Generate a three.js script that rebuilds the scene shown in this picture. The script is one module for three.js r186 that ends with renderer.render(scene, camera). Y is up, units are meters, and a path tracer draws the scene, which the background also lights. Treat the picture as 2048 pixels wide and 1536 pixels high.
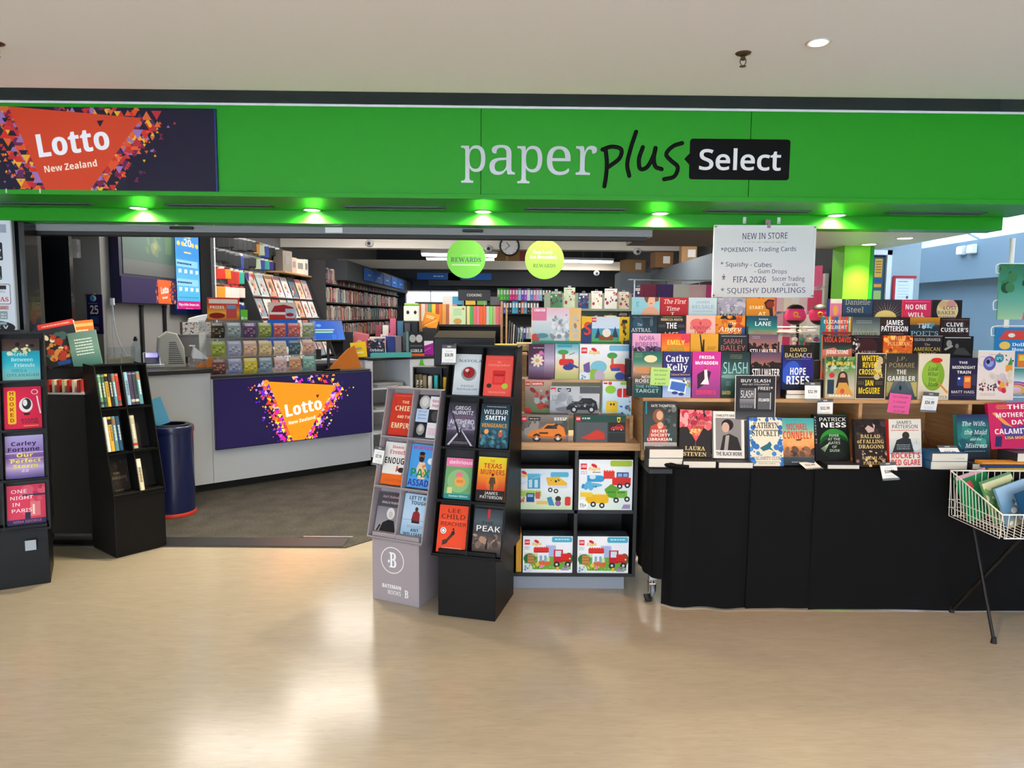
import * as THREE from 'three';
import { RoundedBoxGeometry } from 'three/addons/geometries/RoundedBoxGeometry.js';
import { mergeGeometries } from 'three/addons/utils/BufferGeometryUtils.js';
import { TextGeometry } from 'three/addons/geometries/TextGeometry.js';
import { FontLoader } from 'three/addons/loaders/FontLoader.js';
import { RectAreaLightUniformsLib } from 'three/addons/lights/RectAreaLightUniformsLib.js';

// ---------- camera, sky, large lights, exposure ----------
const scene = new THREE.Scene();
const camera = new THREE.PerspectiveCamera(56.84, 4 / 3, 0.05, 120);
camera.position.set(0, 1.5, 0);
camera.rotation.order = 'YXZ';
camera.rotation.set(-0.09687, -0.0085, 0.00908);
const renderer = new THREE.WebGLRenderer({ antialias: true });
renderer.toneMapping = THREE.LinearToneMapping;
renderer.toneMappingExposure = 1.3;
renderer.shadowMap.enabled = true;
RectAreaLightUniformsLib.init();
scene.background = new THREE.Color(0.76, 0.87, 1.0);
scene.backgroundIntensity = 8;
const V = (x, y, z) => new THREE.Vector3(x, y, z);

// ---------- helpers ----------
let seed = 7;
const rnd = () => { seed = (seed * 1664525 + 1013904223) % 4294967296; return seed / 4294967296; };
const rr = (a, b) => a + (b - a) * rnd();
const pick = (a) => a[Math.floor(rnd() * a.length)];
const std = (color, roughness = 0.6, o = {}) => new THREE.MeshStandardMaterial({ color, roughness, ...o });
const phy = (color, roughness, o) => new THREE.MeshPhysicalMaterial({ color, roughness, ...o });
const bx = (w, h, d, x = 0, y = 0, z = 0) => new THREE.BoxGeometry(w, h, d).translate(x, y, z);
const b2 = (x0, x1, y0, y1, z0, z1) => bx(x1 - x0, y1 - y0, z1 - z0, (x0 + x1) / 2, (y0 + y1) / 2, (z0 + z1) / 2);
const rb = (w, h, d, x = 0, y = 0, z = 0, r = 0.006) => new RoundedBoxGeometry(w, h, d, 2, Math.min(r, w / 2.1, h / 2.1, d / 2.1)).translate(x, y, z);
const cyl = (r0, r1, h, x = 0, y = 0, z = 0, n = 20) => new THREE.CylinderGeometry(r0, r1, h, n).translate(x, y, z);
const rod = (a, b, r = 0.003, n = 8) => { const d = V(...b).sub(V(...a)), L = d.length(); return new THREE.CylinderGeometry(r, r, L, n).applyQuaternion(new THREE.Quaternion().setFromUnitVectors(V(0, 1, 0), d.normalize())).translate((a[0] + b[0]) / 2, (a[1] + b[1]) / 2, (a[2] + b[2]) / 2); };
const tube = (pts, r = 0.004, n = 24, m = 8) => new THREE.TubeGeometry(new THREE.CatmullRomCurve3(pts.map((p) => V(...p))), n, r, m);
const lathe = (pts, n = 24) => new THREE.LatheGeometry(pts.map((p) => new THREE.Vector2(p[0], p[1])), n);
const ext = (pts, depth, bevel = 0) => { const s = new THREE.Shape(pts.map((p) => new THREE.Vector2(p[0], p[1]))); return new THREE.ExtrudeGeometry(s, { depth, bevelEnabled: bevel > 0, bevelSize: bevel, bevelThickness: bevel, bevelSegments: 2, steps: 1, curveSegments: 8 }); };
const plain = (g) => { let q = g.index ? g.toNonIndexed() : g; for (const k of Object.keys(q.attributes)) if (!['position', 'normal', 'uv'].includes(k)) q.deleteAttribute(k); return q; };
const mg = (...a) => mergeGeometries(a.flat().map(plain));
const taken = {};
const numbered = (n) => { const k = (taken[n] = (taken[n] ?? -1) + 1); return k ? n + '_' + String(k).padStart(3, '0') : n; };
function tag(o, label, category, group) { o.userData = { label, category }; if (group) o.userData.group = group; return o; }
function thing(name, label, category, p = [0, 0, 0], turn = 0, group) { const o = new THREE.Group(); o.name = numbered(name); scene.add(o); o.position.set(...p); o.rotation.y = turn; return tag(o, label, category, group); }
function part(name, geo, mat, parent, label) { const m = new THREE.Mesh(geo, mat); m.name = name; parent.add(m); if (label) m.userData.label = label; return m; }
function solo(name, geo, mat, label, category, p = [0, 0, 0], turn = 0, group) { const m = new THREE.Mesh(geo, mat); m.name = numbered(name); scene.add(m); m.position.set(...p); m.rotation.y = turn; return tag(m, label, category, group); }
function struct(name, geo, mat, label) { const m = new THREE.Mesh(geo, mat); m.name = numbered(name); scene.add(m); m.userData = { kind: 'structure', label: label ?? name.replace(/_/g, ' ') + ' of the shop and hall', category: name.split('_')[0] }; return m; }
const metres = (g, s = 1) => { const p = g.attributes.position, n = g.attributes.normal, u = g.attributes.uv; for (let i = 0; i < p.count; i++) { const ax = Math.abs(n.getX(i)), ay = Math.abs(n.getY(i)), az = Math.abs(n.getZ(i)); if (ay >= ax && ay >= az) u.setXY(i, p.getX(i) * s, p.getZ(i) * s); else if (ax >= az) u.setXY(i, p.getZ(i) * s, p.getY(i) * s); else u.setXY(i, p.getX(i) * s, p.getY(i) * s); } return g; };

// ---------- computed textures ----------
function canvas(w, h) { const c = document.createElement('canvas'); c.width = w; c.height = h; return c; }
function canvasMap(c, srgb = true) { const t = new THREE.CanvasTexture(c); if (srgb) t.colorSpace = THREE.SRGBColorSpace; t.magFilter = THREE.LinearFilter; t.anisotropy = 8; return t; }
function dataMap(n, f, srgb = true) { const a = new Uint8Array(n * n * 4); for (let y = 0; y < n; y++) for (let x = 0; x < n; x++) { const c = f(x, y), i = (y * n + x) * 4; a[i] = c[0]; a[i + 1] = c[1]; a[i + 2] = c[2]; a[i + 3] = 255; } const t = new THREE.DataTexture(a, n, n); if (srgb) t.colorSpace = THREE.SRGBColorSpace; t.magFilter = THREE.LinearFilter; t.wrapS = t.wrapT = THREE.RepeatWrapping; t.needsUpdate = true; return t; }
const hash = (x, y, s = 0) => { let h = Math.imul(x | 0, 374761393) + Math.imul(y | 0, 668265263) + Math.imul(s | 0, 2147483647 ^ 0x5bd1e995); h = Math.imul(h ^ (h >>> 13), 1274126177); return ((h ^ (h >>> 16)) >>> 0) / 4294967296; };
const vnoise = (x, y, px, py, s) => { const ix = Math.floor(x), iy = Math.floor(y), fx = x - ix, fy = y - iy, u = fx * fx * (3 - 2 * fx), v = fy * fy * (3 - 2 * fy), m = (a, b) => hash(((a % px) + px) % px, ((b % py) + py) % py, s); return (m(ix, iy) * (1 - u) + m(ix + 1, iy) * u) * (1 - v) + (m(ix, iy + 1) * (1 - u) + m(ix + 1, iy + 1) * u) * v; };
const mix = (a, b, t) => a.map((v, i) => v + (b[i] - v) * t);
// marbled sheet vinyl: long streaks along x, fine flecks
const floorMap = dataMap(1024, (x, y) => {
  const s = vnoise(x / 32, y / 4, 32, 256, 1) * 0.6 + vnoise(x / 64, y / 16, 16, 64, 2) * 0.4;
  const fleck = hash(x >> 4, y >> 1, 5) > 0.996 ? -14 : 0, c = mix([170, 157, 139], [181, 168, 150], s);
  return c.map((v) => Math.max(0, v + fleck));
});
const carpetMap = dataMap(512, (x, y) => { const v = 46 + vnoise(x / 4, y / 4, 128, 128, 11) * 26 + (hash(x, y, 12) - 0.5) * 26 + vnoise(x / 64, y / 64, 8, 8, 13) * 16; return [v * 1.02, v * 0.97, v * 0.9]; });
const woodMap = dataMap(512, (x, y) => { const w = vnoise(x / 128, y / 4, 4, 128, 21) * 0.6 + vnoise(x / 32, y / 2, 16, 256, 22) * 0.4; return mix([176, 132, 84], [208, 164, 112], w); });
const clothBump = dataMap(256, (x, y) => { const v = 128 + ((x + y) % 4 < 2 ? 18 : -18) + (hash(x, y, 31) - 0.5) * 40; return [v, v, v]; }, false);
const speckle = dataMap(256, (x, y) => { const v = 128 + (hash(x, y, 41) - 0.5) * 90; return [v, v, v]; }, false);
floorMap.repeat.set(0.7, 0.7); carpetMap.repeat.set(1.4, 1.4); clothBump.repeat.set(60, 60);

const M = {
  floor: std('#ffffff', 0.19, { map: floorMap }),
  carpet: std('#ffffff', 0.95, { map: carpetMap, bumpMap: carpetMap, bumpScale: 0.004 }),
  ceiling: std('#faf8f8', 0.9),
  green: phy('#22981a', 0.45, { specularIntensity: 0.5, clearcoat: 0.12, clearcoatRoughness: 0.12 }),
  white: std('#e4e6ea', 0.5), offwhite: std('#d6d3cc', 0.6), grey: std('#92928f', 0.65), midgrey: std('#8d8f92', 0.6), dark: std('#232325', 0.6), black: std('#0d0d0f', 0.5),
  card: phy('#08090b', 0.45, { specularIntensity: 0.55 }), cardgrey: std('#a2979a', 0.55),
  wood: std('#ffffff', 0.45, { map: woodMap }), steel: std('#b9bcc0', 0.3, { metalness: 0.9 }), chrome: std('#d5d7da', 0.12, { metalness: 1 }),
  wire: std('#eeeae2', 0.35), pages: std('#e9e0cf', 0.8), paper: std('#efefee', 0.7), slate: std('#3a3f45', 0.8), bluewall: std('#98a8ad', 0.75),
  laminate: std('#c9cbd0', 0.45), navy: phy('#101a4a', 0.35, { clearcoat: 0.4 }), orange: std('#e06a1c', 0.5), purple: std('#1b1440', 0.4),
  cloth: phy('#08080a', 0.8, { specularIntensity: 0.4, bumpMap: clothBump, bumpScale: 0.0006 }), rubber: std('#1c1c1d', 0.7), glass: phy('#ffffff', 0.03, { transmission: 1, thickness: 0, ior: 1.45 }),
  acrylic: phy('#f4f8fa', 0.05, { transmission: 0.92, thickness: 0, ior: 1.45 }), brass: std('#6b5a44', 0.35, { metalness: 0.8 }), teal: std('#43857f', 0.6),
};
const glow = (color, k) => new THREE.MeshStandardMaterial({ color: '#ffffff', emissive: color, emissiveIntensity: k, roughness: 0.6 });

// ---------- printed matter: one drawing kit, packed into atlas pages ----------
const PAGE = 2048, pages = [];
function newPage() { const c = canvas(PAGE, PAGE), g = c.getContext('2d'); g.fillStyle = '#888'; g.fillRect(0, 0, PAGE, PAGE); const t = canvasMap(c); const p = { c, g, t, x: 0, y: 0, row: 0, mat: phy('#ffffff', 0.5, { map: t, specularIntensity: 0.45 }), matte: std('#ffffff', 0.75, { map: t }) }; pages.push(p); return p; }
const FONT = ['bold ', '', 'bold ', '', ''], FAM = ['sans-serif', 'sans-serif', 'serif', 'serif', 'serif'];
class Draw {
  constructor(g, x, y, w, h) { this.g = g; this.x = x; this.y = y; this.k = w / 100; this.w = w; this.h = h; this.H = (100 * h) / w; }
  o(f) { const g = this.g; g.save(); g.beginPath(); g.rect(this.x, this.y, this.w, this.h); g.clip(); g.translate(this.x, this.y); g.scale(this.k, this.k); f(g); g.restore(); return this; }
  B(c) { return this.R(0, 0, 100, this.H, c); }
  G(...c) { return this.V(0, 0, 100, this.H, ...c); }
  V(x, y, w, h, ...c) { return this.o((g) => { const q = g.createLinearGradient(0, y, 0, y + h); c.forEach((k, i) => q.addColorStop(i / (c.length - 1), k)); g.fillStyle = q; g.fillRect(x, y, w, h); }); }
  R(x, y, w, h, c) { return this.o((g) => { g.fillStyle = c; g.fillRect(x, y, w, h); }); }
  RR(x, y, w, h, r, c) { return this.o((g) => { g.fillStyle = c; g.beginPath(); g.roundRect(x, y, w, h, r); g.fill(); }); }
  E(x, y, a, b, c, t = 0) { return this.o((g) => { g.fillStyle = c; g.beginPath(); g.ellipse(x, y, a, b, t, 0, 7); g.fill(); }); }
  O(x, y, r, lw, c) { return this.o((g) => { g.strokeStyle = c; g.lineWidth = lw; g.beginPath(); g.arc(x, y, r, 0, 7); g.stroke(); }); }
  P(c, ...q) { return this.o((g) => { g.fillStyle = c; g.beginPath(); for (let i = 0; i < q.length; i += 2) g.lineTo(q[i], q[i + 1]); g.fill(); }); }
  L(c, lw, ...q) { return this.o((g) => { g.strokeStyle = c; g.lineWidth = lw; g.lineCap = 'round'; g.beginPath(); for (let i = 0; i < q.length; i += 2) g.lineTo(q[i], q[i + 1]); g.stroke(); }); }
  // text fitted to width w and letter height h, centred on x with its baseline at y
  X(s, x, y, w, h, c, f = 0, turn = 0) { return this.o((g) => { g.translate(x, y); g.rotate(turn); g.font = FONT[f] + '40px ' + FAM[f]; const m = g.measureText(s).width || 1; g.transform(1, 0, f === 4 ? -0.25 : 0, 1, 0, 0); g.scale(w / m, h / 29); g.textAlign = 'center'; g.fillStyle = c; g.fillText(s, 0, 0); }); }
  // rows of fine print
  Q(x, y, w, n, step, c, lw = 1) { return this.o((g) => { g.fillStyle = c; for (let i = 0; i < n; i++) for (let a = 0; a < w; ) { const l = 2 + hash(i + y * 7, a + x, 77) * 6; g.fillRect(x + a, y + i * step, Math.min(l, w - a), lw); a += l + 1.4; } }); }
  N(n, x, y, w, h, r, ...c) { return this.o((g) => { for (let i = 0; i < n; i++) { g.fillStyle = c[Math.floor(hash(i, x * 3 + y, 50) * c.length)]; g.beginPath(); const q = r * (0.4 + hash(i, y, 51)); g.ellipse(x + hash(i, x + n, 52) * w, y + hash(i, y + n, 53) * h, q, q * (0.5 + hash(i, 3, 54) * 0.5), hash(i, 4, 55) * 3, 0, 7); g.fill(); } }); }
}
function cell(w, h, f) {
  let p = pages[pages.length - 1] ?? newPage();
  if (p.x + w + 4 > PAGE) { p.x = 0; p.y += p.row + 4; p.row = 0; }
  if (p.y + h + 4 > PAGE) p = newPage();
  f(new Draw(p.g, p.x, p.y, w, h));
  const e = 1.5, r = { page: p, u0: (p.x + e) / PAGE, u1: (p.x + w - e) / PAGE, v0: 1 - (p.y + h - e) / PAGE, v1: 1 - (p.y + e) / PAGE, w, h };
  p.x += w + 4; p.row = Math.max(p.row, h); return r;
}
// maps a geometry's faces that point along +z onto a cell; the other faces take the colour at one spot of it (fx, fy)
function onCell(geo, c, fx = 0.02, fy = 0.5, axis = 'z') {
  geo.computeBoundingBox(); const b = geo.boundingBox, p = geo.attributes.position, n = geo.attributes.normal, u = geo.attributes.uv;
  for (let i = 0; i < p.count; i++) {
    const front = axis === 'z' ? n.getZ(i) > 0.5 : axis === 'x' ? n.getX(i) > 0.5 : n.getY(i) > 0.5;
    const s = axis === 'x' ? 1 - (p.getZ(i) - b.min.z) / (b.max.z - b.min.z) : (p.getX(i) - b.min.x) / (b.max.x - b.min.x), t = axis === 'y' ? 1 - (p.getZ(i) - b.min.z) / (b.max.z - b.min.z) : (p.getY(i) - b.min.y) / (b.max.y - b.min.y);
    const a = front ? s : fx, q = front ? t : fy; u.setXY(i, c.u0 + (c.u1 - c.u0) * a, c.v0 + (c.v1 - c.v0) * q);
  }
  return geo;
}

// ---------- the hall and the shop shell ----------
struct('floor', metres(b2(-7, 7, -0.12, 0, -18.4, 6.2)), M.floor, 'beige marbled vinyl floor of the hall');
{
  const s = new THREE.Shape([[-3.3, 4.44], [-1.02, 4.44], [-0.72, 4.8], [2.6, 4.8], [2.6, 18.1], [-3.3, 18.1]].map((p) => new THREE.Vector2(...p)));
  const g = new THREE.ExtrudeGeometry(s, { depth: 0.005, bevelEnabled: false }).rotateX(-Math.PI / 2);
  struct('floor_carpet', metres(g), M.carpet, 'dark brown grey carpet inside the shop');
  struct('trim_1', b2(-3.2, -1.04, 0, 0.009, -4.62, -4.45), std('#1d1b1b', 0.45), 'black threshold strip at the edge of the carpet');
  struct('trim_2', b2(-1.35, -1.02, 0.005, 0.011, -4.655, -4.64), M.steel, 'thin metal strip on the carpet edge');
}
{ // hall ceiling: slab with a rounded front lip; dark slot between it and the sign fascia
  const pr = [[-6.2, 2.62], [3.72, 2.62]]; for (let i = 1; i <= 6; i++) { const a = (i / 6) * Math.PI / 2; pr.push([3.72 + 0.06 * Math.sin(a), 2.68 - 0.06 * Math.cos(a)]); } pr.push([3.78, 3.02], [-6.2, 3.02]);
  struct('ceiling', ext(pr, 10.2).rotateY(Math.PI / 2).translate(-7, 0, 0), M.ceiling, 'flat beige plaster ceiling of the hall');
  struct('ceiling_corridor', b2(3.2, 5.5, 2.62, 3.02, -3.3, 6.2), M.ceiling, 'ceiling over the side passage');
  struct('ceiling_slot', b2(-7, 3.2, 3.02, 3.3, -4.6, -3.3), std('#b4bfca', 0.9), 'dark recess above the green fascia');
}
struct('wall_left', b2(-7.2, -7, 0, 3.3, -4.6, 6.2), M.offwhite, 'plain wall at the end of the hall');
struct('wall_right', mg(b2(5.25, 5.5, 0, 1.94, -10, 6.2), b2(5.1, 5.5, 1.94, 2.36, -10, -3.4), b2(5.25, 5.5, 1.94, 3.02, -3.4, 6.2)), M.bluewall, 'pale blue grey wall of the side passage with a bulkhead');
struct('wall_passage_end', b2(2.8, 5.5, 0, 3.5, -9.5, -9.3), M.bluewall, 'pale blue grey wall closing the side passage');
{ // rear of the hall: shop windows to daylight behind the photographer
  const solid = [b2(-7, 5.5, 2.45, 3.3, 6, 6.2), b2(-7, 5.5, 0, 0.25, 6, 6.2), b2(-7, -6.2, 0.25, 2.45, 6, 6.2), b2(4.7, 5.5, 0.25, 2.45, 6, 6.2)];
  struct('wall_back', mg(solid), M.offwhite, 'wall behind the viewpoint with a band of windows');
  for (let i = 0; i < 4; i++) {
    const x0 = -6.2 + i * 2.725, x1 = x0 + 2.725, g = [b2(x0, x0 + 0.06, 0.25, 2.45, 6.05, 6.13), b2(x1 - 0.06, x1, 0.25, 2.45, 6.05, 6.13), b2(x0, x1, 0.25, 0.31, 6.05, 6.13), b2(x0, x1, 2.39, 2.45, 6.05, 6.13)];
    const w = struct('window_' + (i + 1), mg(g), M.white, 'hall window behind the viewpoint');
    part('pane', b2(x0 + 0.06, x1 - 0.06, 0.31, 2.39, 6.085, 6.09), M.glass, w);
  }
}
{ // sloping roof glazing over the side passage
  struct('wall_skylight', mg(b2(3.1, 3.2, 2.62, 3.5, -9.3, -3.4), b2(3.2, 5.5, 2.62, 3.5, -3.5, -3.3)), std('#dfe6ee', 0.7), 'white upstand under the roof glazing');
  const tinted = phy('#d6e0ea', 0.08, { transmission: 1, thickness: 0, ior: 1.45 });
  const tilt = (g, z) => g.rotateZ(-0.424).translate(4.225, 2.87, z), zs = [-3.5, -4.6, -5.7, -6.8, -7.9, -9.28];
  const sk = struct('window_5', mg(zs.map((z) => tilt(bx(2.4, 0.09, 0.06), z)), [-1.17, -0.2, 0.55, 1.17].map((u) => tilt(bx(0.06, 0.07, 5.8, u, 0, 0), -6.39))), M.white, 'white glazing bars of the sloping roof light');
  zs.forEach((z, k) => { if (k) part('pane', tilt(bx(2.34, 0.006, Math.abs(z - zs[k - 1]) - 0.06, 0, 0.03, 0), (z + zs[k - 1]) / 2), tinted, sk); });
}
// green sign fascia: panels with fine joints, soffit, lower band
{
  const f = struct('wall_fascia', b2(-7, 3.1, 2.14, 2.6, -4.6, -3.935), M.green, 'bright green sign fascia over the shop front');
  const xs = [-7, -4.2, -2.9, -0.145, 1.306, 3.1];
  for (let i = 0; i < 5; i++) part('panel', rb(xs[i + 1] - xs[i] - 0.003, 0.452, 0.014, (xs[i] + xs[i + 1]) / 2, 2.374, -3.927, 0.002), M.green, f);
  part('lip', b2(-7, 3.1, 2.122, 2.146, -3.95, -3.905), M.green, f);
  part('cap', b2(-7, 3.1, 2.6, 2.612, -4.3, -3.92), M.white, f);
  struct('wall_soffit', mg(b2(-7, 3.1, 2.128, 2.14, -4.45, -3.935)), M.green, 'green soffit under the fascia with slots and lamps');
  struct('wall_header', b2(-7, 3.07, 2.05, 2.14, -4.6, -4.45), M.green, 'green band below the soffit');
  struct('wall_upper', b2(-7, 3.1, 2.14, 3.3, -4.75, -4.6), std('#b4bfca', 0.9), 'grey wall above the shop opening');
  struct('ceiling_return', b2(1.95, 3.0, 2.052, 2.12, -5.75, -4.6), std('#d8d6cf', 0.5), 'white soffit behind the green band');
  struct('ceiling_gap', b2(0.95, 1.95, 2.06, 2.12, -5.75, -4.6), std('#5c5550', 0.8), 'brown grey board above the end of the grille track');
  const slots = [[-3.0, -2.45], [-2.0, -1.39], [-0.96, -0.37], [0.105, 0.7], [1.17, 1.79], [2.255, 2.83]];
  slots.forEach(([a, b], i) => { const t = thing('linear_diffuser', 'black slot air diffuser in the green soffit, number ' + ['one', 'two', 'three', 'four', 'five', 'six'][i] + ' counted from the orange sign', 'diffuser', [(a + b) / 2, 2.128, -4.28], 0, 'slot diffusers in the soffit'); part('frame', mg(bx(b - a, 0.006, 0.008, 0, -0.003, 0.035), bx(b - a, 0.006, 0.008, 0, -0.003, -0.035), bx(0.008, 0.006, 0.078, (a - b) / 2, -0.003, 0), bx(0.008, 0.006, 0.078, (b - a) / 2, -0.003, 0)), std('#4b5560', 0.4), t); part('blade', bx(b - a - 0.02, 0.004, 0.06, 0, -0.002, 0), M.black, t); });
}
// shop shell
struct('wall_shop_left', mg(b2(-3.5, -3.3, 0, 3.3, -18.2, -5.85), b2(-4.2, -3.5, 0, 3.3, -6.05, -5.85)), M.grey, 'mid grey wall of the shop behind the counter');
struct('wall_front', mg(b2(-7, -3.06, 0, 2.14, -4.75, -4.5), b2(-4.4, -4.2, 0, 3.3, -6.05, -4.6)), M.dark, 'dark wall beside the shop entrance');
struct('wall_shop_back', b2(-3.5, 2.85, 0, 3.3, -18.4, -18.2), M.slate, 'dark wall at the far end of the shop');
struct('wall_shop_right', b2(2.65, 2.85, 0, 3.3, -18.2, -5.72), M.slate, 'dark side wall of the shop beyond the green column');
struct('ceiling_shop', b2(-4.4, 3.1, 3.2, 3.4, -18.4, -4.6), std('#6a7078', 0.8), 'dark ceiling inside the shop');
struct('beam_roof', b2(-3.3, 2.65, 2.455, 2.62, -10.75, -10.5), std('#f2eee6', 0.7), 'cream roof beam with the clock');
struct('beam_roof', b2(-3.3, 2.65, 2.385, 2.55, -14.25, -14), std('#e8e2d6', 0.7), 'cream roof beam farther back in the shop');
struct('beam_bulkhead', mg(b2(2.2, 2.65, 1.89, 2.18, -10.9, -7.0), b2(1.72, 2.65, 1.84, 2.16, -11.4, -10.9)), std('#6d7a84', 0.7), 'blue grey duct box along the shop ceiling');
struct('beam_bulkhead', b2(-3.3, -2.4, 2.0, 2.3, -18.2, -10.8), std('#3b4045', 0.75), 'dark pelmet over the book wall');
struct('beam_pelmet', b2(-1.9, 2.65, 2.2, 2.55, -18.2, -17.4), std('#33383d', 0.75), 'dark pelmet over the far shelves');
struct('door_1', mg(b2(-3.06, -3.0, 0, 2.05, -4.62, -4.5), b2(-4.1, -3.02, 0.02, 2.04, -5.02, -4.98)), phy('#0c1116', 0.18, { clearcoat: 0.6 }), 'black glossy sliding door folded beside the entrance');
{
  const c = struct('column_green', mg(rb(0.2, 2.06, 0.2, 2.69, 1.03, -5.6, 0.004)), std('#6ccf12', 0.5), 'lime green column at the corner of the shop');
  part('edge', b2(2.79, 2.83, 0, 2.055, -5.7, -5.52), M.green, c);
  struct('wall_side', b2(2.85, 3.5, 0, 2.9, -6.15, -6.05), M.bluewall, 'short pale wall beside the green column');
  const d = struct('door_2', mg(b2(3.03, 3.07, 0.05, 2.07, -6.05, -6.0), b2(3.19, 3.23, 0.05, 2.07, -6.05, -6.0), b2(3.03, 3.23, 2.03, 2.07, -6.05, -6.0), b2(3.03, 3.23, 0, 0.05, -6.05, -6.0)), M.white, 'narrow white framed glazed panel');
  part('pane', b2(3.07, 3.19, 0.05, 2.03, -6.035, -6.03), std('#2b4654', 0.2), d);
}
// roller grille housing under the band
{
  const t = thing('grille_track', 'weathered grey roller grille track under the green band', 'shutter', [0, 0, 0]);
  part('channel', mg(b2(-3.06, 0.93, 2.008, 2.05, -4.72, -4.615), b2(-3.06, 0.93, 2.016, 2.021, -4.615, -4.607), b2(-3.06, 0.93, 2.036, 2.041, -4.615, -4.61)), M.midgrey, t);
  part('guide', b2(-3.06, 0.9, 1.985, 2.008, -4.72, -4.63), M.dark, t);
  for (const [x, n] of [[-2.07, 0.15], [-0.22, 0.13]]) { const h = part('handle', rb(n, 0.018, 0.02, x, 2.032, -4.6, 0.006), M.black, t); h.userData.label = 'black pull handle'; }
  part('cover_plate', b2(-1.16, -1.05, 2.012, 2.045, -4.615, -4.603), M.white, t, 'white cover plate');
}

// ---------- lamps ----------
// recessed downlight: trim ring, glowing lens, and a spot of the same size just below the lens
function downlight(x, y, z, warm, power, label, group, r = 0.045, angle = 0.9) {
  const t = thing('downlight', label, 'downlight', [x, y, z], 0, group);
  part('trim_ring', lathe([[r, 0], [r + 0.012, -0.004], [r + 0.016, 0], [r, 0.004]], 32), M.white, t);
  part('lens', cyl(r, r, 0.006, 0, -0.001, 0, 32), glow(warm, 9), t);
  const l = new THREE.SpotLight(warm, power, 0, angle, 1, 2); l.position.set(0, -0.012, 0); l.target.position.set(0, -2, 0); l.castShadow = true; l.shadow.radius = r / 0.02; t.add(l); t.add(l.target); l.name = 'lamp'; l.target.name = 'aim';
}
[[-2.24, -4.408], [-1.189, -4.408], [-0.148, -4.408], [0.933, -4.408], [2.016, -4.408]].forEach(([x, z], i) => downlight(x, 2.126, z, '#fff0c8', 6.5, ['first', 'second', 'third', 'fourth', 'fifth'][i] + ' bright downlight along the green soffit, counted from the orange sign', 'downlights in the green soffit', 0.04, 1.5));
downlight(2.728, 2.05, -4.92, '#fff4e0', 5, 'downlight in the white soffit nearer the fascia', 'downlights in the white soffit');
downlight(2.7, 2.05, -5.35, '#fff4e0', 5, 'downlight in the white soffit close to the lime column', 'downlights in the white soffit');
const hallLamps = [[1.264, -3.009]];
for (const x of [-4.5, -1.6, 1.3, 3.6]) for (const z of [-0.9, 1.4, 3.7]) hallLamps.push([x, z]);
hallLamps.forEach(([x, z], i) => downlight(x, 2.618, z, i ? '#fff0e0' : '#ffc98a', 6, i ? 'warm ceiling downlight of the hall behind the viewpoint' : 'warm round downlight in the beige hall ceiling', i ? 'hall downlights behind the viewpoint' : undefined, i ? 0.05 : 0.034, 1.15));
// fluorescent battens inside the shop
function batten(x, y, z, len, turn, label) {
  const t = thing('fluorescent_batten', label, 'strip light', [x, y, z], turn, 'fluorescent battens in the shop');
  part('body', rb(len, 0.05, 0.14, 0, 0.03, 0, 0.01), M.white, t);
  part('diffuser', rb(len * 0.98, 0.045, 0.12, 0, -0.01, 0, 0.02), glow('#fff6ea', 18), t);
  const l = new THREE.RectAreaLight('#fff8f0', 28, len, 0.14); l.position.set(0, -0.045, 0); l.rotation.x = -Math.PI / 2; l.name = 'lamp'; t.add(l);
  for (const s of [-1, 1]) part('suspension_wire', rod([s * len * 0.35, 0.05, 0], [s * len * 0.35, 3.2 - y, 0], 0.003), M.steel, t);
}
batten(-0.75, 2.44, -11.3, 1.2, 0.1, 'lit strip light between the roof beam and the round green signs');
batten(1.25, 2.52, -13.4, 1.5, 0.1, 'lit strip light in front of the second roof beam');
batten(-1.6, 2.75, -7.4, 1.5, 0, 'strip light above the service counter');
batten(0.6, 2.75, -6.6, 1.5, 0, 'strip light above the middle of the shop entrance');
batten(1.6, 2.75, -8.4, 1.5, 0, 'strip light above the greeting cards');
batten(-1.0, 2.7, -15.5, 1.5, 0, 'strip light before the far shelves');
batten(1.2, 2.7, -16.2, 1.5, 0, 'strip light over the coloured binders');
batten(-2.5, 2.75, -6.5, 1.2, 0, 'strip light above the wall television');
batten(-1.7, 2.75, -9.3, 1.5, 0, 'strip light beside the book wall');
// sprinkler heads
for (const [x, z, l] of [[1.0, -3.14, 'bronze fire sprinkler head beside the warm ceiling lamp'], [-2.16, -3.13, 'bronze fire sprinkler head above the orange sign']]) {
  const t = thing('sprinkler_head', l, 'sprinkler', [x, 2.62, z]);
  part('escutcheon', lathe([[0.012, -0.012], [0.03, -0.004], [0.034, 0], [0.012, 0]], 24), M.brass, t);
  part('frame', mg(cyl(0.008, 0.01, 0.02, 0, -0.018, 0, 12), tube([[0.009, -0.02, 0], [0.013, -0.035, 0], [0.004, -0.052, 0]], 0.0022, 10, 6), tube([[-0.009, -0.02, 0], [-0.013, -0.035, 0], [-0.004, -0.052, 0]], 0.0022, 10, 6)), M.brass, t);
  part('deflector', cyl(0.014, 0.014, 0.002, 0, -0.054, 0, 16), M.brass, t);
}

// ---------- signs on the shop front ----------
const fonts = {};
for (const [k, n] of [['serif', 'serif_regular'], ['sans', 'sans_regular']]) fonts[k] = await new FontLoader().loadAsync('fonts/droid/droid_' + n + '.typeface.json');
function textFit(s, font, x0, x1, y0, y1, z, depth = 0.003, fat = 0) { const g = new TextGeometry(s, { font: fonts[font], size: 1, depth: 1, curveSegments: 5, bevelEnabled: fat > 0, bevelSize: fat, bevelThickness: 0.02, bevelSegments: 1 }); g.computeBoundingBox(); const b = g.boundingBox; return g.translate(-b.min.x, -b.min.y, 0).scale((x1 - x0) / (b.max.x - b.min.x), (y1 - y0) / (b.max.y - b.min.y), depth).translate(x0, y0, z); }
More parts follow.
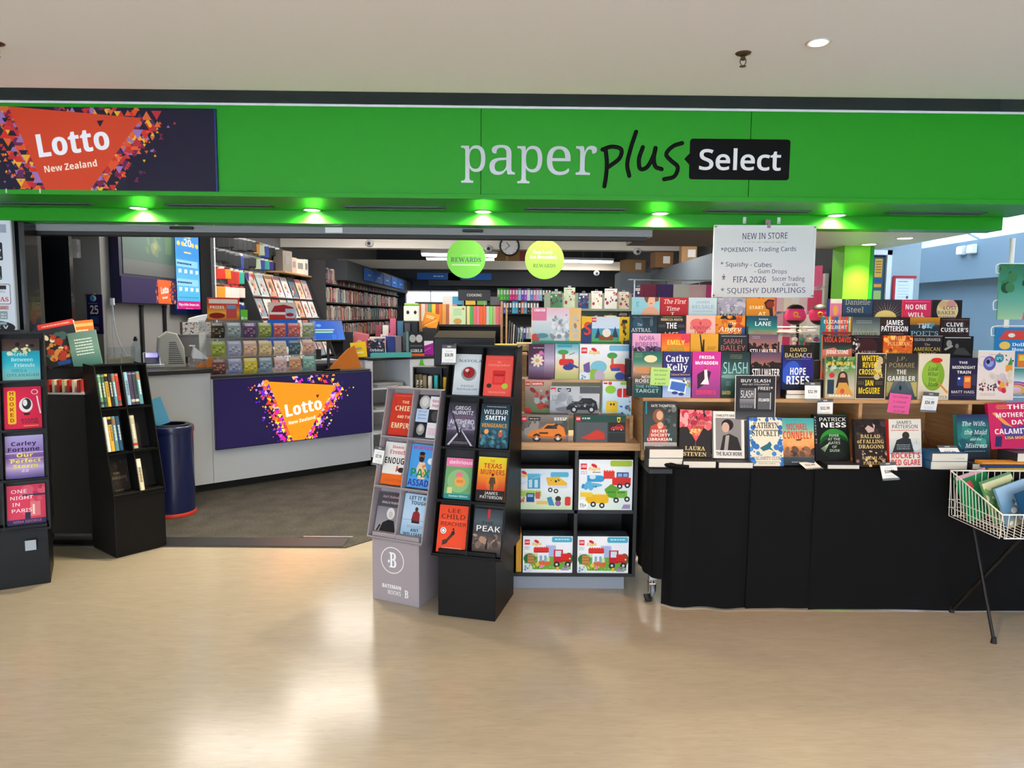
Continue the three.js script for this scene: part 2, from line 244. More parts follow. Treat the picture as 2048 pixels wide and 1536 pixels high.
// shattered-triangle print around a slanted shape with the word mark
function lottoPrint(d, s) {
  const H = d.H, q = s.q; d.B(s.bg);
  const edge = (t, side) => side ? [q[2] + (q[4] - q[2]) * t, q[3] + (H - q[3]) * t] : [q[0] + (q[6] - q[0]) * t, q[1] + (H - q[1]) * t];
  for (let i = 0; i < 420; i++) {
    const side = i % 2, t = hash(i, 1, 60), far = Math.pow(hash(i, 2, 61), 1.7), e = edge(t, side), dx = (side ? 1 : -1) * (far * s.spread) - (side ? 0 : 0), x = e[0] + dx, y = e[1] + (hash(i, 3, 62) - 0.5) * 4, r = s.r * (far < 0.45 ? 1 : 0.45) * (0.55 + hash(i, 4, 63) * 0.6), up = hash(i, 5, 64) > 0.5 ? 1 : -1;
    if (far > 0.62 && hash(i, 7, 66) < 0.55) continue;
    d.P(s.c[Math.floor(hash(i, 6, 65) * s.c.length)], x - r, y + up * r * 0.7, x + r, y + up * r * 0.7, x, y - up * r);
  }
  for (let i = 0; i < 26; i++) { const x = q[0] + (q[2] - q[0]) * (0.35 + 0.65 * hash(i, 8, 67)), y = hash(i, 9, 68) * q[3] * 0.7, r = s.r * 0.7, up = i % 2 ? 1 : -1; d.P(s.c[i % s.c.length], x - r, y + up * r * 0.7, x + r, y + up * r * 0.7, x, y - up * r); }
  d.P(s.main, ...q);
  d.P(s.bg, s.tx + s.tw * 0.32, s.ty - s.tw * 0.42, s.tx + s.tw * 0.41, s.ty - s.tw * 0.43, s.tx + s.tw * 0.36, s.ty - s.tw * 0.34);
  d.X('Lotto', s.tx, s.ty, s.tw, s.tw * 0.3, '#f4f8ff', 0, -0.13); d.X('Lotto', s.tx + 0.25, s.ty, s.tw, s.tw * 0.3, '#f4f8ff', 0, -0.13);
  if (s.small) d.X('New Zealand', s.tx - s.tw * 0.05, s.ty + s.tw * 0.21, s.tw * 0.72, s.tw * 0.085, '#ffeede', 0, -0.13);
}
{
  const c = canvas(1536, 480); lottoPrint(new Draw(c.getContext('2d'), 0, 0, 1536, 480), { q: [21.5, 0, 72, 3.8, 50.4, 32, 34.4, 32], bg: '#1d1b33', main: '#d6482a', c: ['#d6322b', '#e46a35', '#edb431', '#7e1f49', '#5f2760', '#9a76b8', '#c22f38', '#1d1b33', '#e2572c'], spread: 17, r: 1.9, tx: 45.7, ty: 17.2, tw: 29, small: true });
  const t = thing('sign_panel', 'orange and navy printed sign panel with white slanted lettering on the green fascia', 'sign', [-2.255, 2.36, -3.912]);
  const g = rb(1.39, 0.434, 0.014, 0, 0, 0, 0.002), p = g.attributes.position, u = g.attributes.uv; for (let i = 0; i < p.count; i++) u.setXY(i, p.getX(i) / 1.39 + 0.5, p.getY(i) / 0.434 + 0.5);
  part('print', g, phy('#ffffff', 0.5, { map: canvasMap(c), specularIntensity: 0.3, clearcoat: 0.3, clearcoatRoughness: 0.06 }), t);
  part('edge_strip', bx(0.008, 0.434, 0.016, 0.695, 0, 0), std('#14257a', 0.3), t);
  for (const x of [-0.43, -0.25]) part('clip', rb(0.006, 0.022, 0.006, x, -0.222, 0.008, 0.002), M.white, t);
}
{ // shop name: silver serif letters, black brush strokes, black tag with white letters
  const t = thing('shop_lettering', 'silver and black shop name lettering with a black tag on the green fascia', 'sign', [0, 0, 0]);
  const X = (a, b) => [-0.3673 + a * 0.0009656, 2.411 - (b / 2.844 - 48) * 0.00262 + (a / 2.844 - 42) * 3.1e-5, -3.916], z = -3.921;
  const word = [['p', 120, 255, 357, 145], ['a', 278, 420, 312, 143], ['p', 433, 572, 360, 148], ['e', 598, 730, 313, 150], ['r', 760, 876, 312, 148]];
  for (const [ch, a, b, lo, hi] of word) { const p0 = X(a, lo), p1 = X(b, hi); part('letter', textFit(ch, 'serif', p0[0], p1[0], p0[1], p1[1], z, 0.006), std('#b9bec4', 0.35, { metalness: 0.35 }), t, 'silver letter'); }
  const brush = [[[[925, 170], [933, 240], [930, 320], [922, 378]], [[908, 168], [960, 152], [1012, 168], [1005, 215], [945, 266]]], [[[1092, 68], [1065, 160], [1047, 255], [1060, 318]]], [[[1132, 155], [1112, 225], [1122, 280], [1155, 272], [1192, 205], [1203, 160]], [[1203, 160], [1195, 225], [1208, 268], [1240, 280]]], [[[1350, 132], [1300, 150], [1263, 196], [1292, 232], [1330, 268], [1312, 322], [1256, 338]]]];
  const ink = phy('#050506', 0.55, { specularIntensity: 0.25 });
  for (const strokes of brush) {
    const gs = []; for (const s of strokes) { const pts = s.map(([a, b]) => X(a, b)); gs.push(tube(pts, 0.0112, 28, 10)); for (const e of [pts[0], pts[pts.length - 1]]) gs.push(new THREE.SphereGeometry(0.0112, 12, 8).translate(...e)); }
    const g = mg(gs); g.translate(0, 0, 3.916).scale(1, 1, 0.35).translate(0, 0, -3.917); part('letter', g, ink, t, 'black brush letter');
  }
  const a = X(1395, 338), b = X(1955, 113), r = 0.018, sh = new THREE.Shape(); sh.moveTo(a[0] + r, a[1]); sh.lineTo(b[0] - r, a[1]); sh.quadraticCurveTo(b[0], a[1], b[0], a[1] + r); sh.lineTo(b[0], b[1] - r); sh.quadraticCurveTo(b[0], b[1], b[0] - r, b[1]); sh.lineTo(a[0] + r, b[1]); sh.quadraticCurveTo(a[0], b[1], a[0], b[1] - r); const m = (a[1] + b[1]) / 2; sh.lineTo(a[0], m + 0.03); sh.lineTo(a[0] - 0.028, m); sh.lineTo(a[0], m - 0.03); sh.lineTo(a[0], a[1] + r); sh.quadraticCurveTo(a[0], a[1], a[0] + r, a[1]);
  const tagm = part('name_tag', new THREE.ExtrudeGeometry(sh, { depth: 0.006, bevelEnabled: false }).translate(0, 0, -3.921), ink, t, 'black speech-mark tag');
  const s0 = X(1448, 286), s1 = X(1905, 166); part('letters', textFit('Select', 'sans', s0[0], s1[0], s0[1], s1[1], -3.9165, 0.005, 0.022), M.white, tagm, 'white letters');
}
{ // white board with handwriting, hung from the band
  const W = 0.605, H = 0.42, t = thing('whiteboard', 'white framed board with handwritten list hanging from the green band', 'board', [1.563, 1.838, -4.36], 0);
  t.rotation.z = 0.006;
  const c = cell(760, 528, (d) => {
    d.B('#e2e3e6'); const k = '#2b3152', u = '#454c6e';
    d.X('NEW IN STORE', 50, 12.5, 46, 6, k, 1, -0.02).Q(29, 15.5, 42, 1, 1, '#c9a0a8', 0.5);
    d.X('*POKEMON - Trading Cards', 44, 25, 76, 4.4, k, 1, -0.02).X('* Squishy - Cubes', 32, 40, 52, 4.4, k, 1, 0.01).X('- Gum Drops', 57, 46.5, 33, 4, u, 1, 0.01);
    d.X('*', 10, 57, 4, 9, k, 1).X('FIFA 2026', 36, 55.5, 34, 6, k, 1).X('Soccer Trading', 75, 54, 33, 4.4, k, 1).X('Cards', 77, 59, 16, 3.2, u, 1).X('* SQUISHY DUMPLINGS', 50, 66, 86, 5.2, u, 1, -0.01);
  });
  part('writing_surface', onCell(bx(W, H, 0.01), c, 0.98, 0.02), c.page.matte, t);
  part('frame', mg(bx(W + 0.012, 0.014, 0.018, 0, H / 2, 0), bx(W + 0.012, 0.014, 0.018, 0, -H / 2, 0), bx(0.014, H, 0.018, -W / 2, 0, 0), bx(0.014, H, 0.018, W / 2, 0, 0)), M.white, t);
  part('clip', mg(rb(0.035, 0.05, 0.02, 0.02, H / 2 + 0.018, -0.01, 0.006), rb(0.02, 0.03, 0.03, 0.02, H / 2 + 0.005, 0, 0.004)), std('#9a8890', 0.4), t, 'grey spring clip');
  [-0.1, 0.1].forEach((x, i) => solo('adhesive_hook', mg(rb(0.02, 0.04, 0.006, 0, 0, 0, 0.003), tube([[0, -0.008, 0.003], [0, -0.02, 0.012], [0, -0.012, 0.018]], 0.003, 10, 6)), M.white, 'small white adhesive hook on the green band, the ' + ['one above the N', 'one above the last letters'][i], 'hook', [1.6 + x * 1.06 - 0.03, 2.095, -4.446], 0, 'white hooks on the band'));
}
{ // notice board at the edge of the picture
  const c = cell(300, 480, (d) => {
    d.B('#dfe6f2').N(10, 4, 8, 80, 6, 0.8, '#6b7488'); d.R(84, 6, 9, 12, '#a5acc0');
    d.RR(40, 32, 46, 26, 2, '#2b2d38').X('TV', 75, 50, 18, 8, '#fff', 0).X('Station', 72, 55.5, 24, 3.6, '#fff', 0);
    d.RR(40, 66, 43, 20, 2, '#24242e').N(40, 64, 68, 18, 16, 1.6, '#3f7a62', '#8fc0a2');
    d.RR(30, 92, 64, 30, 3, '#3b3f4c').RR(30.8, 92.8, 62.4, 28.4, 2.6, '#e4e9f2').X('ICE', 68, 99.5, 14, 5, '#26262e', 0).R(76, 94.5, 12, 5.6, '#26262e').Q(60, 102, 26, 2, 2, '#8d94a4', 0.8).X('ERITAS', 73, 118, 36, 6.5, '#d0283c', 2).RR(40, 124, 50, 6, 1, '#c99a98').Q(42, 126, 44, 2, 2, '#8b5a5a', 0.8).RR(40, 132, 48, 12, 1, '#93a3ac').Q(60, 136, 26, 2, 4, '#dfe8ec', 1.6);
    d.E(66, 156, 32, 10, '#23232b').X('NZ V', 74, 158, 28, 5, '#e8eef0', 0).R(58, 148, 10, 4, '#b86a78').R(72, 148, 14, 4, '#8fb0b4');
  });
  const t = thing('notice_board', 'white board of sponsor stickers fixed beside the shop entrance', 'board', [-3.265, 1.715, -4.47]);
  part('print', onCell(bx(0.42, 0.67, 0.02), c, 0.02, 0.02), c.page.matte, t);
  part('edge_trim', bx(0.008, 0.67, 0.024, 0.214, 0, 0), M.steel, t);
}

// ---------- books ----------
const SPN = 0.0016;
// an upright paperback: bound cover (front, spine, back) round a page block; bottom at y = 0, back at z = 0
function bookParts(t, c, w, h, th, fx = 0.02, fy = 0.5) {
  const g = mg(onCell(bx(w, h, SPN, 0, h / 2, th - SPN / 2), c, fx, fy), onCell(bx(w, h, SPN, 0, h / 2, SPN / 2).rotateY(0), { ...c, u0: c.u0 + (c.u1 - c.u0) * fx, u1: c.u0 + (c.u1 - c.u0) * fx + 1e-5, v0: c.v0 + (c.v1 - c.v0) * fy, v1: c.v0 + (c.v1 - c.v0) * fy + 1e-5 }), onCell(bx(SPN, h, th - SPN * 2, -w / 2 + SPN / 2, h / 2, th / 2), c, fx, fy));
  part('cover', g, c.page.mat, t);
  part('pages', bx(w - 0.006, h - 0.006, th - SPN * 2.2, -0.0012, h / 2, th / 2), M.pages, t);
}
const CW = 176, CH = 264, coverCell = (f) => cell(CW, CH, f);
function standBook(f, x, y, z, w, h, label, o = {}) {
  const t = thing(o.name ?? 'paperback', label, 'book', [x, y, z], o.turn ?? 0, o.group);
  t.rotation.order = 'YXZ'; t.rotation.x = -(o.lean ?? 0.06); if (o.roll) t.rotation.z = o.roll;
  bookParts(t, f.page ? f : coverCell(f), w, h, o.th ?? 0.022, o.fx, o.fy); return t;
}
const W1 = '#f4efe6', K = '#15151a', Yl = '#f2c53d';
const covers = {
  target: (d) => d.G('#1f5a55', '#2f7d6a', '#c9a184', '#5a4a3a', '#1c4a4c', '#173c40').E(60, 25, 22, 12, '#e9d8a8').E(45, 62, 40, 10, '#c98a5a').Q(6, 8, 26, 3, 5, '#d8b54a', 1.2).X('NORA', 50, 88, 40, 9, '#fff', 1).X('ROBERTS', 50, 102, 84, 11, '#fff', 1).R(8, 105, 84, 0.8, '#d8b090').X('THE FINAL', 50, 118, 78, 8, '#8fc2c2', 1).X('TARGET', 50, 134, 80, 11, '#c8dede', 1),
  cathy: (d) => d.G('#2c2668', '#2f2a70', '#2d2968').X('Cathy', 50, 34, 82, 21, '#fff', 2).X('Kelly', 50, 62, 74, 21, '#fff', 2).X('Island Retreat', 62, 78, 66, 6, '#e8c24a', 4).V(0, 84, 100, 66, '#5a6fb4', '#8fb2dc', '#aebfe0').P('#dfe9f2', 18, 128, 80, 138, 86, 96, 26, 88).P('#3f6fc0', 26, 122, 76, 132, 82, 104, 32, 96).E(44, 134, 11, 5, '#28407e').E(66, 138, 10, 5, '#28407e').N(14, 70, 84, 30, 30, 4, '#c9b98a', '#7a8a54', '#3c5a44'),
  freida: (d) => d.G('#c62f92', '#c9399a', '#a6408f', '#8a3a80').X('FREIDA', 50, 24, 54, 10, '#fff', 0).X('McFADDEN', 50, 42, 80, 11, '#fff', 0).P('#3a1f38', 18, 74, 46, 58, 66, 66, 58, 96, 20, 122).P('#f0e8ec', 42, 60, 52, 54, 54, 78, 60, 106, 30, 106, 44, 88).E(47, 53, 6, 6, '#c03a6a').X('DIVORCE', 50, 138, 70, 14, '#f23a5c', 0),
  slash: (d) => d.G('#17272b', '#23474a', '#4a7a78', '#2a4a4a', '#1a3034').Q(30, 10, 42, 3, 5, '#c9b96a', 1).X('SLASH', 50, 70, 88, 36, '#9fd0ca', 1).E(30, 80, 30, 6, '#7aa29a').Q(18, 96, 16, 4, 4, '#9fb8b4', 1).X('GAVIN', 20, 138, 30, 12, '#c9b84a', 0),
  still: (d) => d.G('#4a3f62', '#8a5a5a', '#e8904a', '#2a1d20', '#1a1114', '#2c1418').N(40, 0, 36, 100, 16, 7, '#1b1216', '#241519').R(0, 48, 100, 102, '#1c1215').X('STILLWATER', 50, 78, 90, 24, '#f2f0ee', 0).X('TANYA SCOTT', 60, 92, 66, 9, '#c2353c', 1).V(0, 100, 100, 50, '#33161c', '#4a3a40'),
  still2: (d) => d.G('#5d5070', '#a06c60', '#f09a4c', '#2a1d20', '#1a1114').N(46, 0, 34, 100, 22, 8, '#1b1216', '#2a171a').Q(12, 8, 26, 2, 5, '#d9c8c0', 1).X('STILLWATER', 50, 66, 90, 16, '#f2f0ee', 0).R(0, 68, 100, 82, '#1c1215'),
  hope: (d) => d.G('#1a1412', '#20150f', '#1f2d8a', '#2a3fa2', '#12224c', '#0c1020').E(26, 92, 26, 40, '#2f55c2', 0.4).E(84, 70, 20, 40, '#251f78', -0.3).X('DAVID', 50, 22, 56, 12, '#e3cf8a', 1).X('BALDACCI', 50, 42, 90, 14, '#e8d68e', 1).Q(10, 47, 80, 1, 3, '#b9a98a', 1).X('HOPE', 50, 100, 54, 24, '#f4f4f2', 0).X('RISES', 50, 132, 78, 28, '#f4f4f2', 0),
  nora: (d) => d.G('#e6a8c8', '#d79ac6', '#b58ac8', '#7a6a9a').X('NORA', 50, 24, 54, 14, '#5a2a6a', 1).X('ROBERTS', 50, 45, 82, 14, '#5a2a6a', 1).N(18, 0, 48, 100, 10, 9, '#5a4a78', '#2c2440'),
  emily: (d) => d.G('#e2402c', '#f07a2a', '#f2b62c', '#b9cf3a', '#3f9a5a').E(85, 14, 18, 18, '#d83a5a').X('EMILY', 50, 38, 62, 16, '#f6e04a', 0).X('HENRY', 50, 58, 62, 14, '#8aa83a', 0),
  yellow: (d) => d.B('#d9a12c').P('#1b1418', 32, 4, 36, 2, 46, 60, 40, 64).P('#1b1418', 45, 20, 50, 20, 50, 66, 42, 66).R(60, 44, 34, 1, '#6a4a18').R(60, 48, 30, 1, '#6a4a18').R(60, 52, 26, 1, '#6a4a18').E(46, 110, 30, 34, '#1b1418').X('STRANGER', 50, 90, 70, 12, K, 0),
  sarah: (d) => d.B('#20262c').R(8, 7, 84, 2, '#a9b0b4').X('SARAH', 48, 34, 66, 17, '#c8685a', 1).X('BAILEY', 48, 56, 86, 17, '#c8685a', 1).X('BODY OF LIES', 50, 110, 80, 14, '#8a98a0', 0),
  astral: (d) => d.G('#16222c', '#1d3a4c', '#1b4654', '#16202a').R(10, 8, 74, 1.4, '#7f98a4').E(30, 30, 20, 22, '#234a5c').E(78, 26, 6, 14, '#49626e').X('The', 36, 38, 18, 9, '#c8d2d6', 3).X('ASTRAL', 42, 58, 72, 13, '#dfe6e8', 3).X('LIBRARY', 50, 90, 72, 12, '#dfe6e8', 3),
  last: (d) => d.B('#1d1c20').Q(18, 6, 66, 1, 3, '#b8a47a', 2).X('REBECCA HEATH', 50, 20, 76, 8, '#e3cc98', 0).X('THE', 50, 46, 38, 20, '#fff', 0).R(4, 34, 24, 1.4, '#777').R(72, 34, 24, 1.4, '#777').R(4, 39, 24, 1.4, '#777').R(72, 39, 24, 1.4, '#777').E(88, 60, 12, 8, '#4a2a8a').X('LAST', 50, 70, 50, 12, '#e3d2c2', 0),
  nine: (d) => d.B('#e8b6a8').E(36, 28, 22, 16, '#d9686a').E(64, 28, 22, 16, '#d9686a').P('#d9686a', 15, 34, 85, 34, 50, 70).X('9', 48, 34, 8, 12, '#a21f38', 0).X('MONTHS', 48, 49, 70, 11, '#8f1730', 1).X('THAT', 48, 64, 42, 11, '#8f1730', 1).X('COUNT', 48, 80, 60, 11, '#8f1730', 1),
  angry: (d) => d.B('#d98a22').E(50, 6, 40, 9, '#1c1a20').N(26, 0, 0, 100, 70, 9, '#e8a23a', '#b9441e', '#2a2238', '#c8661c').X('The', 56, 32, 24, 10, '#fff6e6', 4).X('Angry', 48, 54, 76, 16, '#fff6e6', 4).X('Wives Club', 50, 70, 70, 10, '#fff6e6', 4).R(88, 40, 12, 40, '#2a4a8a'),
  lane: (d) => d.G('#183c58', '#1f7a78', '#e8b070', '#e08a4a', '#8a4a3a').X('Soraya', 55, 14, 30, 6, '#eee', 3).X('LANE', 54, 34, 54, 14, '#fff', 1).X('The London Girls', 56, 60, 60, 10, '#c25a4a', 3).R(0, 36, 8, 40, '#2a3a44'),
  lady: (d) => { d.B('#9fd0da'); for (let i = 0; i < 100; i += 4) d.R(i, 0, 0.6, 150, '#6fb4c2').R(0, i, 100, 0.6, '#6fb4c2').R(0, i + 50, 100, 0.6, '#6fb4c2'); d.X('U', 20, 34, 10, 18, '#4a9aa8', 2).P('#dba184', 30, 62, 46, 40, 62, 34, 62, 22, 74, 22, 76, 34, 92, 42, 98, 62).E(68, 14, 14, 20, '#e3b295').P('#7a5236', 42, 0, 60, 0, 55, 20, 48, 16).P('#7a5236', 96, 0, 82, 0, 82, 16, 94, 14).E(68, 22, 4, 1.6, '#b8483a').R(0, 62, 100, 90, '#9fd0da'); },
  first: (d) => d.G('#b8262c', '#a51f28', '#6a1a20').X('The First', 50, 22, 78, 15, W1, 4).X('Time', 44, 46, 48, 14, W1, 4).X('T', 44, 60, 12, 9, W1, 2).X('I SAW HIM', 50, 84, 70, 12, W1, 4),
  kel: (d) => d.G('#bcd4dc', '#a9c8d4', '#8fb8c8').X('LAUREN', 50, 20, 48, 8, '#8a9ab4', 1).X('KELSALE', 50, 38, 78, 12, '#8a9ab4', 1).R(14, 46, 70, 2, '#8fb0be').X('POTTERY', 50, 76, 70, 12, '#7f9ab0', 3),
  starside: (d) => d.G('#a9a8b4', '#8a8a9a', '#b9bac2', '#4a4a58').E(50, 44, 38, 22, '#c6c8cc').E(50, 44, 32, 17, '#9fa2aa').R(48, 14, 4, 34, '#5b5c64').R(42, 22, 16, 3, '#5b5c64').N(26, 0, 0, 100, 40, 8, '#b7b9c6', '#7d7d92', '#9a9ab0').X('STARSIDE', 50, 66, 82, 11, '#1a1a1e', 0),
  start: (d) => d.G('#d98a1c', '#cf8420', '#8a8a2a', '#5a6a2a').X('START', 36, 38, 50, 11, '#f0dcae', 0).X('AT', 56, 60, 26, 12, '#f0dcae', 0).P('#3a1c14', 62, 16, 76, 4, 98, 6, 92, 30, 96, 66, 84, 66, 80, 40, 70, 36).E(84, 22, 14, 12, '#7a2c1c').X('THE END', 50, 90, 70, 12, '#f0dcae', 0),
  brave: (d) => d.G('#3f7a3a', '#5c8a4a', '#a8a890', '#c8bca0', '#b8a888').N(40, 0, 0, 100, 50, 8, '#2f5a34', '#6a9a58', '#a9bfa0').X('BE BRAVE', 50, 31, 86, 12, '#e8b83a', 0).Q(22, 38, 56, 2, 4, '#eee', 1.4).E(58, 72, 16, 20, '#3a2418').E(58, 70, 9, 12, '#c99a7a').P('#3a2418', 42, 74, 74, 74, 80, 110, 36, 110).P('#cf9a44', 34, 138, 46, 92, 72, 92, 96, 138).E(58, 122, 7, 9, '#d84a3a').E(22, 66, 9, 9, '#c2283a').R(8, 82, 22, 50, '#233a4a').X('BARBARA', 50, 142, 72, 8, W1, 0),
  white: (d) => d.B('#efe6cc').R(3, 3, 94, 144, '#2c241c').N(20, 60, 10, 36, 70, 10, '#6a5a44', '#c9b48a', '#4a3c2c').X('WHITE', 46, 26, 56, 18, '#f2d21e', 0).X('RIVER', 46, 48, 50, 18, '#f2d21e', 0).X('CROSSING', 48, 70, 76, 18, '#f2d21e', 0).R(8, 78, 84, 1.4, '#c9b87a').X('IAN', 46, 106, 28, 18, '#f2d21e', 0).X('McGUIRE', 46, 132, 72, 20, '#f2d21e', 0).Q(8, 92, 22, 3, 4, '#a89a6a', 1).Q(66, 92, 24, 3, 4, '#a89a6a', 1),
  gambler: (d) => d.G('#2b2824', '#3a362e', '#6a6a54', '#57626a', '#39424c').P('#4c5a66', 40, 90, 58, 90, 92, 150, 4, 150).P('#a89a58', 0, 92, 22, 94, 6, 140, 0, 140).P('#b8a864', 100, 92, 78, 94, 94, 140, 100, 140).X('J.P.', 48, 24, 34, 13, '#a29468', 1).X('POMARE', 48, 46, 84, 15, '#a8986a', 1).X('THE', 48, 68, 32, 15, '#e8e6dc', 0).X('GAMBLER', 48, 90, 90, 16, '#e8e6dc', 0).E(46, 112, 4, 8, '#16181c'),
  olive: (d) => d.B('#dcd2b8').E(48, 70, 36, 50, '#7da62a').E(40, 66, 26, 38, '#8fb83a').E(58, 22, 18, 8, '#d8261c').X('Look', 46, 56, 32, 14, '#1d2a14', 4).X('What', 46, 72, 34, 12, '#1d2a14', 4).X('You', 44, 90, 24, 12, '#1d2a14', 4).X('Made', 48, 106, 34, 12, '#1d2a14', 4).P('#e08a3a', 64, 96, 68, 92, 98, 124, 94, 130).X('JOHN', 40, 134, 30, 9, '#4a4436', 3).X('LANCHESTER', 54, 146, 84, 9, '#4a4436', 3),
  train: (d) => d.B('#221c3c').X('THE', 46, 22, 30, 9, W1, 0).X('MIDNIGHT', 48, 40, 78, 10, W1, 0).X('TRAIN', 50, 57, 48, 10, W1, 0).RR(28, 66, 24, 34, 4, '#2c3a7a').RR(50, 64, 24, 44, 4, '#e0662e').RR(53, 70, 18, 16, 2, '#f2b24a').E(34, 74, 4, 4, '#eef').R(76, 58, 20, 40, '#3a3550').X('MATT HAIG', 48, 126, 78, 10, W1, 1).R(10, 132, 80, 0.8, '#8a86a0'),
  viola: (d) => d.G('#241a1a', '#2c1f1c', '#1f6a5a', '#2a7a62', '#b8654a', '#8f4a3c').X('VIOLA DAVIS', 50, 25, 90, 18, '#e8462a', 0).Q(16, 3, 70, 1, 3, '#bba', 1.4).P('#c8705a', 0, 50, 40, 42, 60, 56, 100, 44, 100, 80, 0, 80).X('JUDGE STONE', 50, 64, 74, 14, W1, 0),
  redblack: (d) => d.B('#1c1014').Q(8, 6, 84, 1, 3, '#8a7a78', 1.4).E(50, 40, 36, 30, '#3a1216').N(18, 0, 10, 24, 50, 4, '#d8d0cc', '#8a8080').X('LAURIE', 50, 62, 66, 9, '#c8bcb8', 3),
  flame: (d) => d.G('#cf4a1c', '#d9641e', '#b8421c', '#8a2a16').N(40, 0, 0, 100, 80, 8, '#e89a2a', '#f0b84a', '#a8321a', '#e0701e').X('PHILIP', 52, 16, 50, 11, '#f6d890', 3).X('PULLMAN', 52, 34, 74, 12, '#f6d890', 3).X('ROSE FIELD', 52, 64, 80, 10, '#f2c860', 3),
  american: (d) => d.B('#1f1a24').R(0, 0, 100, 2, '#d9d2c8').X('OLIVIA SPOONER', 48, 18, 88, 9, '#d9d2c8', 3).X('The', 48, 34, 20, 8, '#cdb878', 3).X('AMERICAN', 48, 52, 90, 13, '#d6b93a', 1).X('BOYS', 48, 68, 66, 12, '#d6b93a', 1),
  blackphoto: (d) => d.B('#0f0f10').R(6, 5, 84, 2.4, '#cfcfcf').E(20, 26, 9, 12, '#8a8682').P('#9a958c', 4, 44, 30, 30, 34, 36, 8, 50).P('#3a3836', 34, 62, 46, 40, 70, 40, 96, 66).E(46, 34, 6, 8, '#6a655e').X('NIGHTS', 50, 100, 60, 12, '#bbb', 3),
  gilbert: (d) => { d.B('#1f7a88'); const c = ['#d8402c', '#e8a02a', '#c2283a', '#2a5aa0', '#e8602a', '#d8402c']; for (let i = 0; i < 8; i++) d.R(12 + i * 11, 0, 7.5, 150, c[i % 6]); d.R(0, 52, 100, 8, '#8a2a2a').X('ELIZABETH', 50, 24, 88, 11, W1, 1).X('GILBERT', 50, 42, 70, 11, W1, 1); },
  chris: (d) => d.G('#33414a', '#8a9488', '#c8b878', '#6a6a48').R(14, 14, 56, 1, '#c8d0cc').R(14, 20, 56, 1, '#c8d0cc').X('CHRIS', 48, 47, 58, 12, '#6a7268', 3).X('HAMMER', 48, 66, 84, 13, '#4a5048', 3),
  patterson: (d) => d.B('#2c1c18').N(20, 0, 0, 100, 60, 10, '#3c241c', '#241512').X('JAMES', 50, 28, 60, 17, '#fff', 0).X('PATTERSON', 50, 49, 96, 18, '#fff', 0).R(30, 56, 52, 2, '#c86a4a').X('VANISHED', 50, 82, 80, 14, '#c84a32', 0),
  poet: (d) => d.V(0, 0, 100, 30, '#c8881c', '#8a5a18').V(0, 26, 100, 124, '#24323c', '#1a2830', '#1d3a48').N(12, 40, 20, 40, 16, 6, '#9fb4c0', '#4a8aa0').X('THE', 48, 36, 44, 14, '#cfd8dc', 3).X("POET'S", 50, 62, 92, 15, '#9fb8c0', 3).X('GAME', 50, 84, 60, 14, '#9fb8c0', 3),
  clive: (d) => d.B('#241c1e').N(14, 0, 10, 100, 40, 14, '#332a2c', '#2a2022').R(4, 7, 92, 1.4, '#a8463a').X('CLIVE', 48, 31, 60, 13, '#f2efec', 0).X("CUSSLER'S", 48, 49, 96, 14, '#f2efec', 0).V(0, 58, 100, 20, '#3a1a18', '#7a241c'),
  steel: (d) => d.G('#2c4a6a', '#2a3f5c', '#243a4c').X('Danielle', 50, 20, 84, 18, '#b9b08a', 3).X('Steel', 42, 46, 58, 18, '#b9b08a', 3).R(0, 50, 100, 100, '#24384c'),
  burst: (d) => { d.B('#34303c'); for (let i = 0; i < 13; i++) { const a = -2.9 + i * 0.22; d.P(i % 2 ? '#e8cf7a' : '#c9a24a', 50 + Math.cos(a - 0.07) * 12, 64 + Math.sin(a - 0.07) * 12, 50 + Math.cos(a) * 62, 64 + Math.sin(a) * 62, 50 + Math.cos(a + 0.07) * 12, 64 + Math.sin(a + 0.07) * 12); } d.E(44, 64, 38, 26, '#e3c878'); },
  noone: (d) => d.G('#cf1f5a', '#d83058', '#c23a44', '#a8383a').R(6, 7, 88, 1, '#f0b8c8').X('NO ONE', 46, 34, 76, 17, W1, 0).X('WILL', 48, 60, 58, 15, W1, 0).X('KNOW', 48, 84, 62, 15, W1, 0),
  baker: (d) => d.B('#1f1816').E(50, 36, 36, 40, '#dcc493').E(36, 18, 16, 14, '#c9a878').E(62, 14, 16, 12, '#c98a8a').X('LOST', 58, 34, 46, 12, '#2c2a26', 1).X('BAKER', 46, 50, 60, 11, '#2c2a26', 3).X('OF VIENNA', 50, 66, 74, 9, '#3a2a20', 3),
  small: (d) => d.B('#d87a98').R(0, 0, 14, 150, '#2a3a7a').E(56, 40, 18, 18, '#e8a24a').V(20, 0, 80, 16, '#f0e8d8', '#e8d8c8'),
  kate: (d) => d.G('#2a2a2c', '#3a4240', '#3c4c4a', '#3a3a38').R(6, 0, 4, 40, '#1f8a98').N(14, 50, 20, 48, 60, 8, '#4a5a58', '#6a7470', '#2c3432').X('KATE THOMPSON', 58, 18, 72, 8, W1, 1).E(44, 46, 17, 22, '#8a5434').E(48, 44, 10, 14, '#d8a888').P('#c2452c', 10, 132, 22, 76, 46, 66, 66, 76, 74, 132).E(50, 74, 9, 10, '#d8a888').X('A', 48, 84, 6, 6, W1, 0).X('SECRET', 48, 96, 48, 9, W1, 0).X('SOCIETY', 50, 108, 58, 9, W1, 0).X('LIBRARIAN', 48, 121, 76, 9, W1, 0).V(0, 126, 100, 26, '#b8b4ae', '#8a8680').X('NEW', 46, 144, 24, 7, W1, 0),
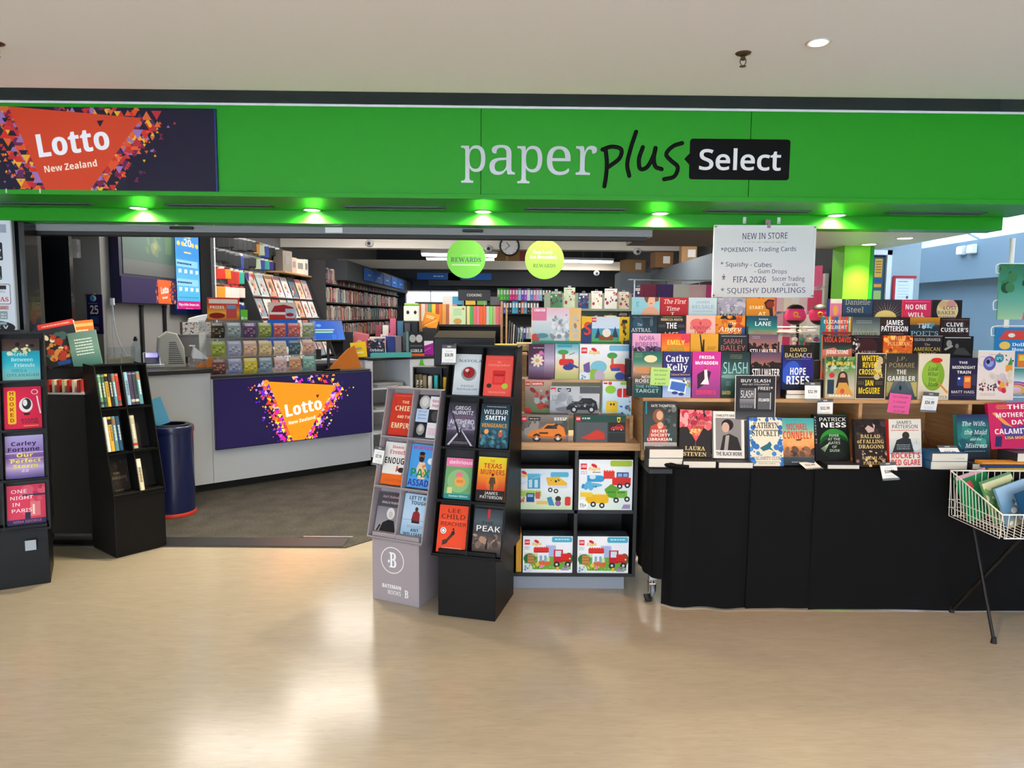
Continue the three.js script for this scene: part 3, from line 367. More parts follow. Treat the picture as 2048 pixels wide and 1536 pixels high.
  laura: (d) => d.B('#2a2322').N(46, 0, 0, 100, 52, 13, '#d8485c', '#f0848a', '#c2324c', '#e86a6a', '#f2a6a2').P('#2a2322', 0, 56, 40, 92, 0, 110).P('#2a2322', 100, 56, 60, 92, 100, 110).P('#e8585a', 22, 50, 78, 50, 52, 100).N(14, 36, 62, 28, 22, 5, '#f6c86a', '#f08a5a').X('Our', 50, 30, 30, 11, '#3a1a20', 4).X('Infinite', 56, 46, 60, 11, '#3a1a20', 4).X('Fates', 56, 60, 44, 11, '#3a1a20', 4).R(50, 96, 2, 20, '#8a4a44').X('LAURA', 50, 128, 62, 13, '#f2d48a', 2).X('STEVEN', 50, 146, 72, 13, '#f2d48a', 2),
  monk: (d) => d.B('#e9e6df').X('CHARLOTTE GRIMSHAW', 50, 18, 82, 7, '#2c2a2a', 0).R(8, 22, 82, 102, '#8b8786').E(46, 44, 19, 18, '#241f1f').E(40, 52, 12, 16, '#cfa898').P('#2a2626', 22, 124, 32, 78, 52, 72, 78, 84, 90, 124).P('#a9a29c', 34, 124, 40, 78, 52, 76, 46, 124).X('THE BLACK MONK', 50, 141, 82, 12, '#1c1a1a', 0),
  stockett: (d) => d.B('#e6dcc6').N(26, 0, 0, 14, 150, 6, '#2f6ab0', '#4a86c8').N(26, 88, 0, 12, 150, 6, '#2f6ab0', '#4a86c8').N(8, 10, 4, 80, 5, 6, '#2f6ab0').X('KATHRYN', 50, 34, 76, 18, '#1d1c20', 2).X('STOCKETT', 50, 58, 84, 19, '#1d1c20', 2).P('#2a6a7a', 30, 94, 52, 82, 60, 74, 66, 84, 62, 92, 72, 104, 58, 98, 40, 104).E(20, 90, 9, 9, '#3a72b4').E(80, 92, 9, 9, '#3a72b4').E(72, 112, 7, 7, '#4a86c8').E(24, 110, 6, 6, '#4a86c8').X('The', 30, 118, 14, 6, '#2c4a58', 4).X('CALAMITY CLUB', 50, 130, 80, 10, '#2c4a58', 3).R(14, 136, 72, 0.8, '#444').X('from the author', 50, 143, 50, 4, '#555', 3),
  connelly: (d) => d.G('#3f9aa0', '#5fb0a8', '#e8b878', '#e8904a', '#7a5a48', '#4c4a4c').X('MICHAEL', 46, 38, 66, 21, '#d8381c', 0).X('CONNELLY', 48, 66, 92, 24, '#d8381c', 0).P('#2a3a3a', 40, 68, 60, 66, 58, 71, 46, 72).X('IRONWOOD', 50, 90, 72, 13, '#f2b474', 0).N(14, 0, 96, 100, 30, 10, '#6a4a3a', '#8a6248', '#3c3434').V(0, 124, 100, 26, '#3a4a52', '#2a3036').Q(28, 138, 26, 1, 3, '#ccc', 2),
  ness: (d) => { d.B('#121414').R(14, 4, 80, 1.4, '#3a6a3a').X('PATRICK', 54, 24, 78, 12, '#f6f6f2', 1).X('NESS', 56, 44, 76, 16, '#f6f6f2', 0).E(56, 88, 40, 40, '#2c8a2c').E(56, 98, 42, 34, '#1a4a22').E(58, 110, 44, 32, '#161e18'); ['PIPER', 'AT THE', 'GATES', 'OF', 'DUSK'].forEach((s, i) => d.X(s, 56, 74 + i * 12, [28, 36, 34, 14, 30][i], 8, '#dfe8dc', 1)); for (let i = 0; i < 4; i++) d.L('#b8d8a8', 1.6, 18 + i * 3, 112 + i * 3, 42, 94); for (let i = 0; i < 10; i++) d.X('PATRICK NESS'[i] ?? 'N', 5, 14 + i * 9, 5, 6, '#ddd', 1); },
  ballad: (d) => d.B('#251c1c').N(30, 0, 0, 100, 60, 8, '#3a2c2c', '#4a3836', '#1c1414').P('#c9a8a0', 34, 30, 44, 20, 62, 30, 58, 14, 66, 20, 62, 40, 44, 44).X('BALLAD', 50, 60, 62, 11, '#e8c878', 2).X('of FALLING', 50, 76, 84, 11, '#e8c878', 2).X('DRAGONS', 52, 92, 80, 11, '#e8c878', 2).N(22, 0, 100, 100, 46, 5, '#b99a90', '#8a6a62', '#d9bf8a').X('SARAH A', 52, 126, 60, 10, '#d9b868', 2).X('PARKER', 52, 142, 54, 10, '#d9b868', 2),
  rocket: (d) => d.B('#e2dcd2').V(0, 60, 100, 50, '#dcd6cc', '#aab4ba').X('JAMES', 48, 16, 46, 10, '#22262a', 1).X('PATTERSON', 50, 30, 80, 11, '#22262a', 1).Q(8, 35, 84, 1, 3, '#c2453a', 2).E(52, 52, 11, 12, '#3a2e28').P('#2a3034', 10, 104, 24, 66, 44, 58, 66, 62, 76, 104).Q(24, 80, 40, 3, 6, '#cfd6d8', 1.8).P('#b8bec2', 80, 88, 84, 60, 88, 88).E(84, 88, 12, 10, '#cfd3d4').X("ROCKET'S", 50, 122, 90, 18, '#d8281f', 0).X('RED GLARE', 50, 143, 90, 17, '#d8281f', 0),
  wife: (d) => d.G('#2a2f5a', '#2a6a72', '#2f7a78', '#1d3a48', '#141c28').N(24, 10, 20, 80, 90, 12, '#3a8a84', '#235a66', '#4a9a8a').X('The Wife,', 52, 38, 76, 14, W1, 4).X('the Maid', 56, 66, 70, 14, W1, 4).X('and the', 56, 86, 36, 8, W1, 4).X('Mistress', 56, 110, 68, 14, W1, 4).Q(20, 120, 64, 1, 3, '#9fb8b8', 2).V(0, 128, 100, 22, '#20242c', '#2a2e38'),
  calamity: (d) => d.B('#cc1f5c').R(22, 8, 30, 2, '#e8a04a').R(20, 13, 30, 2, '#e8a04a').R(22, 18, 30, 2, '#e8a04a').P('#e8a04a', 10, 34, 18, 30, 60, 84, 50, 86).P('#5a3a8a', 28, 66, 60, 82, 96, 70, 96, 110, 40, 120).X('THE', 70, 22, 44, 15, W1, 0).X("MOTHER'S", 58, 48, 80, 15, W1, 0).X('DAY', 74, 72, 40, 15, W1, 0).X('CALAMITY', 56, 102, 88, 17, W1, 0).X('LISA MOORE', 66, 118, 60, 9, '#f2d23a', 0).P('#2a2a5a', 14, 108, 30, 108, 26, 142, 10, 142),
};

// ---------- draped table with the book display ----------
const TY = 0.735;
{
  const t = thing('display_table', 'long display table on castors hidden under black cloth', 'table', [2.06, 0, -3.92]);
  part('top', rb(2.66, 0.028, 0.76, 0, TY - 0.019, 0, 0.004), M.black, t);
  for (const x of [-1.27, 0.56, 1.28]) for (const z of [0.255, -0.3]) {
    part('leg', bx(0.04, 0.6, 0.04, x, 0.405, z), M.steel, t);
    const c = part('castor', mg(cyl(0.011, 0.011, 0.04, x, 0.1, z, 12), rb(0.04, 0.012, 0.05, x, 0.082, z - 0.005, 0.004), bx(0.004, 0.05, 0.05, x - 0.016, 0.06, z - 0.01), bx(0.004, 0.05, 0.05, x + 0.016, 0.06, z - 0.01)), M.chrome, t, 'chrome castor');
    part('wheel', mg(new THREE.TorusGeometry(0.03, 0.011, 10, 28).rotateY(Math.PI / 2).translate(x, 0.042, z - 0.01), cyl(0.026, 0.026, 0.02, 0, 0, 0, 20).rotateZ(Math.PI / 2).translate(x, 0.042, z - 0.01)), std('#8d9094', 0.4), c);
    part('brake_pedal', rb(0.035, 0.012, 0.06, x - 0.03, 0.06, z + 0.03, 0.004).rotateX(0.15), M.black, c);
  }
}
// a hanging cloth: sheet swept along a floor path with folds that grow towards the hem
function drape(path, y0, y1, fold, amp, hem = 0) {
  const cv = new THREE.CatmullRomCurve3(path.map((p) => V(p[0], 0, p[1])), false, 'catmullrom', 0.2), n = 60, m = 14, pos = [], idx = [], uv = [];
  const L = cv.getLength();
  for (let side = 0; side < 2; side++) for (let i = 0; i <= n; i++) {
    const p = cv.getPointAt(i / n), tg = cv.getTangentAt(i / n), nx = -tg.z, nz = tg.x, s = (i / n) * L;
    for (let j = 0; j <= m; j++) {
      const v = j / m, k = 1 - v, w = amp * (0.25 + 0.75 * k) * (Math.sin(s * fold) * 0.6 + Math.sin(s * fold * 2.3 + 1.1) * 0.4) + (side ? -0.002 : 0);
      pos.push(p.x - nx * w, y0 + hem * Math.sin(s * 5) * k + (y1 - y0) * v, p.z - nz * w); uv.push(s, v * (y1 - y0));
    }
  }
  const o = (n + 1) * (m + 1);
  for (let side = 0; side < 2; side++) for (let i = 0; i < n; i++) for (let j = 0; j < m; j++) { const a = side * o + i * (m + 1) + j, b = a + m + 1; side ? idx.push(a, a + 1, b, b, a + 1, b + 1) : idx.push(a, b, a + 1, b, b + 1, a + 1); }
  const g = new THREE.BufferGeometry(); g.setAttribute('position', new THREE.Float32BufferAttribute(pos, 3)); g.setAttribute('uv', new THREE.Float32BufferAttribute(uv, 2)); g.setIndex(idx); g.computeVertexNormals(); return g;
}
{
  const t = thing('tablecloth', 'black cloth panels draped over the long display table', 'cloth', [0, 0, 0]);
  part('top', b2(0.73, 3.39, TY - 0.004, TY, -4.3, -3.525), M.cloth, t);
  part('end_drop', drape([[0.75, -3.98], [0.748, -3.82], [0.742, -3.72], [0.738, -3.63], [0.762, -3.57], [0.82, -3.545]], 0.15, TY, 22, 0.012), M.cloth, t);
  part('front_drop', drape([[0.815, -3.57], [0.86, -3.53], [0.93, -3.518], [1.08, -3.526], [1.25, -3.522]], 0.006, TY, 13, 0.02, 0.004), M.cloth, t);
  part('front_drop', drape([[1.24, -3.512], [1.33, -3.516], [1.47, -3.516], [1.572, -3.52]], 0.008, TY, 15, 0.006, 0.003), M.cloth, t);
  part('front_drop', drape([[1.562, -3.508], [1.6, -3.511], [2.0, -3.514], [2.7, -3.513], [3.38, -3.513]], 0.006, TY, 6, 0.005, 0.002), M.cloth, t);
  part('gathered_corner', mg(tube([[0.75, 0.737, -3.66], [0.79, 0.75, -3.58], [0.85, 0.744, -3.545], [0.93, 0.74, -3.53]], 0.012, 20, 8), tube([[0.78, 0.735, -3.62], [0.83, 0.752, -3.56], [0.9, 0.738, -3.53]], 0.009, 16, 8)), M.cloth, t, 'bunched cloth corner');
}
{ // open wooden cubby that carries the tiers
  const x0 = 0.725, x1 = 2.66, t = thing('wooden_cubby', 'open wooden cubby shelf standing on the black table', 'shelf', [0, TY, 0]), h = 0.335;
  part('top_board', metres(rb(x1 - x0, 0.02, 0.4, (x0 + x1) / 2, h - 0.01, -3.92, 0.003)), M.wood, t);
  part('base_board', metres(rb(x1 - x0, 0.014, 0.4, (x0 + x1) / 2, 0.007, -3.92, 0.003)), M.wood, t);
  for (const x of [x0 + 0.01, 1.885, 2.47, x1 - 0.01]) part('upright', metres(rb(0.02, h - 0.034, 0.39, x, h / 2 - 0.003, -3.92, 0.002)), M.wood, t);
  part('back_board', metres(bx(x1 - x0, h - 0.034, 0.008, (x0 + x1) / 2, h / 2 - 0.003, -4.11)), M.wood, t);
}
const BY = TY + 0.335, STEP = 0.098;
[[0.66, 1.52, 'left-hand'], [1.69, 2.56, 'other']].forEach(([a, b], gi) => {
  const t = thing('tiered_riser', gi ? 'black stepped book riser on the cubby beside the craft box' : 'black stepped book riser on the cubby beside the building toy boxes', 'riser', [0, BY, 0]);
  for (let k = 1; k < 4; k++) { part('step', bx(b - a, k * STEP, 0.066, (a + b) / 2, (k * STEP) / 2, -3.765 - 0.07 * k), M.dark, t); part('lip', bx(b - a, 0.006, 0.003, (a + b) / 2, k * STEP + 0.003, -3.7305 - 0.07 * k), M.acrylic, t); }
});
const tiers = [
  ['target', 0.751, 0, 0.156, 'dark teal thriller with white title on the lowest tier under a green sticky note'], ['cathy', 0.908, 0, 0.152, 'indigo paperback with large white serif letters and a beach picture'], ['freida', 1.065, 0, 0.153, 'magenta paperback with a bride and long black shadow'], ['slash', 1.22, 0, 0.154, 'misty dark green paperback with tall pale title on the lowest tier'], ['still', 1.381, 0, 0.163, 'orange dusk over black paperback with white title on the lowest tier'],
  ['nora', 0.757, 1, 0.154, 'pink and lilac paperback on the second tier above the dark teal one'], ['emily', 0.914, 1, 0.156, 'red to yellow striped sunset paperback on the second tier'], ['yellow', 1.069, 1, 0.152, 'mustard yellow paperback with two black strokes'], ['sarah', 1.226, 1, 0.158, 'charcoal paperback with salmon red capitals on the second tier'], ['still2', 1.388, 1, 0.16, 'orange dusk skyline paperback on the second tier'],
  ['astral', 0.751, 2, 0.152, 'dark blue paperback with white serif title on the third tier'], ['last', 0.905, 2, 0.156, 'black paperback with white capitals between thin grey lines'], ['nine', 1.066, 2, 0.163, 'pale pink paperback with a rose heart'], ['angry', 1.228, 2, 0.162, 'amber and red paperback with white script title'], ['lane', 1.4, 2, 0.172, 'teal to peach paperback with thin white capitals on the third tier'],
  ['lady', 0.775, 3, 0.156, 'blue checked paperback with a woman portrait on the top tier'], ['first', 0.933, 3, 0.157, 'crimson paperback with cream brush script on the top tier'], ['kel', 1.092, 3, 0.158, 'pale sky blue paperback on the top tier'], ['starside', 1.252, 3, 0.159, 'silver grey paperback with a sword emblem under the whiteboard'], ['start', 1.414, 3, 0.16, 'ochre paperback with a dark figure under the whiteboard'],
  ['brave', 1.78, 0, 0.161, 'leafy green paperback with a long-haired woman and a red hat'], ['white', 1.943, 0, 0.162, 'cream bordered brown paperback with tall yellow capitals'], ['gambler', 2.11, 0, 0.166, 'dark grey road paperback with white capitals'], ['olive', 2.28, 0, 0.167, 'cream paperback with one huge green olive'], ['train', 2.442, 0, 0.16, 'midnight blue paperback with an orange railway carriage'],
  ['viola', 1.79, 1, 0.162, 'black and teal paperback with orange red capitals on the second tier'], ['redblack', 1.951, 1, 0.157, 'near black paperback with dark red glow on the second tier'], ['flame', 2.118, 1, 0.162, 'fiery orange leaf patterned paperback'], ['american', 2.281, 1, 0.16, 'dark plum paperback with golden capitals'], ['blackphoto', 2.446, 1, 0.166, 'black photographic paperback at the end of the second tier'],
  ['gilbert', 1.813, 2, 0.166, 'multicoloured striped paperback with white capitals on the third tier'], ['chris', 1.976, 2, 0.155, 'grey to straw coloured paperback on the third tier'], ['patterson', 2.133, 2, 0.157, 'dark brown paperback with bold white capitals on the third tier'], ['poet', 2.299, 2, 0.168, 'gold topped dark blue paperback with spaced letters'], ['clive', 2.467, 2, 0.16, 'black paperback with white capitals at the end of the third tier'],
  ['small', 1.83, 3, 0.08, 'narrow pink and navy book at the start of the top tier'], ['steel', 1.957, 3, 0.168, 'navy paperback with golden script on the top tier'], ['burst', 2.125, 3, 0.161, 'dark paperback with a golden sunburst on the top tier'], ['noone', 2.29, 3, 0.158, 'raspberry red paperback with white capitals on the top tier'], ['baker', 2.461, 3, 0.166, 'dark brown paperback with a stack of cream loaves'],
];
const tops = [0.245, 0.24, 0.241, 0.241];
for (const [k, x, r, w, label] of tiers) standBook(covers[k], x, BY + STEP * r, -3.765 - 0.07 * r, w - 0.002, tops[r] + (k === 'brave' || k === 'train' ? -0.02 : 0), label, { group: 'paperbacks on the tiered display', lean: 0.04, th: 0.018 });
// lying books under the upright one near the middle
function lying(x, y, z, n, w, d, th, label, o = {}) {
  for (let i = 0; i < n; i++) {
    const t = thing('lying_paperback', n > 1 ? (i ? 'upper ' : 'lower ') + label : label, 'book', [x + (o.jit ?? 0) * (i % 2 ? 1 : -1), y + i * th, z], (o.turn ?? 0) + (i % 2 ? 0.03 : 0), o.group);
    const c = o.cover ?? std('#2c2e33', 0.5);
    part('cover', mg(bx(w, SPN, d, 0, SPN / 2, 0), bx(w, SPN, d, 0, th - SPN / 2, 0), bx(SPN, th, d, -w / 2 + SPN / 2, th / 2, 0)), c, t);
    part('pages', bx(w - 0.006, th - 2 * SPN, d - 0.004, 0.002, th / 2, 0.001), M.pages, t);
  }
  return y + n * th;
}
{
  const y = lying(1.575, BY, -3.79, 2, 0.185, 0.12, 0.024, 'closed paperback lying under the blue thriller on the cubby', { group: 'books lying on the cubby' });
  standBook(covers.hope, 1.549, y, -3.77, 0.16, 0.236, 'blue and black thriller with gold and white capitals standing on two lying books', { lean: 0.05, th: 0.03, fx: 0.02, fy: 0.3 });
}
{ // craft kit box
  const c = cell(220, 290, (d) => d.B('#e4d6cd').R(0, 0, 100, 3, '#cfe6ee').E(14, 28, 13, 13, '#c2b8c8').E(14, 28, 11, 11, '#e4d6cd').E(32, 34, 17, 19, '#5a5aa8').E(32, 32, 11, 12, '#8a9ad0').E(28, 30, 5, 6, '#201c2c').E(38, 24, 4, 5, '#a83a6a').E(58, 20, 12, 12, '#2a8a9a').Q(51, 18, 14, 2, 4, '#fff', 1.4).P('#3f8a4a', 80, 40, 90, 16, 94, 40).RR(76, 38, 18, 18, 3, '#e8963a').N(14, 10, 58, 80, 26, 9, '#d0bfc4', '#d9cbb9', '#c9b6b4').N(26, 8, 88, 44, 20, 3, '#2a2a30', '#a83a4a', '#4a4a52').N(8, 56, 84, 30, 22, 7, '#e8a23a', '#c2283a', '#e05a78').N(10, 46, 4, 50, 34, 2, '#26262c').Q(10, 114, 40, 2, 4, '#a89a94', 1.4).Q(30, 10, 40, 1, 3, '#c89aa0', 2));
  const t = thing('craft_box', 'pale pink craft kit box with blue disc print at the end of the tiers', 'box', [2.61, BY, -3.79], -0.05); t.rotation.order = 'YXZ'; t.rotation.x = -0.05;
  part('carton', onCell(bx(0.19, 0.262, 0.05, 0, 0.131, 0.025), c, 0.5, 0.99), c.page.mat, t);
  part('lid_flap', bx(0.19, 0.002, 0.05, 0, 0.263, 0.025), std('#bfe0ea', 0.4), t);
}
// price tickets, sticky notes and the free-book card
const tagCell = (price) => cell(96, 110, (d) => d.B('#f2f1ee').R(0, 0, 100, 22, '#55565a').X('NEW', 50, 16, 26, 8, '#e8e8e8', 0).Q(26, 38, 48, 1, 3, '#999', 2).X('$' + price, 50, 70, 58, 20, '#26262a', 0).Q(22, 84, 56, 2, 8, '#b5b5b5', 2).R(0, 104, 100, 10, '#77787c'));
const tags = { 32: tagCell('32.99'), 34: tagCell('34.99'), 38: tagCell('37.99') };
function ticket(x, y, z, rx, ry, rz, p, label, w = 0.082, h = 0.094) { const t = thing('price_ticket', label, 'price tag', [x, y, z], ry, 'price tickets'); t.rotation.order = 'YXZ'; t.rotation.x = rx; t.rotation.z = rz; part('card', onCell(bx(w, h, 0.0012, 0, h / 2, 0), tags[p], 0.5, 0.5), tags[p].page.matte, t); part('holder', mg(bx(w + 0.004, 0.012, 0.0008, 0, 0.004, 0.001), bx(w + 0.004, 0.003, 0.006, 0, 0, 0.002)), M.acrylic, t); }
ticket(1.6, BY + 0.002, -3.665, -0.1, 0, 0, 32, 'price ticket leaning on the two lying books of the cubby');
ticket(1.69, BY - 0.09, -3.712, 0.02, 0, 0.03, 32, 'white price ticket hanging from the cubby edge above the green planet book');
ticket(2.236, BY - 0.06, -3.712, 0.1, 0.1, -0.06, 34, 'white price ticket hanging under the olive book', 0.09, 0.105);
ticket(1.57, TY + 0.001, -3.53, -1.2, 0.3, 0, 32, 'price ticket lying flat before the teal and orange thriller', 0.1, 0.08);
ticket(1.945, TY - 0.045, -3.498, -0.35, 0.25, 0, 34, 'price ticket folded over the table edge before the dragon book', 0.1, 0.09);
ticket(2.29, TY + 0.055, -3.55, -0.9, 0, 0, 38, 'curled price ticket on top of the closed pile', 0.1, 0.09);
function sticky(x, y, z, w, h, col, lines, rz, label) { const c = cell(120, Math.round((120 * h) / w), (d) => { d.B(col); lines.forEach((s, i) => d.X(s, 50, 20 + i * 22, [70, 60, 54, 56][i], 9, '#3a4a3a', 4, -0.03)); }); const t = solo('sticky_note', onCell(bx(w, h, 0.0008), c, 0.5, 0.95), c.page.matte, label, 'note', [x, y, z]); t.rotation.z = rz; }
sticky(0.816, 1.183, -3.738, 0.103, 0.095, '#b4dc7c', ['New Release', 'this month', 'trade', '$ 34.99'], -0.04, 'pale green sticky note on the dark teal thriller');
sticky(2.082, BY - 0.018, -3.712, 0.115, 0.104, '#e85a9a', ['Two Volumes', '2 release', 'now', '- $ 37.99'], -0.1, 'bright pink sticky note on the cubby edge');
{
  const c = cell(240, 300, (d) => d.B('#e8e6e2').R(2, 2, 96, 121, '#26262a').X('BUY SLASH', 50, 20, 74, 9, '#fff', 1).X('AND GET STILLWATER', 50, 28, 66, 4.6, '#ddd', 1).X('FREE!*', 74, 41, 38, 9, '#fff', 1).R(12, 36, 36, 56, '#4a4b50').X('SLASH', 30, 62, 32, 20, '#e4e4e4', 1).V(12, 66, 36, 26, '#8a8b90', '#3a3b40').R(48, 36, 3, 56, '#c8c8c8').R(56, 48, 30, 46, '#55565c').X('STILLWATER', 71, 72, 27, 8, '#eee', 0).R(86, 48, 2, 46, '#c8c8c8').Q(14, 84, 30, 2, 4, '#aaa', 1.2).V(2, 100, 96, 23, '#34353a', '#5a5b60'));
  const t = thing('offer_card', 'black framed offer card standing behind the white bordered portrait book', 'sign', [1.3, TY + 0.23, -3.66]);
  t.rotation.order = 'YXZ'; t.rotation.x = -0.05;
  part('card', onCell(bx(0.212, 0.235, 0.003, 0, 0.117, 0), c, 0.5, 0.5), c.page.mat, t);
  part('stand', mg(bx(0.2, 0.003, 0.06, 0, -0.228, -0.02), bx(0.19, 0.23, 0.003, 0, -0.113, -0.004)), M.acrylic, t);
}
// front row on the cloth
const piles = [[0.815, 0.094, 2, 0.047, -3.6, 0.178, 'grey edged thick paperback lying under the brown portrait novel'], [0.985, 0.035, 1, 0.035, -3.59, 0.17, 'single paperback lying under the pink flower novel'], [1.17, 0.03, 1, 0.03, -3.59, 0.178, 'single paperback lying under the white bordered portrait novel']];
const py = piles.map(([x, , n, th, z, w, l]) => lying(x, TY, z, n, w, 0.1, th, l, { group: 'books lying in the front row' }));
lying(1.72, TY, -3.6, 1, 0.165, 0.12, 0.022, 'thin pale book lying under the green planet novel', { group: 'books lying in the front row' });
lying(2.262, TY, -3.62, 2, 0.19, 0.15, 0.042, 'closed blue backed paperback in the pile beside the red and white thriller', { cover: std('#1d5a86', 0.5), group: 'books lying in the front row' });
lying(2.47, TY, -3.6, 1, 0.17, 0.1, 0.03, 'dark paperback lying under the teal aurora novel', { group: 'books lying in the front row' });
lying(2.69, TY, -3.6, 2, 0.2, 0.13, 0.045, 'pale paperback in the pile under the crimson novel', { group: 'books lying in the front row', turn: 0.05 });
const row = [
  ['kate', 0.803, py[0] - 0.022, -3.655, 0.172, 0.252, 0.03, 'brown novel with a red-haired woman in an orange coat'], ['laura', 0.984, py[1], -3.655, 0.168, 0.245, 0.05, 'black novel with pink petals and golden capitals'], ['monk', 1.16, py[2], -3.645, 0.162, 0.244, 0.12, 'white bordered novel with a grey seated portrait'],
  ['stockett', 1.343, TY, -3.6, 0.172, 0.25, 0.12, 'cream novel with blue flowers and a bird'], ['connelly', 1.51, TY + 0.004, -3.61, 0.165, 0.243, 0.08, 'teal and orange thriller with red capitals'], ['ness', 1.705, TY + 0.022, -3.655, 0.19, 0.24, 0.12, 'black novel with a green planet and white capitals'],
  ['ballad', 1.88, TY, -3.6, 0.165, 0.246, 0.1, 'dark novel with golden capitals and pale dragon shapes'], ['rocket', 2.062, TY, -3.61, 0.178, 0.247, 0.06, 'white thriller with a man in a dark jacket and red capitals'], ['wife', 2.445, TY + 0.03, -3.655, 0.18, 0.238, 0.08, 'teal aurora novel with white italic title'], ['calamity', 2.645, TY + 0.09, -3.66, 0.2, 0.24, 0.1, 'crimson novel with white capitals and orange stripes'],
];
for (const [k, x, y, z, w, h, lean, label] of row) standBook(covers[k], x, y, z, w, h, label, { lean: lean + 0.08, th: 0.028, group: 'novels in the front row of the table', turn: k === 'calamity' ? -0.12 : k === 'ness' || k === 'wife' || k === 'rocket' ? 0.1 : 0.02, roll: k === 'laura' ? -0.03 : k === 'calamity' ? 0.06 : k === 'monk' ? -0.015 : 0, fx: k === 'rocket' ? 0.1 : 0.02, fy: k === 'rocket' ? 0.1 : k === 'stockett' ? 0.97 : 0.5 });
solo('purple_book', mg(b2(-0.07, 0.07, 0, 0.2, 0, 0.02), b2(-0.068, 0.072, 0.003, 0.197, 0.002, 0.018)), std('#5b2c44', 0.5), 'plum coloured book standing deep inside the wooden cubby', 'book', [1.52, TY + 0.014, -3.86]);
solo('dark_book', mg(b2(-0.07, 0.07, 0, 0.2, 0, 0.02), b2(-0.068, 0.072, 0.003, 0.197, 0.002, 0.018)), std('#1f1a1e', 0.5), 'almost black book standing deep inside the cubby behind the portrait novel', 'book', [1.18, TY + 0.014, -3.86]);
[[2.26, -3.76], [1.0, -3.74]].forEach(([x, z], i) => solo('wire_easel', mg(tube([[-0.04, 0.014, 0.05], [-0.02, 0.1, 0], [0, 0.16, -0.02], [0.02, 0.1, 0], [0.04, 0.014, 0.05]], 0.0018, 20, 6), tube([[-0.04, 0.014, 0.05], [-0.045, 0.016, -0.06], [0.045, 0.016, -0.06], [0.04, 0.014, 0.05]], 0.0018, 20, 6)), M.black, i ? 'thin black wire book easel behind the pink flower novel' : 'empty thin black wire book easel behind the closed pile', 'easel', [x, TY, z]));
// bright books at the table end
[['#e8962a', 'orange'], ['#1f3f8a', 'royal blue'], ['#e8c22a', 'yellow']].forEach(([c, n], i) => { const t = thing('picture_book', n + ' picture book lying in the pile behind the wire basket', 'book', [2.55 + i * 0.015, TY + 0.044 - i * 0.02, -3.545], 0.04 * i, 'picture books at the table end'); t.position.y = TY + (2 - i) * 0.016; part('cover', mg(bx(0.28, 0.002, 0.05, 0, 0.015, 0), bx(0.28, 0.002, 0.05, 0, 0.001, 0), bx(0.003, 0.015, 0.05, -0.139, 0.0075, 0), bx(0.28, 0.015, 0.002, 0, 0.0075, 0.024)), std(c, 0.45), t); part('pages', bx(0.272, 0.012, 0.045, 0, 0.0075, -0.001), M.pages, t); });

// ---------- wire basket on folding legs ----------
{
  const x0 = 2.2, x1 = 2.95, zf = -3.05, zb = -3.43, yb = 0.53, yr = 0.755, yf = 0.64, t = thing('wire_basket', 'white wire basket on black folding legs filled with picture books', 'basket', [0, 0, 0]);
  const rim = [], bars = [], base = [];
  rim.push(rod([x0, yr, zb], [x1, yr, zb], 0.0035), rod([x0, yr, zb], [x0, yf, zf], 0.0035), rod([x1, yr, zb], [x1, yf, zf], 0.0035), rod([x0, yf, zf], [x1, yf, zf], 0.0035));
  for (let i = 0; i <= 16; i++) { const z = zf + ((zb - zf) * i) / 16, y = yf + ((yr - yf) * i) / 16; for (const x of [x0, x1]) bars.push(rod([x, y, z], [x + (x === x0 ? 0.02 : -0.02), yb, z], 0.0018, 6)); }
  for (let i = 0; i <= 24; i++) { const x = x0 + ((x1 - x0) * i) / 24; bars.push(rod([x, yf, zf], [x, yb, zf - 0.008], 0.0018, 6), rod([x, yr, zb], [x, yb, zb + 0.01], 0.0018, 6)); base.push(rod([x, yb, zf - 0.008], [x, yb, zb + 0.01], 0.0018, 6)); }
  for (const y of [0.57, 0.61]) bars.push(rod([x0 + 0.01, y, zf], [x0 + 0.01, y, zb], 0.0018, 6), rod([x0, y, zb], [x1, y, zb], 0.0018, 6));
  part('rim', mg(rim), M.wire, t); part('wire_sides', mg(bars), M.wire, t);
  part('base_grid', mg(base, rod([x0 + 0.02, yb, zf - 0.008], [x1 - 0.02, yb, zf - 0.008], 0.003), rod([x0 + 0.02, yb, zb + 0.01], [x1 - 0.02, yb, zb + 0.01], 0.003)), M.wire, t);
  for (const x of [2.3, 2.88]) { part('leg', rod([x, 0.525, zb + 0.03], [x - 0.02, 0.012, -3.155], 0.008), M.black, t); part('leg', rod([x + 0.01, 0.525, zf - 0.03], [x, 0.012, -3.5], 0.008), M.black, t); part('foot', mg(cyl(0.01, 0.013, 0.03, x - 0.02, 0.015, -3.155, 12), cyl(0.01, 0.013, 0.03, x, 0.015, -3.5, 12)), M.rubber, t); }
}
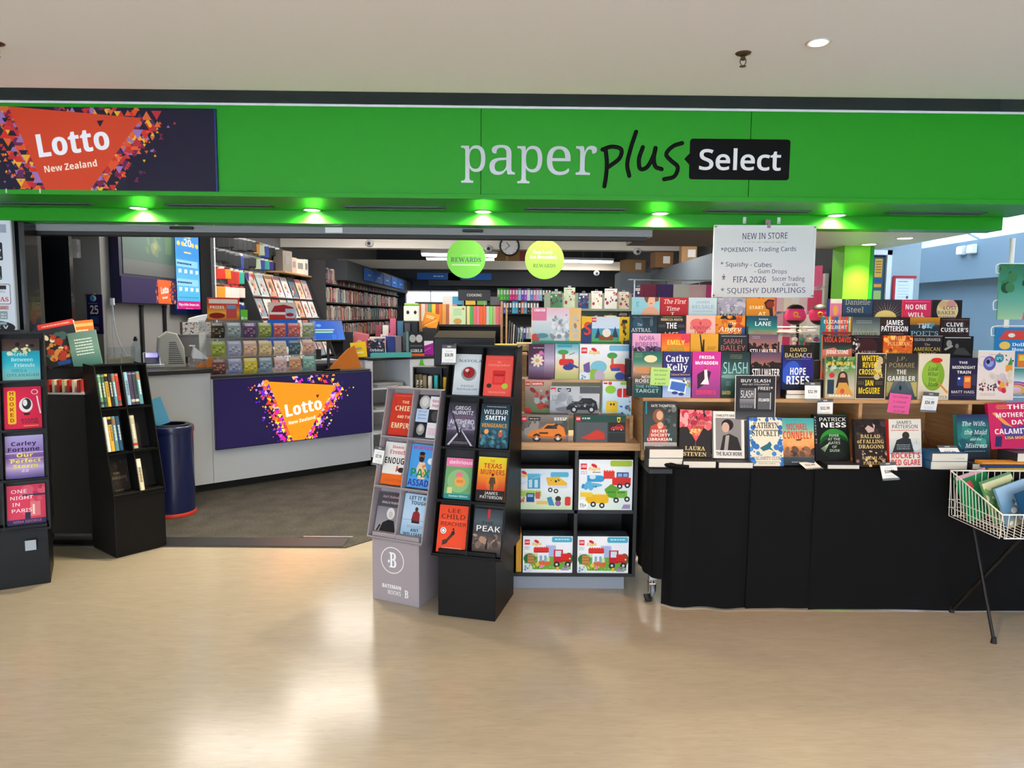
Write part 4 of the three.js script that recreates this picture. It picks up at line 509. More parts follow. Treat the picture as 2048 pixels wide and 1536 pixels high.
const kids = [
  [2.35, -3.37, '#1f7a4a', 'green picture book with a red ribbon shape leaning in the wire basket', (d) => d.B('#1f8a50').R(0, 0, 100, 12, '#e0a8b4').P('#d8484a', 26, 26, 42, 22, 48, 44, 36, 50)], [2.44, -3.32, '#9ab84a', 'picture book with leaf print and cream title band in the wire basket', (d) => d.B('#6f9a6a').R(0, 8, 100, 20, '#e8e4b0').N(30, 0, 20, 100, 100, 10, '#3f7a3a', '#8ab84a', '#e8e0b4')],
  [2.46, -3.26, '#8fb4d0', 'sky blue picture book with a small seaside scene in the wire basket', (d) => d.G('#a9c8e0', '#8fb4d0', '#5a8aa8', '#c8b88a').N(16, 10, 50, 80, 70, 7, '#e8e8e4', '#5a7a8a')], [2.52, -3.21, '#1f4a6a', 'dark blue picture book in the wire basket', (d) => d.B('#1f4f74').N(14, 10, 30, 80, 80, 6, '#e8b84a', '#7ab0c8')],
  [2.58, -3.16, '#3a2f5a', 'purple and orange spined picture book in the wire basket', (d) => d.G('#c8a86a', '#c2483a', '#3a3a7a').N(18, 0, 0, 100, 140, 8, '#e8c04a', '#5a4a9a', '#d8583a')], [2.66, -3.13, '#e8dcc0', 'cream picture book nearest the basket front', (d) => d.B('#e6dac0').Q(30, 40, 30, 3, 12, '#7a9a8a', 4).N(8, 10, 90, 80, 40, 6, '#c8b88a', '#9ab09a')],
];
kids.forEach(([x, z, c, l, f], i) => standBook(cell(150, 200, f), x, 0.537, z - 0.02, 0.22, [0.22, 0.21, 0.19, 0.18, 0.175, 0.16][i], l, { name: 'picture_book', th: 0.012, lean: 0.32, turn: 0.35, roll: 0.16, group: 'picture books in the wire basket' }));
// spinner with gift cards at the edge of the picture
{
  const t = thing('spinner_rack', 'white wire spinner rack behind the end of the display table', 'rack', [3.12, 0, -4.42]);
  part('pole', rod([0, 0.02, 0], [0, 2.0, 0], 0.014), M.wire, t); part('base', cyl(0.2, 0.22, 0.03, 0, 0.015, 0, 32), M.wire, t);
  for (const y of [1.02, 1.2, 1.4, 1.56, 1.78]) part('wire_pocket', mg(tube([[-0.13, y, 0.06], [-0.13, y + 0.05, 0.06], [-0.1, y + 0.06, 0.06]], 0.003, 12, 6), rod([-0.13, y, 0.06], [0.13, y, 0.06], 0.003), rod([0, y, 0], [0, y, 0.06], 0.003), rod([-0.1, y + 0.06, 0.06], [0.13, y + 0.06, 0.06], 0.003)), M.wire, t);
  const cs = [[1.5, 0.34, 'tall green forest picture book with a pink figure', (d) => d.G('#2f6a4a', '#3f8a70', '#6aa890', '#a9c89a').N(30, 0, 0, 100, 60, 10, '#1f4a30', '#3f7a4a').P('#e05a8a', 60, 150, 70, 90, 90, 80, 100, 150)], [1.21, 0.24, 'blue dolls house book with a red roof', (d) => d.B('#2f7ab0').P('#d8463c', 10, 40, 26, 10, 100, 10, 100, 40).X("Doll's", 66, 62, 44, 11, '#fff', 2).X('House', 66, 78, 44, 11, '#fff', 2).E(26, 60, 14, 13, '#f2c45a').E(42, 26, 9, 7, '#e8e4d0').R(60, 88, 26, 60, '#e87a2a').R(64, 92, 18, 18, '#f2c84a')], [1.04, 0.16, 'white and pink rainbow picture book', (d) => d.G('#3a8a78', '#e8e4e6', '#e8a8b8').O(60, 110, 40, 8, '#8a5aa0').O(60, 110, 30, 8, '#d8586a').O(60, 110, 20, 7, '#e8b04a')]];
  for (const [y, h, l, f] of cs) standBook(cell(160, 210, f), 3.13, y, -4.36, 0.24, h, l, { name: 'picture_book', th: 0.012, lean: 0.03, group: 'picture books on the spinner rack' });
}

// ---------- building-toy shelf ----------
const logo = (d, x, y, s) => d.R(x, y, s, s, '#d81f26').X('LEGO', x + s / 2, y + s * 0.68, s * 0.84, s * 0.42, '#fff', 0);
const duplo = (d, x, y, s) => d.E(x + s, y + s * 0.35, s * 0.5, s * 0.3, '#d81f26', 0.4).E(x + s * 1.35, y + s * 0.55, s * 0.22, s * 0.3, '#d81f26').X('duplo', x + s * 1.1, y + s * 1.25, s * 2.1, s * 0.72, '#e8b21e', 0);
const car = (d, c, x, y, s) => d.P(c, x, y, x + s * 0.1, y - s * 0.12, x + s * 0.36, y - s * 0.17, x + s * 0.5, y - s * 0.3, x + s * 0.78, y - s * 0.3, x + s * 0.95, y - s * 0.2, x + s, y, x + s, y + s * 0.08, x, y + s * 0.08).P('#2a2c30', x + s * 0.42, y - s * 0.17, x + s * 0.52, y - s * 0.26, x + s * 0.74, y - s * 0.26, x + s * 0.78, y - s * 0.17).E(x + s * 0.24, y + s * 0.07, s * 0.11, s * 0.11, '#1a1a1c').E(x + s * 0.24, y + s * 0.07, s * 0.06, s * 0.06, '#c8ccd0').E(x + s * 0.8, y + s * 0.07, s * 0.11, s * 0.11, '#1a1a1c').E(x + s * 0.8, y + s * 0.07, s * 0.06, s * 0.06, '#c8ccd0');
const studs = (d, x, y, n, w, c) => { for (let i = 0; i < n; i++) d.R(x + i * w, y - w * 0.35, w * 0.62, w * 0.36, c); return d; };
const farm = (d) => { d.B('#f0f2f6').V(4, 34, 92, 34, '#cfe0c8', '#7ab04a').RR(4, 42, 92, 26, 6, '#6aa83f').E(14, 46, 12, 10, '#2f6a2f').E(92, 46, 8, 12, '#2f6a2f'); logo(d, 4, 8, 10); duplo(d, 18, 8, 9); d.RR(58, 2, 40, 11, 3, '#4fb0c8').Q(64, 6, 28, 1, 3, '#e8f6fa', 2).R(46, 20, 20, 22, '#a9b8e0').R(30, 34, 22, 22, '#eef0f4').RR(22, 24, 30, 10, 2, '#d8302a').R(24, 32, 26, 2, '#b82420').R(10, 38, 14, 20, '#b98a4a').R(62, 28, 18, 26, '#c8202a').R(65, 30, 12, 12, '#cfe0ee').R(76, 36, 20, 16, '#d8261f').E(68, 58, 6, 6, '#26262a').E(90, 58, 6, 6, '#26262a').RR(32, 50, 24, 10, 3, '#d86a34').E(30, 58, 4, 4, '#e8c23a').R(44, 44, 10, 8, '#c8e0a0').E(8, 66, 12, 10, '#d8e6f0').X('2+', 8, 70, 10, 8, '#2f5f8a', 0).P('#a98ab8', 76, 70, 82, 60, 94, 62, 92, 70); studs(d, 46, 20, 5, 4, '#b8c4e8'); studs(d, 24, 24, 6, 4.5, '#e8483c'); d.R(34, 40, 5, 12, '#8ab0c8').R(43, 40, 5, 12, '#8ab0c8').R(11, 42, 12, 1, '#7a5426').R(11, 48, 12, 1, '#7a5426').R(11, 54, 12, 1, '#7a5426').E(68, 58, 2.6, 2.6, '#d8d8d4').E(90, 58, 2.6, 2.6, '#d8d8d4').E(94, 46, 1.6, 1.6, '#f4f0c0').R(76, 50, 18, 1.4, '#8a1a18').N(26, 6, 60, 86, 7, 1.6, '#4a8a2c', '#8ac04a', '#e8d84a').Q(4, 22, 10, 3, 2.4, '#8a9098', 0.8).E(38, 62, 3, 4, '#e88ab0').E(70, 66, 3, 4, '#e8b83a'); };
const artBox = {
  airport: (d) => { d.G('#cfe0ee', '#e4ecf2', '#c8dcb0'); duplo(d, 4, 4, 9); d.RR(60, 6, 32, 9, 3, '#5ab0d0').R(20, 10, 22, 26, '#4a9ac0').P('#5ab0d0', 18, 10, 44, 10, 40, 18, 22, 18).P('#e8b83a', 52, 16, 74, 14, 90, 26, 88, 32, 56, 30).N(5, 58, 20, 20, 4, 2, '#26262a').R(56, 30, 34, 5, '#d8dce0').E(60, 38, 4, 4, '#26262a').E(70, 40, 4, 4, '#26262a').R(4, 40, 40, 10, '#a8c85a').R(18, 44, 14, 16, '#1f4f8a').R(34, 42, 8, 12, '#c85a5a').RR(86, 50, 10, 16, 3, '#d83a34').P('#3a8ab0', 54, 52, 62, 50, 68, 66, 58, 66).E(74, 54, 5, 5, '#3a2a24').E(74, 62, 5, 5, '#8a5a9a').R(36, 58, 20, 6, '#e8c06a'); studs(d, 20, 10, 5, 4.5, '#6ac0e0'); studs(d, 4, 40, 8, 5, '#b8d86a'); d.R(22, 20, 6, 14, '#bfe2f2').R(32, 20, 6, 14, '#bfe2f2').E(60, 38, 2, 2, '#eee').E(70, 40, 2, 2, '#eee').R(20, 46, 10, 5, '#8ab8e0').L('#9ad0f0', 0.8, 4, 30, 50, 8).N(8, 4, 52, 14, 10, 2.4, '#d85a3a', '#8a5a3a'); },
  vehicles: (d) => { d.G('#f2f4f6', '#e6eef2', '#dfeee0'); logo(d, 4, 8, 11); duplo(d, 18, 8, 10); d.RR(58, 2, 40, 11, 3, '#a8c23a').R(16, 30, 26, 12, '#3a9ad0').E(40, 36, 8, 6, '#3a9ad0').L('#26262a', 1, 26, 24, 40, 24).E(26, 48, 18, 4, '#6ab4d8').R(46, 22, 20, 14, '#d83a34').R(62, 34, 34, 14, '#d8302a').R(70, 24, 22, 10, '#2a4a8a').E(76, 50, 5, 5, '#26262a').E(90, 48, 5, 5, '#26262a').P('#5aa02f', 48, 56, 60, 46, 76, 54, 70, 74, 54, 70).R(70, 58, 20, 14, '#7ab83f').E(70, 76, 5, 5, '#26262a').E(90, 74, 5, 5, '#26262a').RR(14, 66, 42, 16, 5, '#e8b81e').R(4, 62, 22, 8, '#f0c83a').E(28, 84, 5, 5, '#26262a').E(44, 86, 5, 5, '#26262a').E(8, 86, 11, 11, '#f4f6f8').X('1\u00bd+', 9, 90, 12, 8, '#4a7a3a', 0).P('#a98ab8', 80, 92, 84, 84, 96, 84, 96, 92); studs(d, 46, 22, 4, 5, '#e85048'); studs(d, 64, 34, 6, 5, '#f04840'); studs(d, 16, 66, 8, 5, '#f4cc3a'); studs(d, 4, 62, 4, 5, '#f8d860'); for (const [x, y] of [[76, 50], [90, 48], [70, 76], [90, 74], [28, 84], [44, 86]]) d.E(x, y, 2.4, 2.4, '#f0f0ee'); d.R(72, 26, 8, 6, '#8ab8e0').R(82, 26, 8, 6, '#8ab8e0').E(26, 33, 6, 4, '#cfe6f4').N(10, 4, 44, 30, 14, 4, '#5ab0dc', '#3a8ac0').Q(4, 22, 12, 3, 2.4, '#8a9098', 0.8).R(72, 60, 14, 3, '#4a8a2c').R(54, 60, 14, 2, '#3f7a24'); },
  farm,
  orangecar: (d) => { d.G('#8a8078', '#6a625c', '#8a8684', '#5a5654'); logo(d, 4, 4, 10); d.R(18, 5, 24, 7, '#26262a').Q(20, 7.4, 20, 1, 3, '#c8b8a8', 2.2).Q(70, 6, 26, 2, 3.4, '#f4f4f4', 2); d.N(30, 0, 14, 100, 22, 8, '#6a6058', '#9a9088', '#544c48'); car(d, '#e8822a', 16, 42, 78); d.R(40, 36, 18, 3, '#26262a').P('#c8661c', 16, 44, 94, 44, 94, 48, 16, 48).E(35, 47.5, 2, 2, '#e8e8e8').E(78, 47.5, 2, 2, '#e8e8e8').P('#3a3a40', 62, 26, 74, 18, 80, 20, 72, 28); },
  redcar: (d) => { d.G('#1f4a3c', '#2a4a44', '#3a3d42'); logo(d, 3, 3, 9); d.Q(15, 5, 16, 1, 3, '#c8d0cc', 3).R(4, 14, 60, 40, '#55585c').P('#c83a2c', 12, 44, 30, 36, 44, 28, 58, 34, 60, 46, 30, 48).R(66, 14, 32, 18, '#3a1a1c').R(66, 34, 32, 20, '#2a2c30'); car(d, '#c8322a', 70, 26, 26); d.P('#f2d21e', 82, 4, 89, 4, 88, 12, 85.5, 15, 83, 12).E(85.5, 9, 1.6, 3, '#26262a'); },
  hero: (d) => { d.G('#c8a890', '#8a7a6a', '#5a7a4a'); logo(d, 4, 8, 16); d.R(26, 8, 44, 14, '#c82a2a').X('MARVEL', 48, 19, 40, 9, '#fff', 0).N(20, 30, 34, 60, 70, 10, '#c23a34', '#8a2a2c', '#a8b0b4').E(10, 116, 16, 12, '#c82a2a'); },
  blackcar: (d) => { d.G('#b8bcc4', '#c6c9cf', '#8a8c92'); logo(d, 2, 3, 10); d.R(16, 4, 26, 7, '#2a2c30').Q(18, 6.4, 22, 1, 3, '#e8e8e8', 2.2).R(60, 0, 40, 14, '#55585e'); d.N(20, 0, 12, 60, 30, 9, '#a8acb4', '#c0c4ca', '#9a9ea6').E(56, 46, 44, 7, '#7a7c82'); car(d, '#232428', 34, 42, 62); d.R(44, 30, 22, 2.4, '#4a4c52').R(40, 36, 50, 1.6, '#55585e').N(12, 44, 32, 44, 8, 2, '#6a6c72', '#3a3c42', '#b8bac0').Q(4, 18, 20, 4, 3, '#7a7c84', 1); },
  creatures: (d) => { d.G('#dfe6ea', '#c6dcea', '#a8d0dc'); d.RR(60, 2, 38, 10, 3, '#9ac23a').RR(4, 4, 14, 6, 3, '#d83a34').RR(20, 2, 12, 10, 4, '#d83a34').E(28, 28, 18, 14, '#8ac83a').RR(50, 24, 44, 30, 8, '#d8302a').R(66, 24, 4, 30, '#e8e8e8').RR(14, 66, 40, 40, 8, '#e8c02a').N(8, 60, 66, 36, 50, 6, '#2a8a8a', '#3a6ab0', '#d85a3a').E(30, 78, 3, 4, '#26262a').E(40, 78, 3, 4, '#26262a'); },
  flower: (d) => { d.G('#3a1c38', '#5a2a4c', '#8a7a9a', '#4a2a44').N(10, 40, 30, 50, 40, 12, '#c85a98', '#d87ab0', '#a83a7a'); for (let i = 0; i < 9; i++) { const a = i * 0.7; d.E(34 + Math.cos(a) * 16, 64 + Math.sin(a) * 16, 10, 5, '#f0ead8', a); } d.E(34, 64, 7, 7, '#e8b83a').Q(18, 14, 50, 1, 3, '#e0d0dc', 3); d.V(60, 0, 40, 130, '#7a6a8a', '#c8b8d0', '#5a3a54'); },
  dino: (d) => { d.G('#f0f2f6', '#e2eaf2', '#e8e0c0', '#b8c88a'); logo(d, 4, 7, 11); duplo(d, 18, 7, 10); d.RR(58, 2, 40, 11, 3, '#7ab8dc').E(64, 22, 10, 6, '#3f9a4a').R(62, 24, 5, 14, '#b8683a').E(38, 44, 16, 12, '#7ac0d8').RR(60, 38, 30, 12, 5, '#d83a3a').P('#d83a3a', 82, 42, 98, 54, 94, 60, 80, 52).RR(62, 46, 18, 6, 2, '#3a4a9a').E(80, 62, 10, 8, '#3a4a9a').P('#6a5a9a', 8, 40, 20, 34, 22, 54, 10, 58).RR(22, 48, 14, 22, 4, '#8ab84a').E(40, 62, 10, 12, '#b9a9c0').E(9, 64, 12, 10, '#d8e6f0').X('2+', 9, 68, 10, 8, '#2f5f8a', 0); },
  dinoHalf: (d) => { d.G('#5aa8b8', '#e2e8e8', '#e8d0a0', '#a8b86a'); d.RR(10, 2, 60, 12, 4, '#3a9ab0').E(34, 34, 22, 10, '#3f9a4a').R(30, 38, 12, 24, '#b8683a').RR(18, 62, 60, 26, 10, '#d8302a').P('#3a4a9a', 60, 74, 100, 96, 90, 100, 56, 84).E(56, 96, 22, 12, '#2f3f8a').L('#8a6a4a', 3, 60, 44, 80, 36); },
  creative: (d) => { d.G('#e8b8c8', '#d8dce0', '#bcd0d0', '#6aa89a'); d.R(0, 0, 30, 26, '#e07a9a').X('CREATOR', 16, 8, 22, 5, '#fff', 0).P('#c8ccd0', 46, 70, 44, 40, 34, 28, 50, 34, 54, 14, 62, 32, 76, 20, 70, 44, 68, 70).N(30, 40, 14, 36, 46, 4, '#a8aeb4', '#dfe3e6', '#8a9098').R(76, 0, 24, 76, '#e8bc78').N(8, 80, 6, 16, 60, 4, '#8a8478', '#b8c0c0').E(8, 60, 9, 8, '#c8483a').E(22, 56, 12, 5, '#5a8a9a').R(0, 66, 100, 10, '#3f8a70'); },
  yellowS: (d) => { d.B('#e8b81e').P('#2a3f6a', 0, 24, 20, 10, 20, 52, 0, 52).X('S', 12, 34, 16, 24, '#d83a2a', 0).R(20, 0, 52, 50, '#c8d8e8').V(20, 22, 52, 30, '#3f9ad0', '#5aa83f'); logo(d, 20, 2, 8); d.P('#2a3a5a', 26, 40, 32, 20, 38, 40).P('#2a3a5a', 58, 38, 64, 18, 70, 38).R(34, 34, 26, 10, '#8a4a2a').E(48, 30, 8, 8, '#e8dcd0').R(20, 46, 56, 6, '#2f7a34').N(10, 74, 6, 10, 40, 3, '#3a2a1c', '#7a5a2a'); },
};
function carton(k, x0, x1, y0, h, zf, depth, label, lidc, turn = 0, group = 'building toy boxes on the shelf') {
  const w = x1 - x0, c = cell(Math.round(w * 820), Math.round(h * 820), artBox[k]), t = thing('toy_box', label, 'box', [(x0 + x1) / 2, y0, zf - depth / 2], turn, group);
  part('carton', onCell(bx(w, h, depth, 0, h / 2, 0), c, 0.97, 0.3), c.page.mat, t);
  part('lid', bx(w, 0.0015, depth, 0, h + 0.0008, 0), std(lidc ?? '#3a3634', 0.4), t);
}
{
  const t = thing('toy_shelf', 'black two by two cube shelf with a pale wooden top holding toy boxes', 'shelf', [0, 0, 0]), z0 = -4.14, z1 = -3.76;
  part('plinth', b2(0.03, 0.66, 0, 0.078, z0, -3.79), std('#8c929c', 0.5), t);
  part('bottom', b2(0.02, 0.715, 0.078, 0.096, z0, z1), M.black, t); part('middle_shelf', b2(0.035, 0.7, 0.432, 0.45, z0, z1), M.black, t);
  for (const x of [0.02, 0.375, 0.697]) part('upright', b2(x, x + 0.018, 0.096, 0.782, z0, z1), M.black, t);
  part('back', b2(0.02, 0.715, 0.096, 0.782, z0 - 0.008, z0), M.black, t);
  part('top_board', metres(rb(0.72, 0.042, 0.42, 0.365, 0.803, -3.95, 0.004)), M.wood, t);
  part('riser_step', metres(mg(b2(0.06, 0.7, 0.94, 0.957, -3.98, -3.85), b2(0.06, 0.08, 0.824, 0.94, -3.98, -3.86), b2(0.682, 0.7, 0.824, 0.94, -3.98, -3.86), b2(0.3, 0.34, 0.824, 0.94, -3.98, -3.9))), M.wood, t);
  part('riser_step', metres(mg(b2(0.06, 0.7, 1.13, 1.147, -4.06, -3.93), b2(0.06, 0.08, 0.824, 1.13, -4.06, -3.99), b2(0.682, 0.7, 0.824, 1.13, -4.06, -3.99))), M.wood, t);
  part('riser_step', metres(mg(b2(0.06, 0.7, 1.325, 1.342, -4.14, -4.0), b2(0.06, 0.08, 0.824, 1.325, -4.14, -4.07), b2(0.682, 0.7, 0.824, 1.325, -4.14, -4.07))), M.wood, t);
}
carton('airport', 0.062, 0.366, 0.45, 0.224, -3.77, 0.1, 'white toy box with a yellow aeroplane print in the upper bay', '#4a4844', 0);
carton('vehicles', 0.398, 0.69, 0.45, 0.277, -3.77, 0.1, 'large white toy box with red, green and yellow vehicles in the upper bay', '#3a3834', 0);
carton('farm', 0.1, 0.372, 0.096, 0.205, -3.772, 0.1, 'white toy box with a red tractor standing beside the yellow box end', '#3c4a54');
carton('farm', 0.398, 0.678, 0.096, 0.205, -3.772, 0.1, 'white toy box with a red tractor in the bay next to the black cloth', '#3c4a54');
solo('toy_box', mg(bx(0.03, 0.212, 0.14, 0, 0.106, 0), bx(0.026, 0.006, 0.12, 0, 0.214, 0)), std('#d39a1c', 0.45), 'thin yellow toy box end beside the tractor box', 'box', [0.078, 0.096, -3.85]);
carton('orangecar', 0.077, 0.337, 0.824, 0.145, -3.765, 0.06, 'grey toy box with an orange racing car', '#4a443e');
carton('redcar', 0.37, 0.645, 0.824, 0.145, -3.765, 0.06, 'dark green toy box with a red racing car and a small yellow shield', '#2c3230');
carton('hero', 0.104, 0.25, 0.957, 0.19, -3.865, 0.06, 'toy box with red robot-like shapes beside the black car box', '#c8443a');
carton('blackcar', 0.241, 0.512, 0.957, 0.157, -3.852, 0.012, 'silver grey toy box with a black sports car', '#9a9ca0');
carton('creatures', 0.53, 0.69, 0.957, 0.185, -3.865, 0.07, 'pale blue toy box with green, red and yellow brick animals', '#cfd8da');
carton('flower', 0.125, 0.268, 1.147, 0.194, -3.935, 0.07, 'dark purple toy box with a white daisy', '#4a2a4a');
carton('dinoHalf', 0.272, 0.405, 1.147, 0.194, -3.945, 0.07, 'toy box with a red dinosaur half hidden beside the daisy box', '#3f8a9a');
carton('dino', 0.408, 0.69, 1.147, 0.195, -3.935, 0.075, 'wide white toy box with a pale blue patch and red dinosaur', '#c8d0d4');
carton('creative', 0.143, 0.42, 1.342, 0.2, -4.01, 0.07, 'pastel toy box with a silver creature on top of the stack', '#d9b87a');
carton('yellowS', 0.423, 0.72, 1.342, 0.152, -4.01, 0.08, 'yellow toy box with a red letter and blue landscape on top of the stack', '#e8c84a');
solo('toy_box', mg(bx(0.34, 0.03, 0.1, 0, 0.015, 0), bx(0.33, 0.004, 0.09, 0, 0.032, 0)), std('#c8a83a', 0.45), 'flat yellow and red toy box lying under the pastel one', 'box', [-0.02, 1.3, -4.07]);

// ---------- cardboard display stands ----------
// local frame: +z is the front, the case leans back from y0 to y1 by b
function cardStand(name, label, p, turn, s) {
  const t = thing(name, label, 'stand', [p[0], 0, p[1]], turn), { w, y0, y1, b, rows, bw, bd, mat, dark } = s, dp = s.dp ?? 0.1, zf = (y) => (-(y - y0) / (y1 - y0)) * b + 0.012, th = 0.006;
  part('base', mg(rb(bw, y0 + 0.03, bd, 0, (y0 + 0.03) / 2, -bd / 2, 0.003)), mat, t);
  const prof = [[zf(y0), y0], [zf(y1), y1], [zf(y1) - dp, y1 + 0.01], [-bd, y0 + 0.02], [-bd, y0]];
  for (const x of [-w / 2, w / 2 - th]) part('side_panel', ext(prof.map(([z, y]) => [-z, y]), th).rotateY(Math.PI / 2).translate(x, 0, 0), mat, t);
  const slope = Math.atan2(b, y1 - y0), L = Math.hypot(b, y1 - y0);
  part('back_panel', bx(w - 0.014, L, th, 0, L / 2, 0).rotateX(-slope).translate(0, y0, zf(y0) - dp * 0.72), dark, t);
  part('divider', ext([[-zf(y0) + 0.002, y0], [-zf(y1) + 0.002, y1], [-zf(y1) + dp * 0.72, y1], [-zf(y0) + dp * 0.72, y0]], th).rotateY(Math.PI / 2).translate(-th / 2, 0, 0), mat, t);
  for (let r = 0; r <= rows; r++) { const y = y0 + ((y1 - y0) * r) / rows; part('shelf', mg(bx(w, th, dp * 0.74, 0, y, zf(y) - dp * 0.37), bx(w, 0.012, 0.004, 0, y + 0.004, zf(y) - 0.002)), mat, t); }
  const rowsAt = (r) => y0 + ((y1 - y0) * (rows - 1 - r)) / rows;
  t.userData.pocket = undefined; delete t.userData.pocket;
  // a point of the pocket (row from the top, column 0 or 1, offset across) in the scene
  return { t, slope, at: (r, x, dz = 0.03, dy = 0.004) => { const y = rowsAt(r) + dy, q = V(x, y, zf(y) - dz).applyAxisAngle(V(0, 1, 0), turn); return [q.x + p[0], q.y, q.z + p[1]]; }, turn };
}
function pocketBook(st, r, x, f, w, h, label, o = {}) { const q = st.at(r, x, o.dz ?? 0.045); standBook(f, q[0], q[1], q[2], w, h, label, { lean: st.slope + (o.lean ?? 0.03), turn: st.turn, th: o.th ?? 0.022, group: o.group, roll: o.roll, fx: o.fx, fy: o.fy }); }
const mid = (a, b) => [(a[0] + b[0]) / 2, (a[1] + b[1]) / 2];
{
  const st = cardStand('card_stand', 'tall black cardboard book stand with four rows of pockets beside the toy shelf', mid([-0.331, -3.433], [-0.044, -3.355]), -0.265, { w: 0.367, y0: 0.312, y1: 1.335, b: 0.27, rows: 4, bw: 0.297, bd: 0.36, mat: M.card, dark: M.black });
  const g = 'books in the tall black stand', B = (r, c, f, w, h, l, o = {}) => pocketBook(st, r, (c ? 0.086 : -0.09) + (o.dx ?? 0), f, w, h, l, { group: g, ...o });
  B(0, 0, (d) => d.G('#c8d0d6', '#d6dce0', '#b8c2c8').X('NAVOLA', 56, 30, 84, 10, '#2a2e34', 3).E(54, 72, 27, 26, '#8a9298').E(54, 68, 21, 20, '#9a1f24').E(48, 60, 8, 6, '#e8b8b8').P('#4a1418', 54, 56, 57, 68, 54, 82, 51, 68).X('PAOLO', 52, 120, 46, 7, '#4a5058', 3).X('BACIGALUPI', 52, 132, 74, 7, '#4a5058', 3), 0.148, 0.215, 'silver novel with a red glass orb in the top row of the tall black stand', { dx: 0.012 });
  B(0, 1, (d) => { d.B('#e8544a'); for (let i = 0; i < 30; i++) d.R(2 + i * 3.3, 1, 1.6, 4, '#8a2f30'); d.R(12, 14, 76, 0.8, '#c23c34').X('The', 50, 28, 14, 5, '#f6b8a0', 3).X('Correspondent', 50, 40, 78, 8, '#f2a08a', 3).RR(30, 56, 46, 52, 4, '#d8312e').RR(30, 56, 46, 12, 5, '#c82a2a').R(34, 70, 38, 5, '#7a1c1e').Q(38, 82, 30, 4, 5, '#f08a80', 1).E(20, 112, 9, 8, '#3a2a24').E(76, 112, 11, 10, '#a8c23a').X('VIRGINIA EVANS', 50, 138, 62, 6, '#f2b49a', 3); }, 0.146, 0.212, 'coral red novel with a letter box in the top row of the tall black stand');
  B(1, 0, (d) => d.G('#2c2a36', '#4a4458', '#7a7288', '#2f2b38', '#1d1a24').X('GREGG', 52, 26, 56, 13, '#f4f2f4', 1).X('HURWITZ', 52, 42, 76, 13, '#f4f2f4', 1).R(26, 47, 60, 1, '#a8586a').X('ANTIHERO', 52, 74, 86, 15, '#f4f2f4', 1).N(16, 0, 78, 100, 12, 5, '#b8b4c4', '#8a86a0').P('#8a849a', 0, 90, 100, 90, 100, 94, 0, 94).P('#c9c4d4', 48, 92, 52, 92, 96, 146, 88, 146, 52, 96, 14, 146, 6, 146).E(50, 92, 2.4, 3, '#101014').R(47.6, 94, 5, 14, '#101014').P('#101014', 47.6, 106, 49.6, 106, 48, 122, 46, 122, 0, 0).R(50.5, 106, 2, 16, '#101014').Q(22, 134, 56, 2, 5, '#c8c4d0', 1.2), 0.15, 0.226, 'grey violet thriller with a lone figure on a road in the tall black stand');
  B(1, 1, (d) => d.G('#1d2a34', '#24404e', '#2a5a6a', '#2a4a58', '#182630').Q(20, 10, 66, 1, 3, '#c8d0d4', 2).X('WILBUR', 52, 36, 84, 15, '#f2f4f4', 1).X('SMITH', 52, 56, 72, 15, '#f2f4f4', 0).X('VENGEANCE', 50, 80, 88, 13, '#e0913a', 0).N(18, 10, 92, 80, 30, 9, '#c85a3a', '#3a7a8a', '#e8a05a', '#1f3a48').N(20, 0, 118, 100, 30, 8, '#2f6a7a', '#1d4452', '#4a8a94'), 0.15, 0.226, 'dark teal thriller with orange title in the second row of the tall black stand');
  B(2, 0, (d) => d.G('#e87aa0', '#e87aa0').X('delirious', 54, 22, 86, 13, '#fff', 1).R(0, 32, 100, 120, '#6aa06a').E(50, 84, 40, 42, '#8ab87a').E(52, 62, 13, 10, '#e8708a').E(56, 86, 20, 18, '#e8a04a').R(44, 80, 24, 10, '#d8823a').RR(12, 108, 18, 26, 1, '#d8d08a').R(0, 130, 100, 24, '#2a8a86').X('Damien Wilkins', 54, 142, 70, 7, '#e8f4f0', 1), 0.142, 0.205, 'pink and green novel with a round fruit in the tall black stand', { dx: 0.01 });
  B(2, 1, (d) => d.G('#e8d82a', '#e8b81e', '#e07a1e', '#c83a1c', '#7a1f18').X('THE', 50, 18, 18, 9, '#c8421c', 1).X('TEXAS', 52, 38, 64, 16, '#b8361a', 0).X('MURDERS', 52, 60, 86, 17, '#b8361a', 0).E(54, 60, 4, 5, '#2a1c18').P('#2c1f1c', 46, 68, 62, 68, 66, 88, 60, 92, 60, 116, 56, 118, 54, 96, 52, 118, 48, 116, 47, 92, 42, 88).E(54, 90, 22, 26, '#f0b83a33').R(0, 112, 100, 40, '#1f1816').X('JAMES', 54, 126, 46, 10, '#f4f2ee', 1).X('PATTERSON', 54, 140, 80, 10, '#f4f2ee', 1), 0.146, 0.22, 'yellow to red western thriller with a walking figure in the black stand', { dx: 0.006 });
  B(3, 0, (d) => d.B('#e8481e').X('LEE', 52, 24, 48, 12, '#2a1712', 1).X('CHILD', 50, 44, 84, 14, '#2a1712', 1).R(6, 50, 88, 0.8, '#f0a08a').X('REACHER', 52, 66, 88, 12, '#2a1712', 1).E(20, 82, 10, 10, '#f2efec').O(20, 82, 6, 1.6, '#26262a').E(54, 76, 3, 4, '#241512').P('#241512', 50, 82, 58, 80, 60, 90, 54, 96, 46, 92).P('#4a2a22', 46, 92, 54, 96, 28, 126, 22, 122).P('#4a2a22', 20, 112, 40, 106, 36, 120, 18, 128).Q(20, 134, 66, 3, 4.5, '#f8c8b8', 1.8), 0.152, 0.232, 'bright orange thriller with a running figure in the lowest row of the tall black stand');
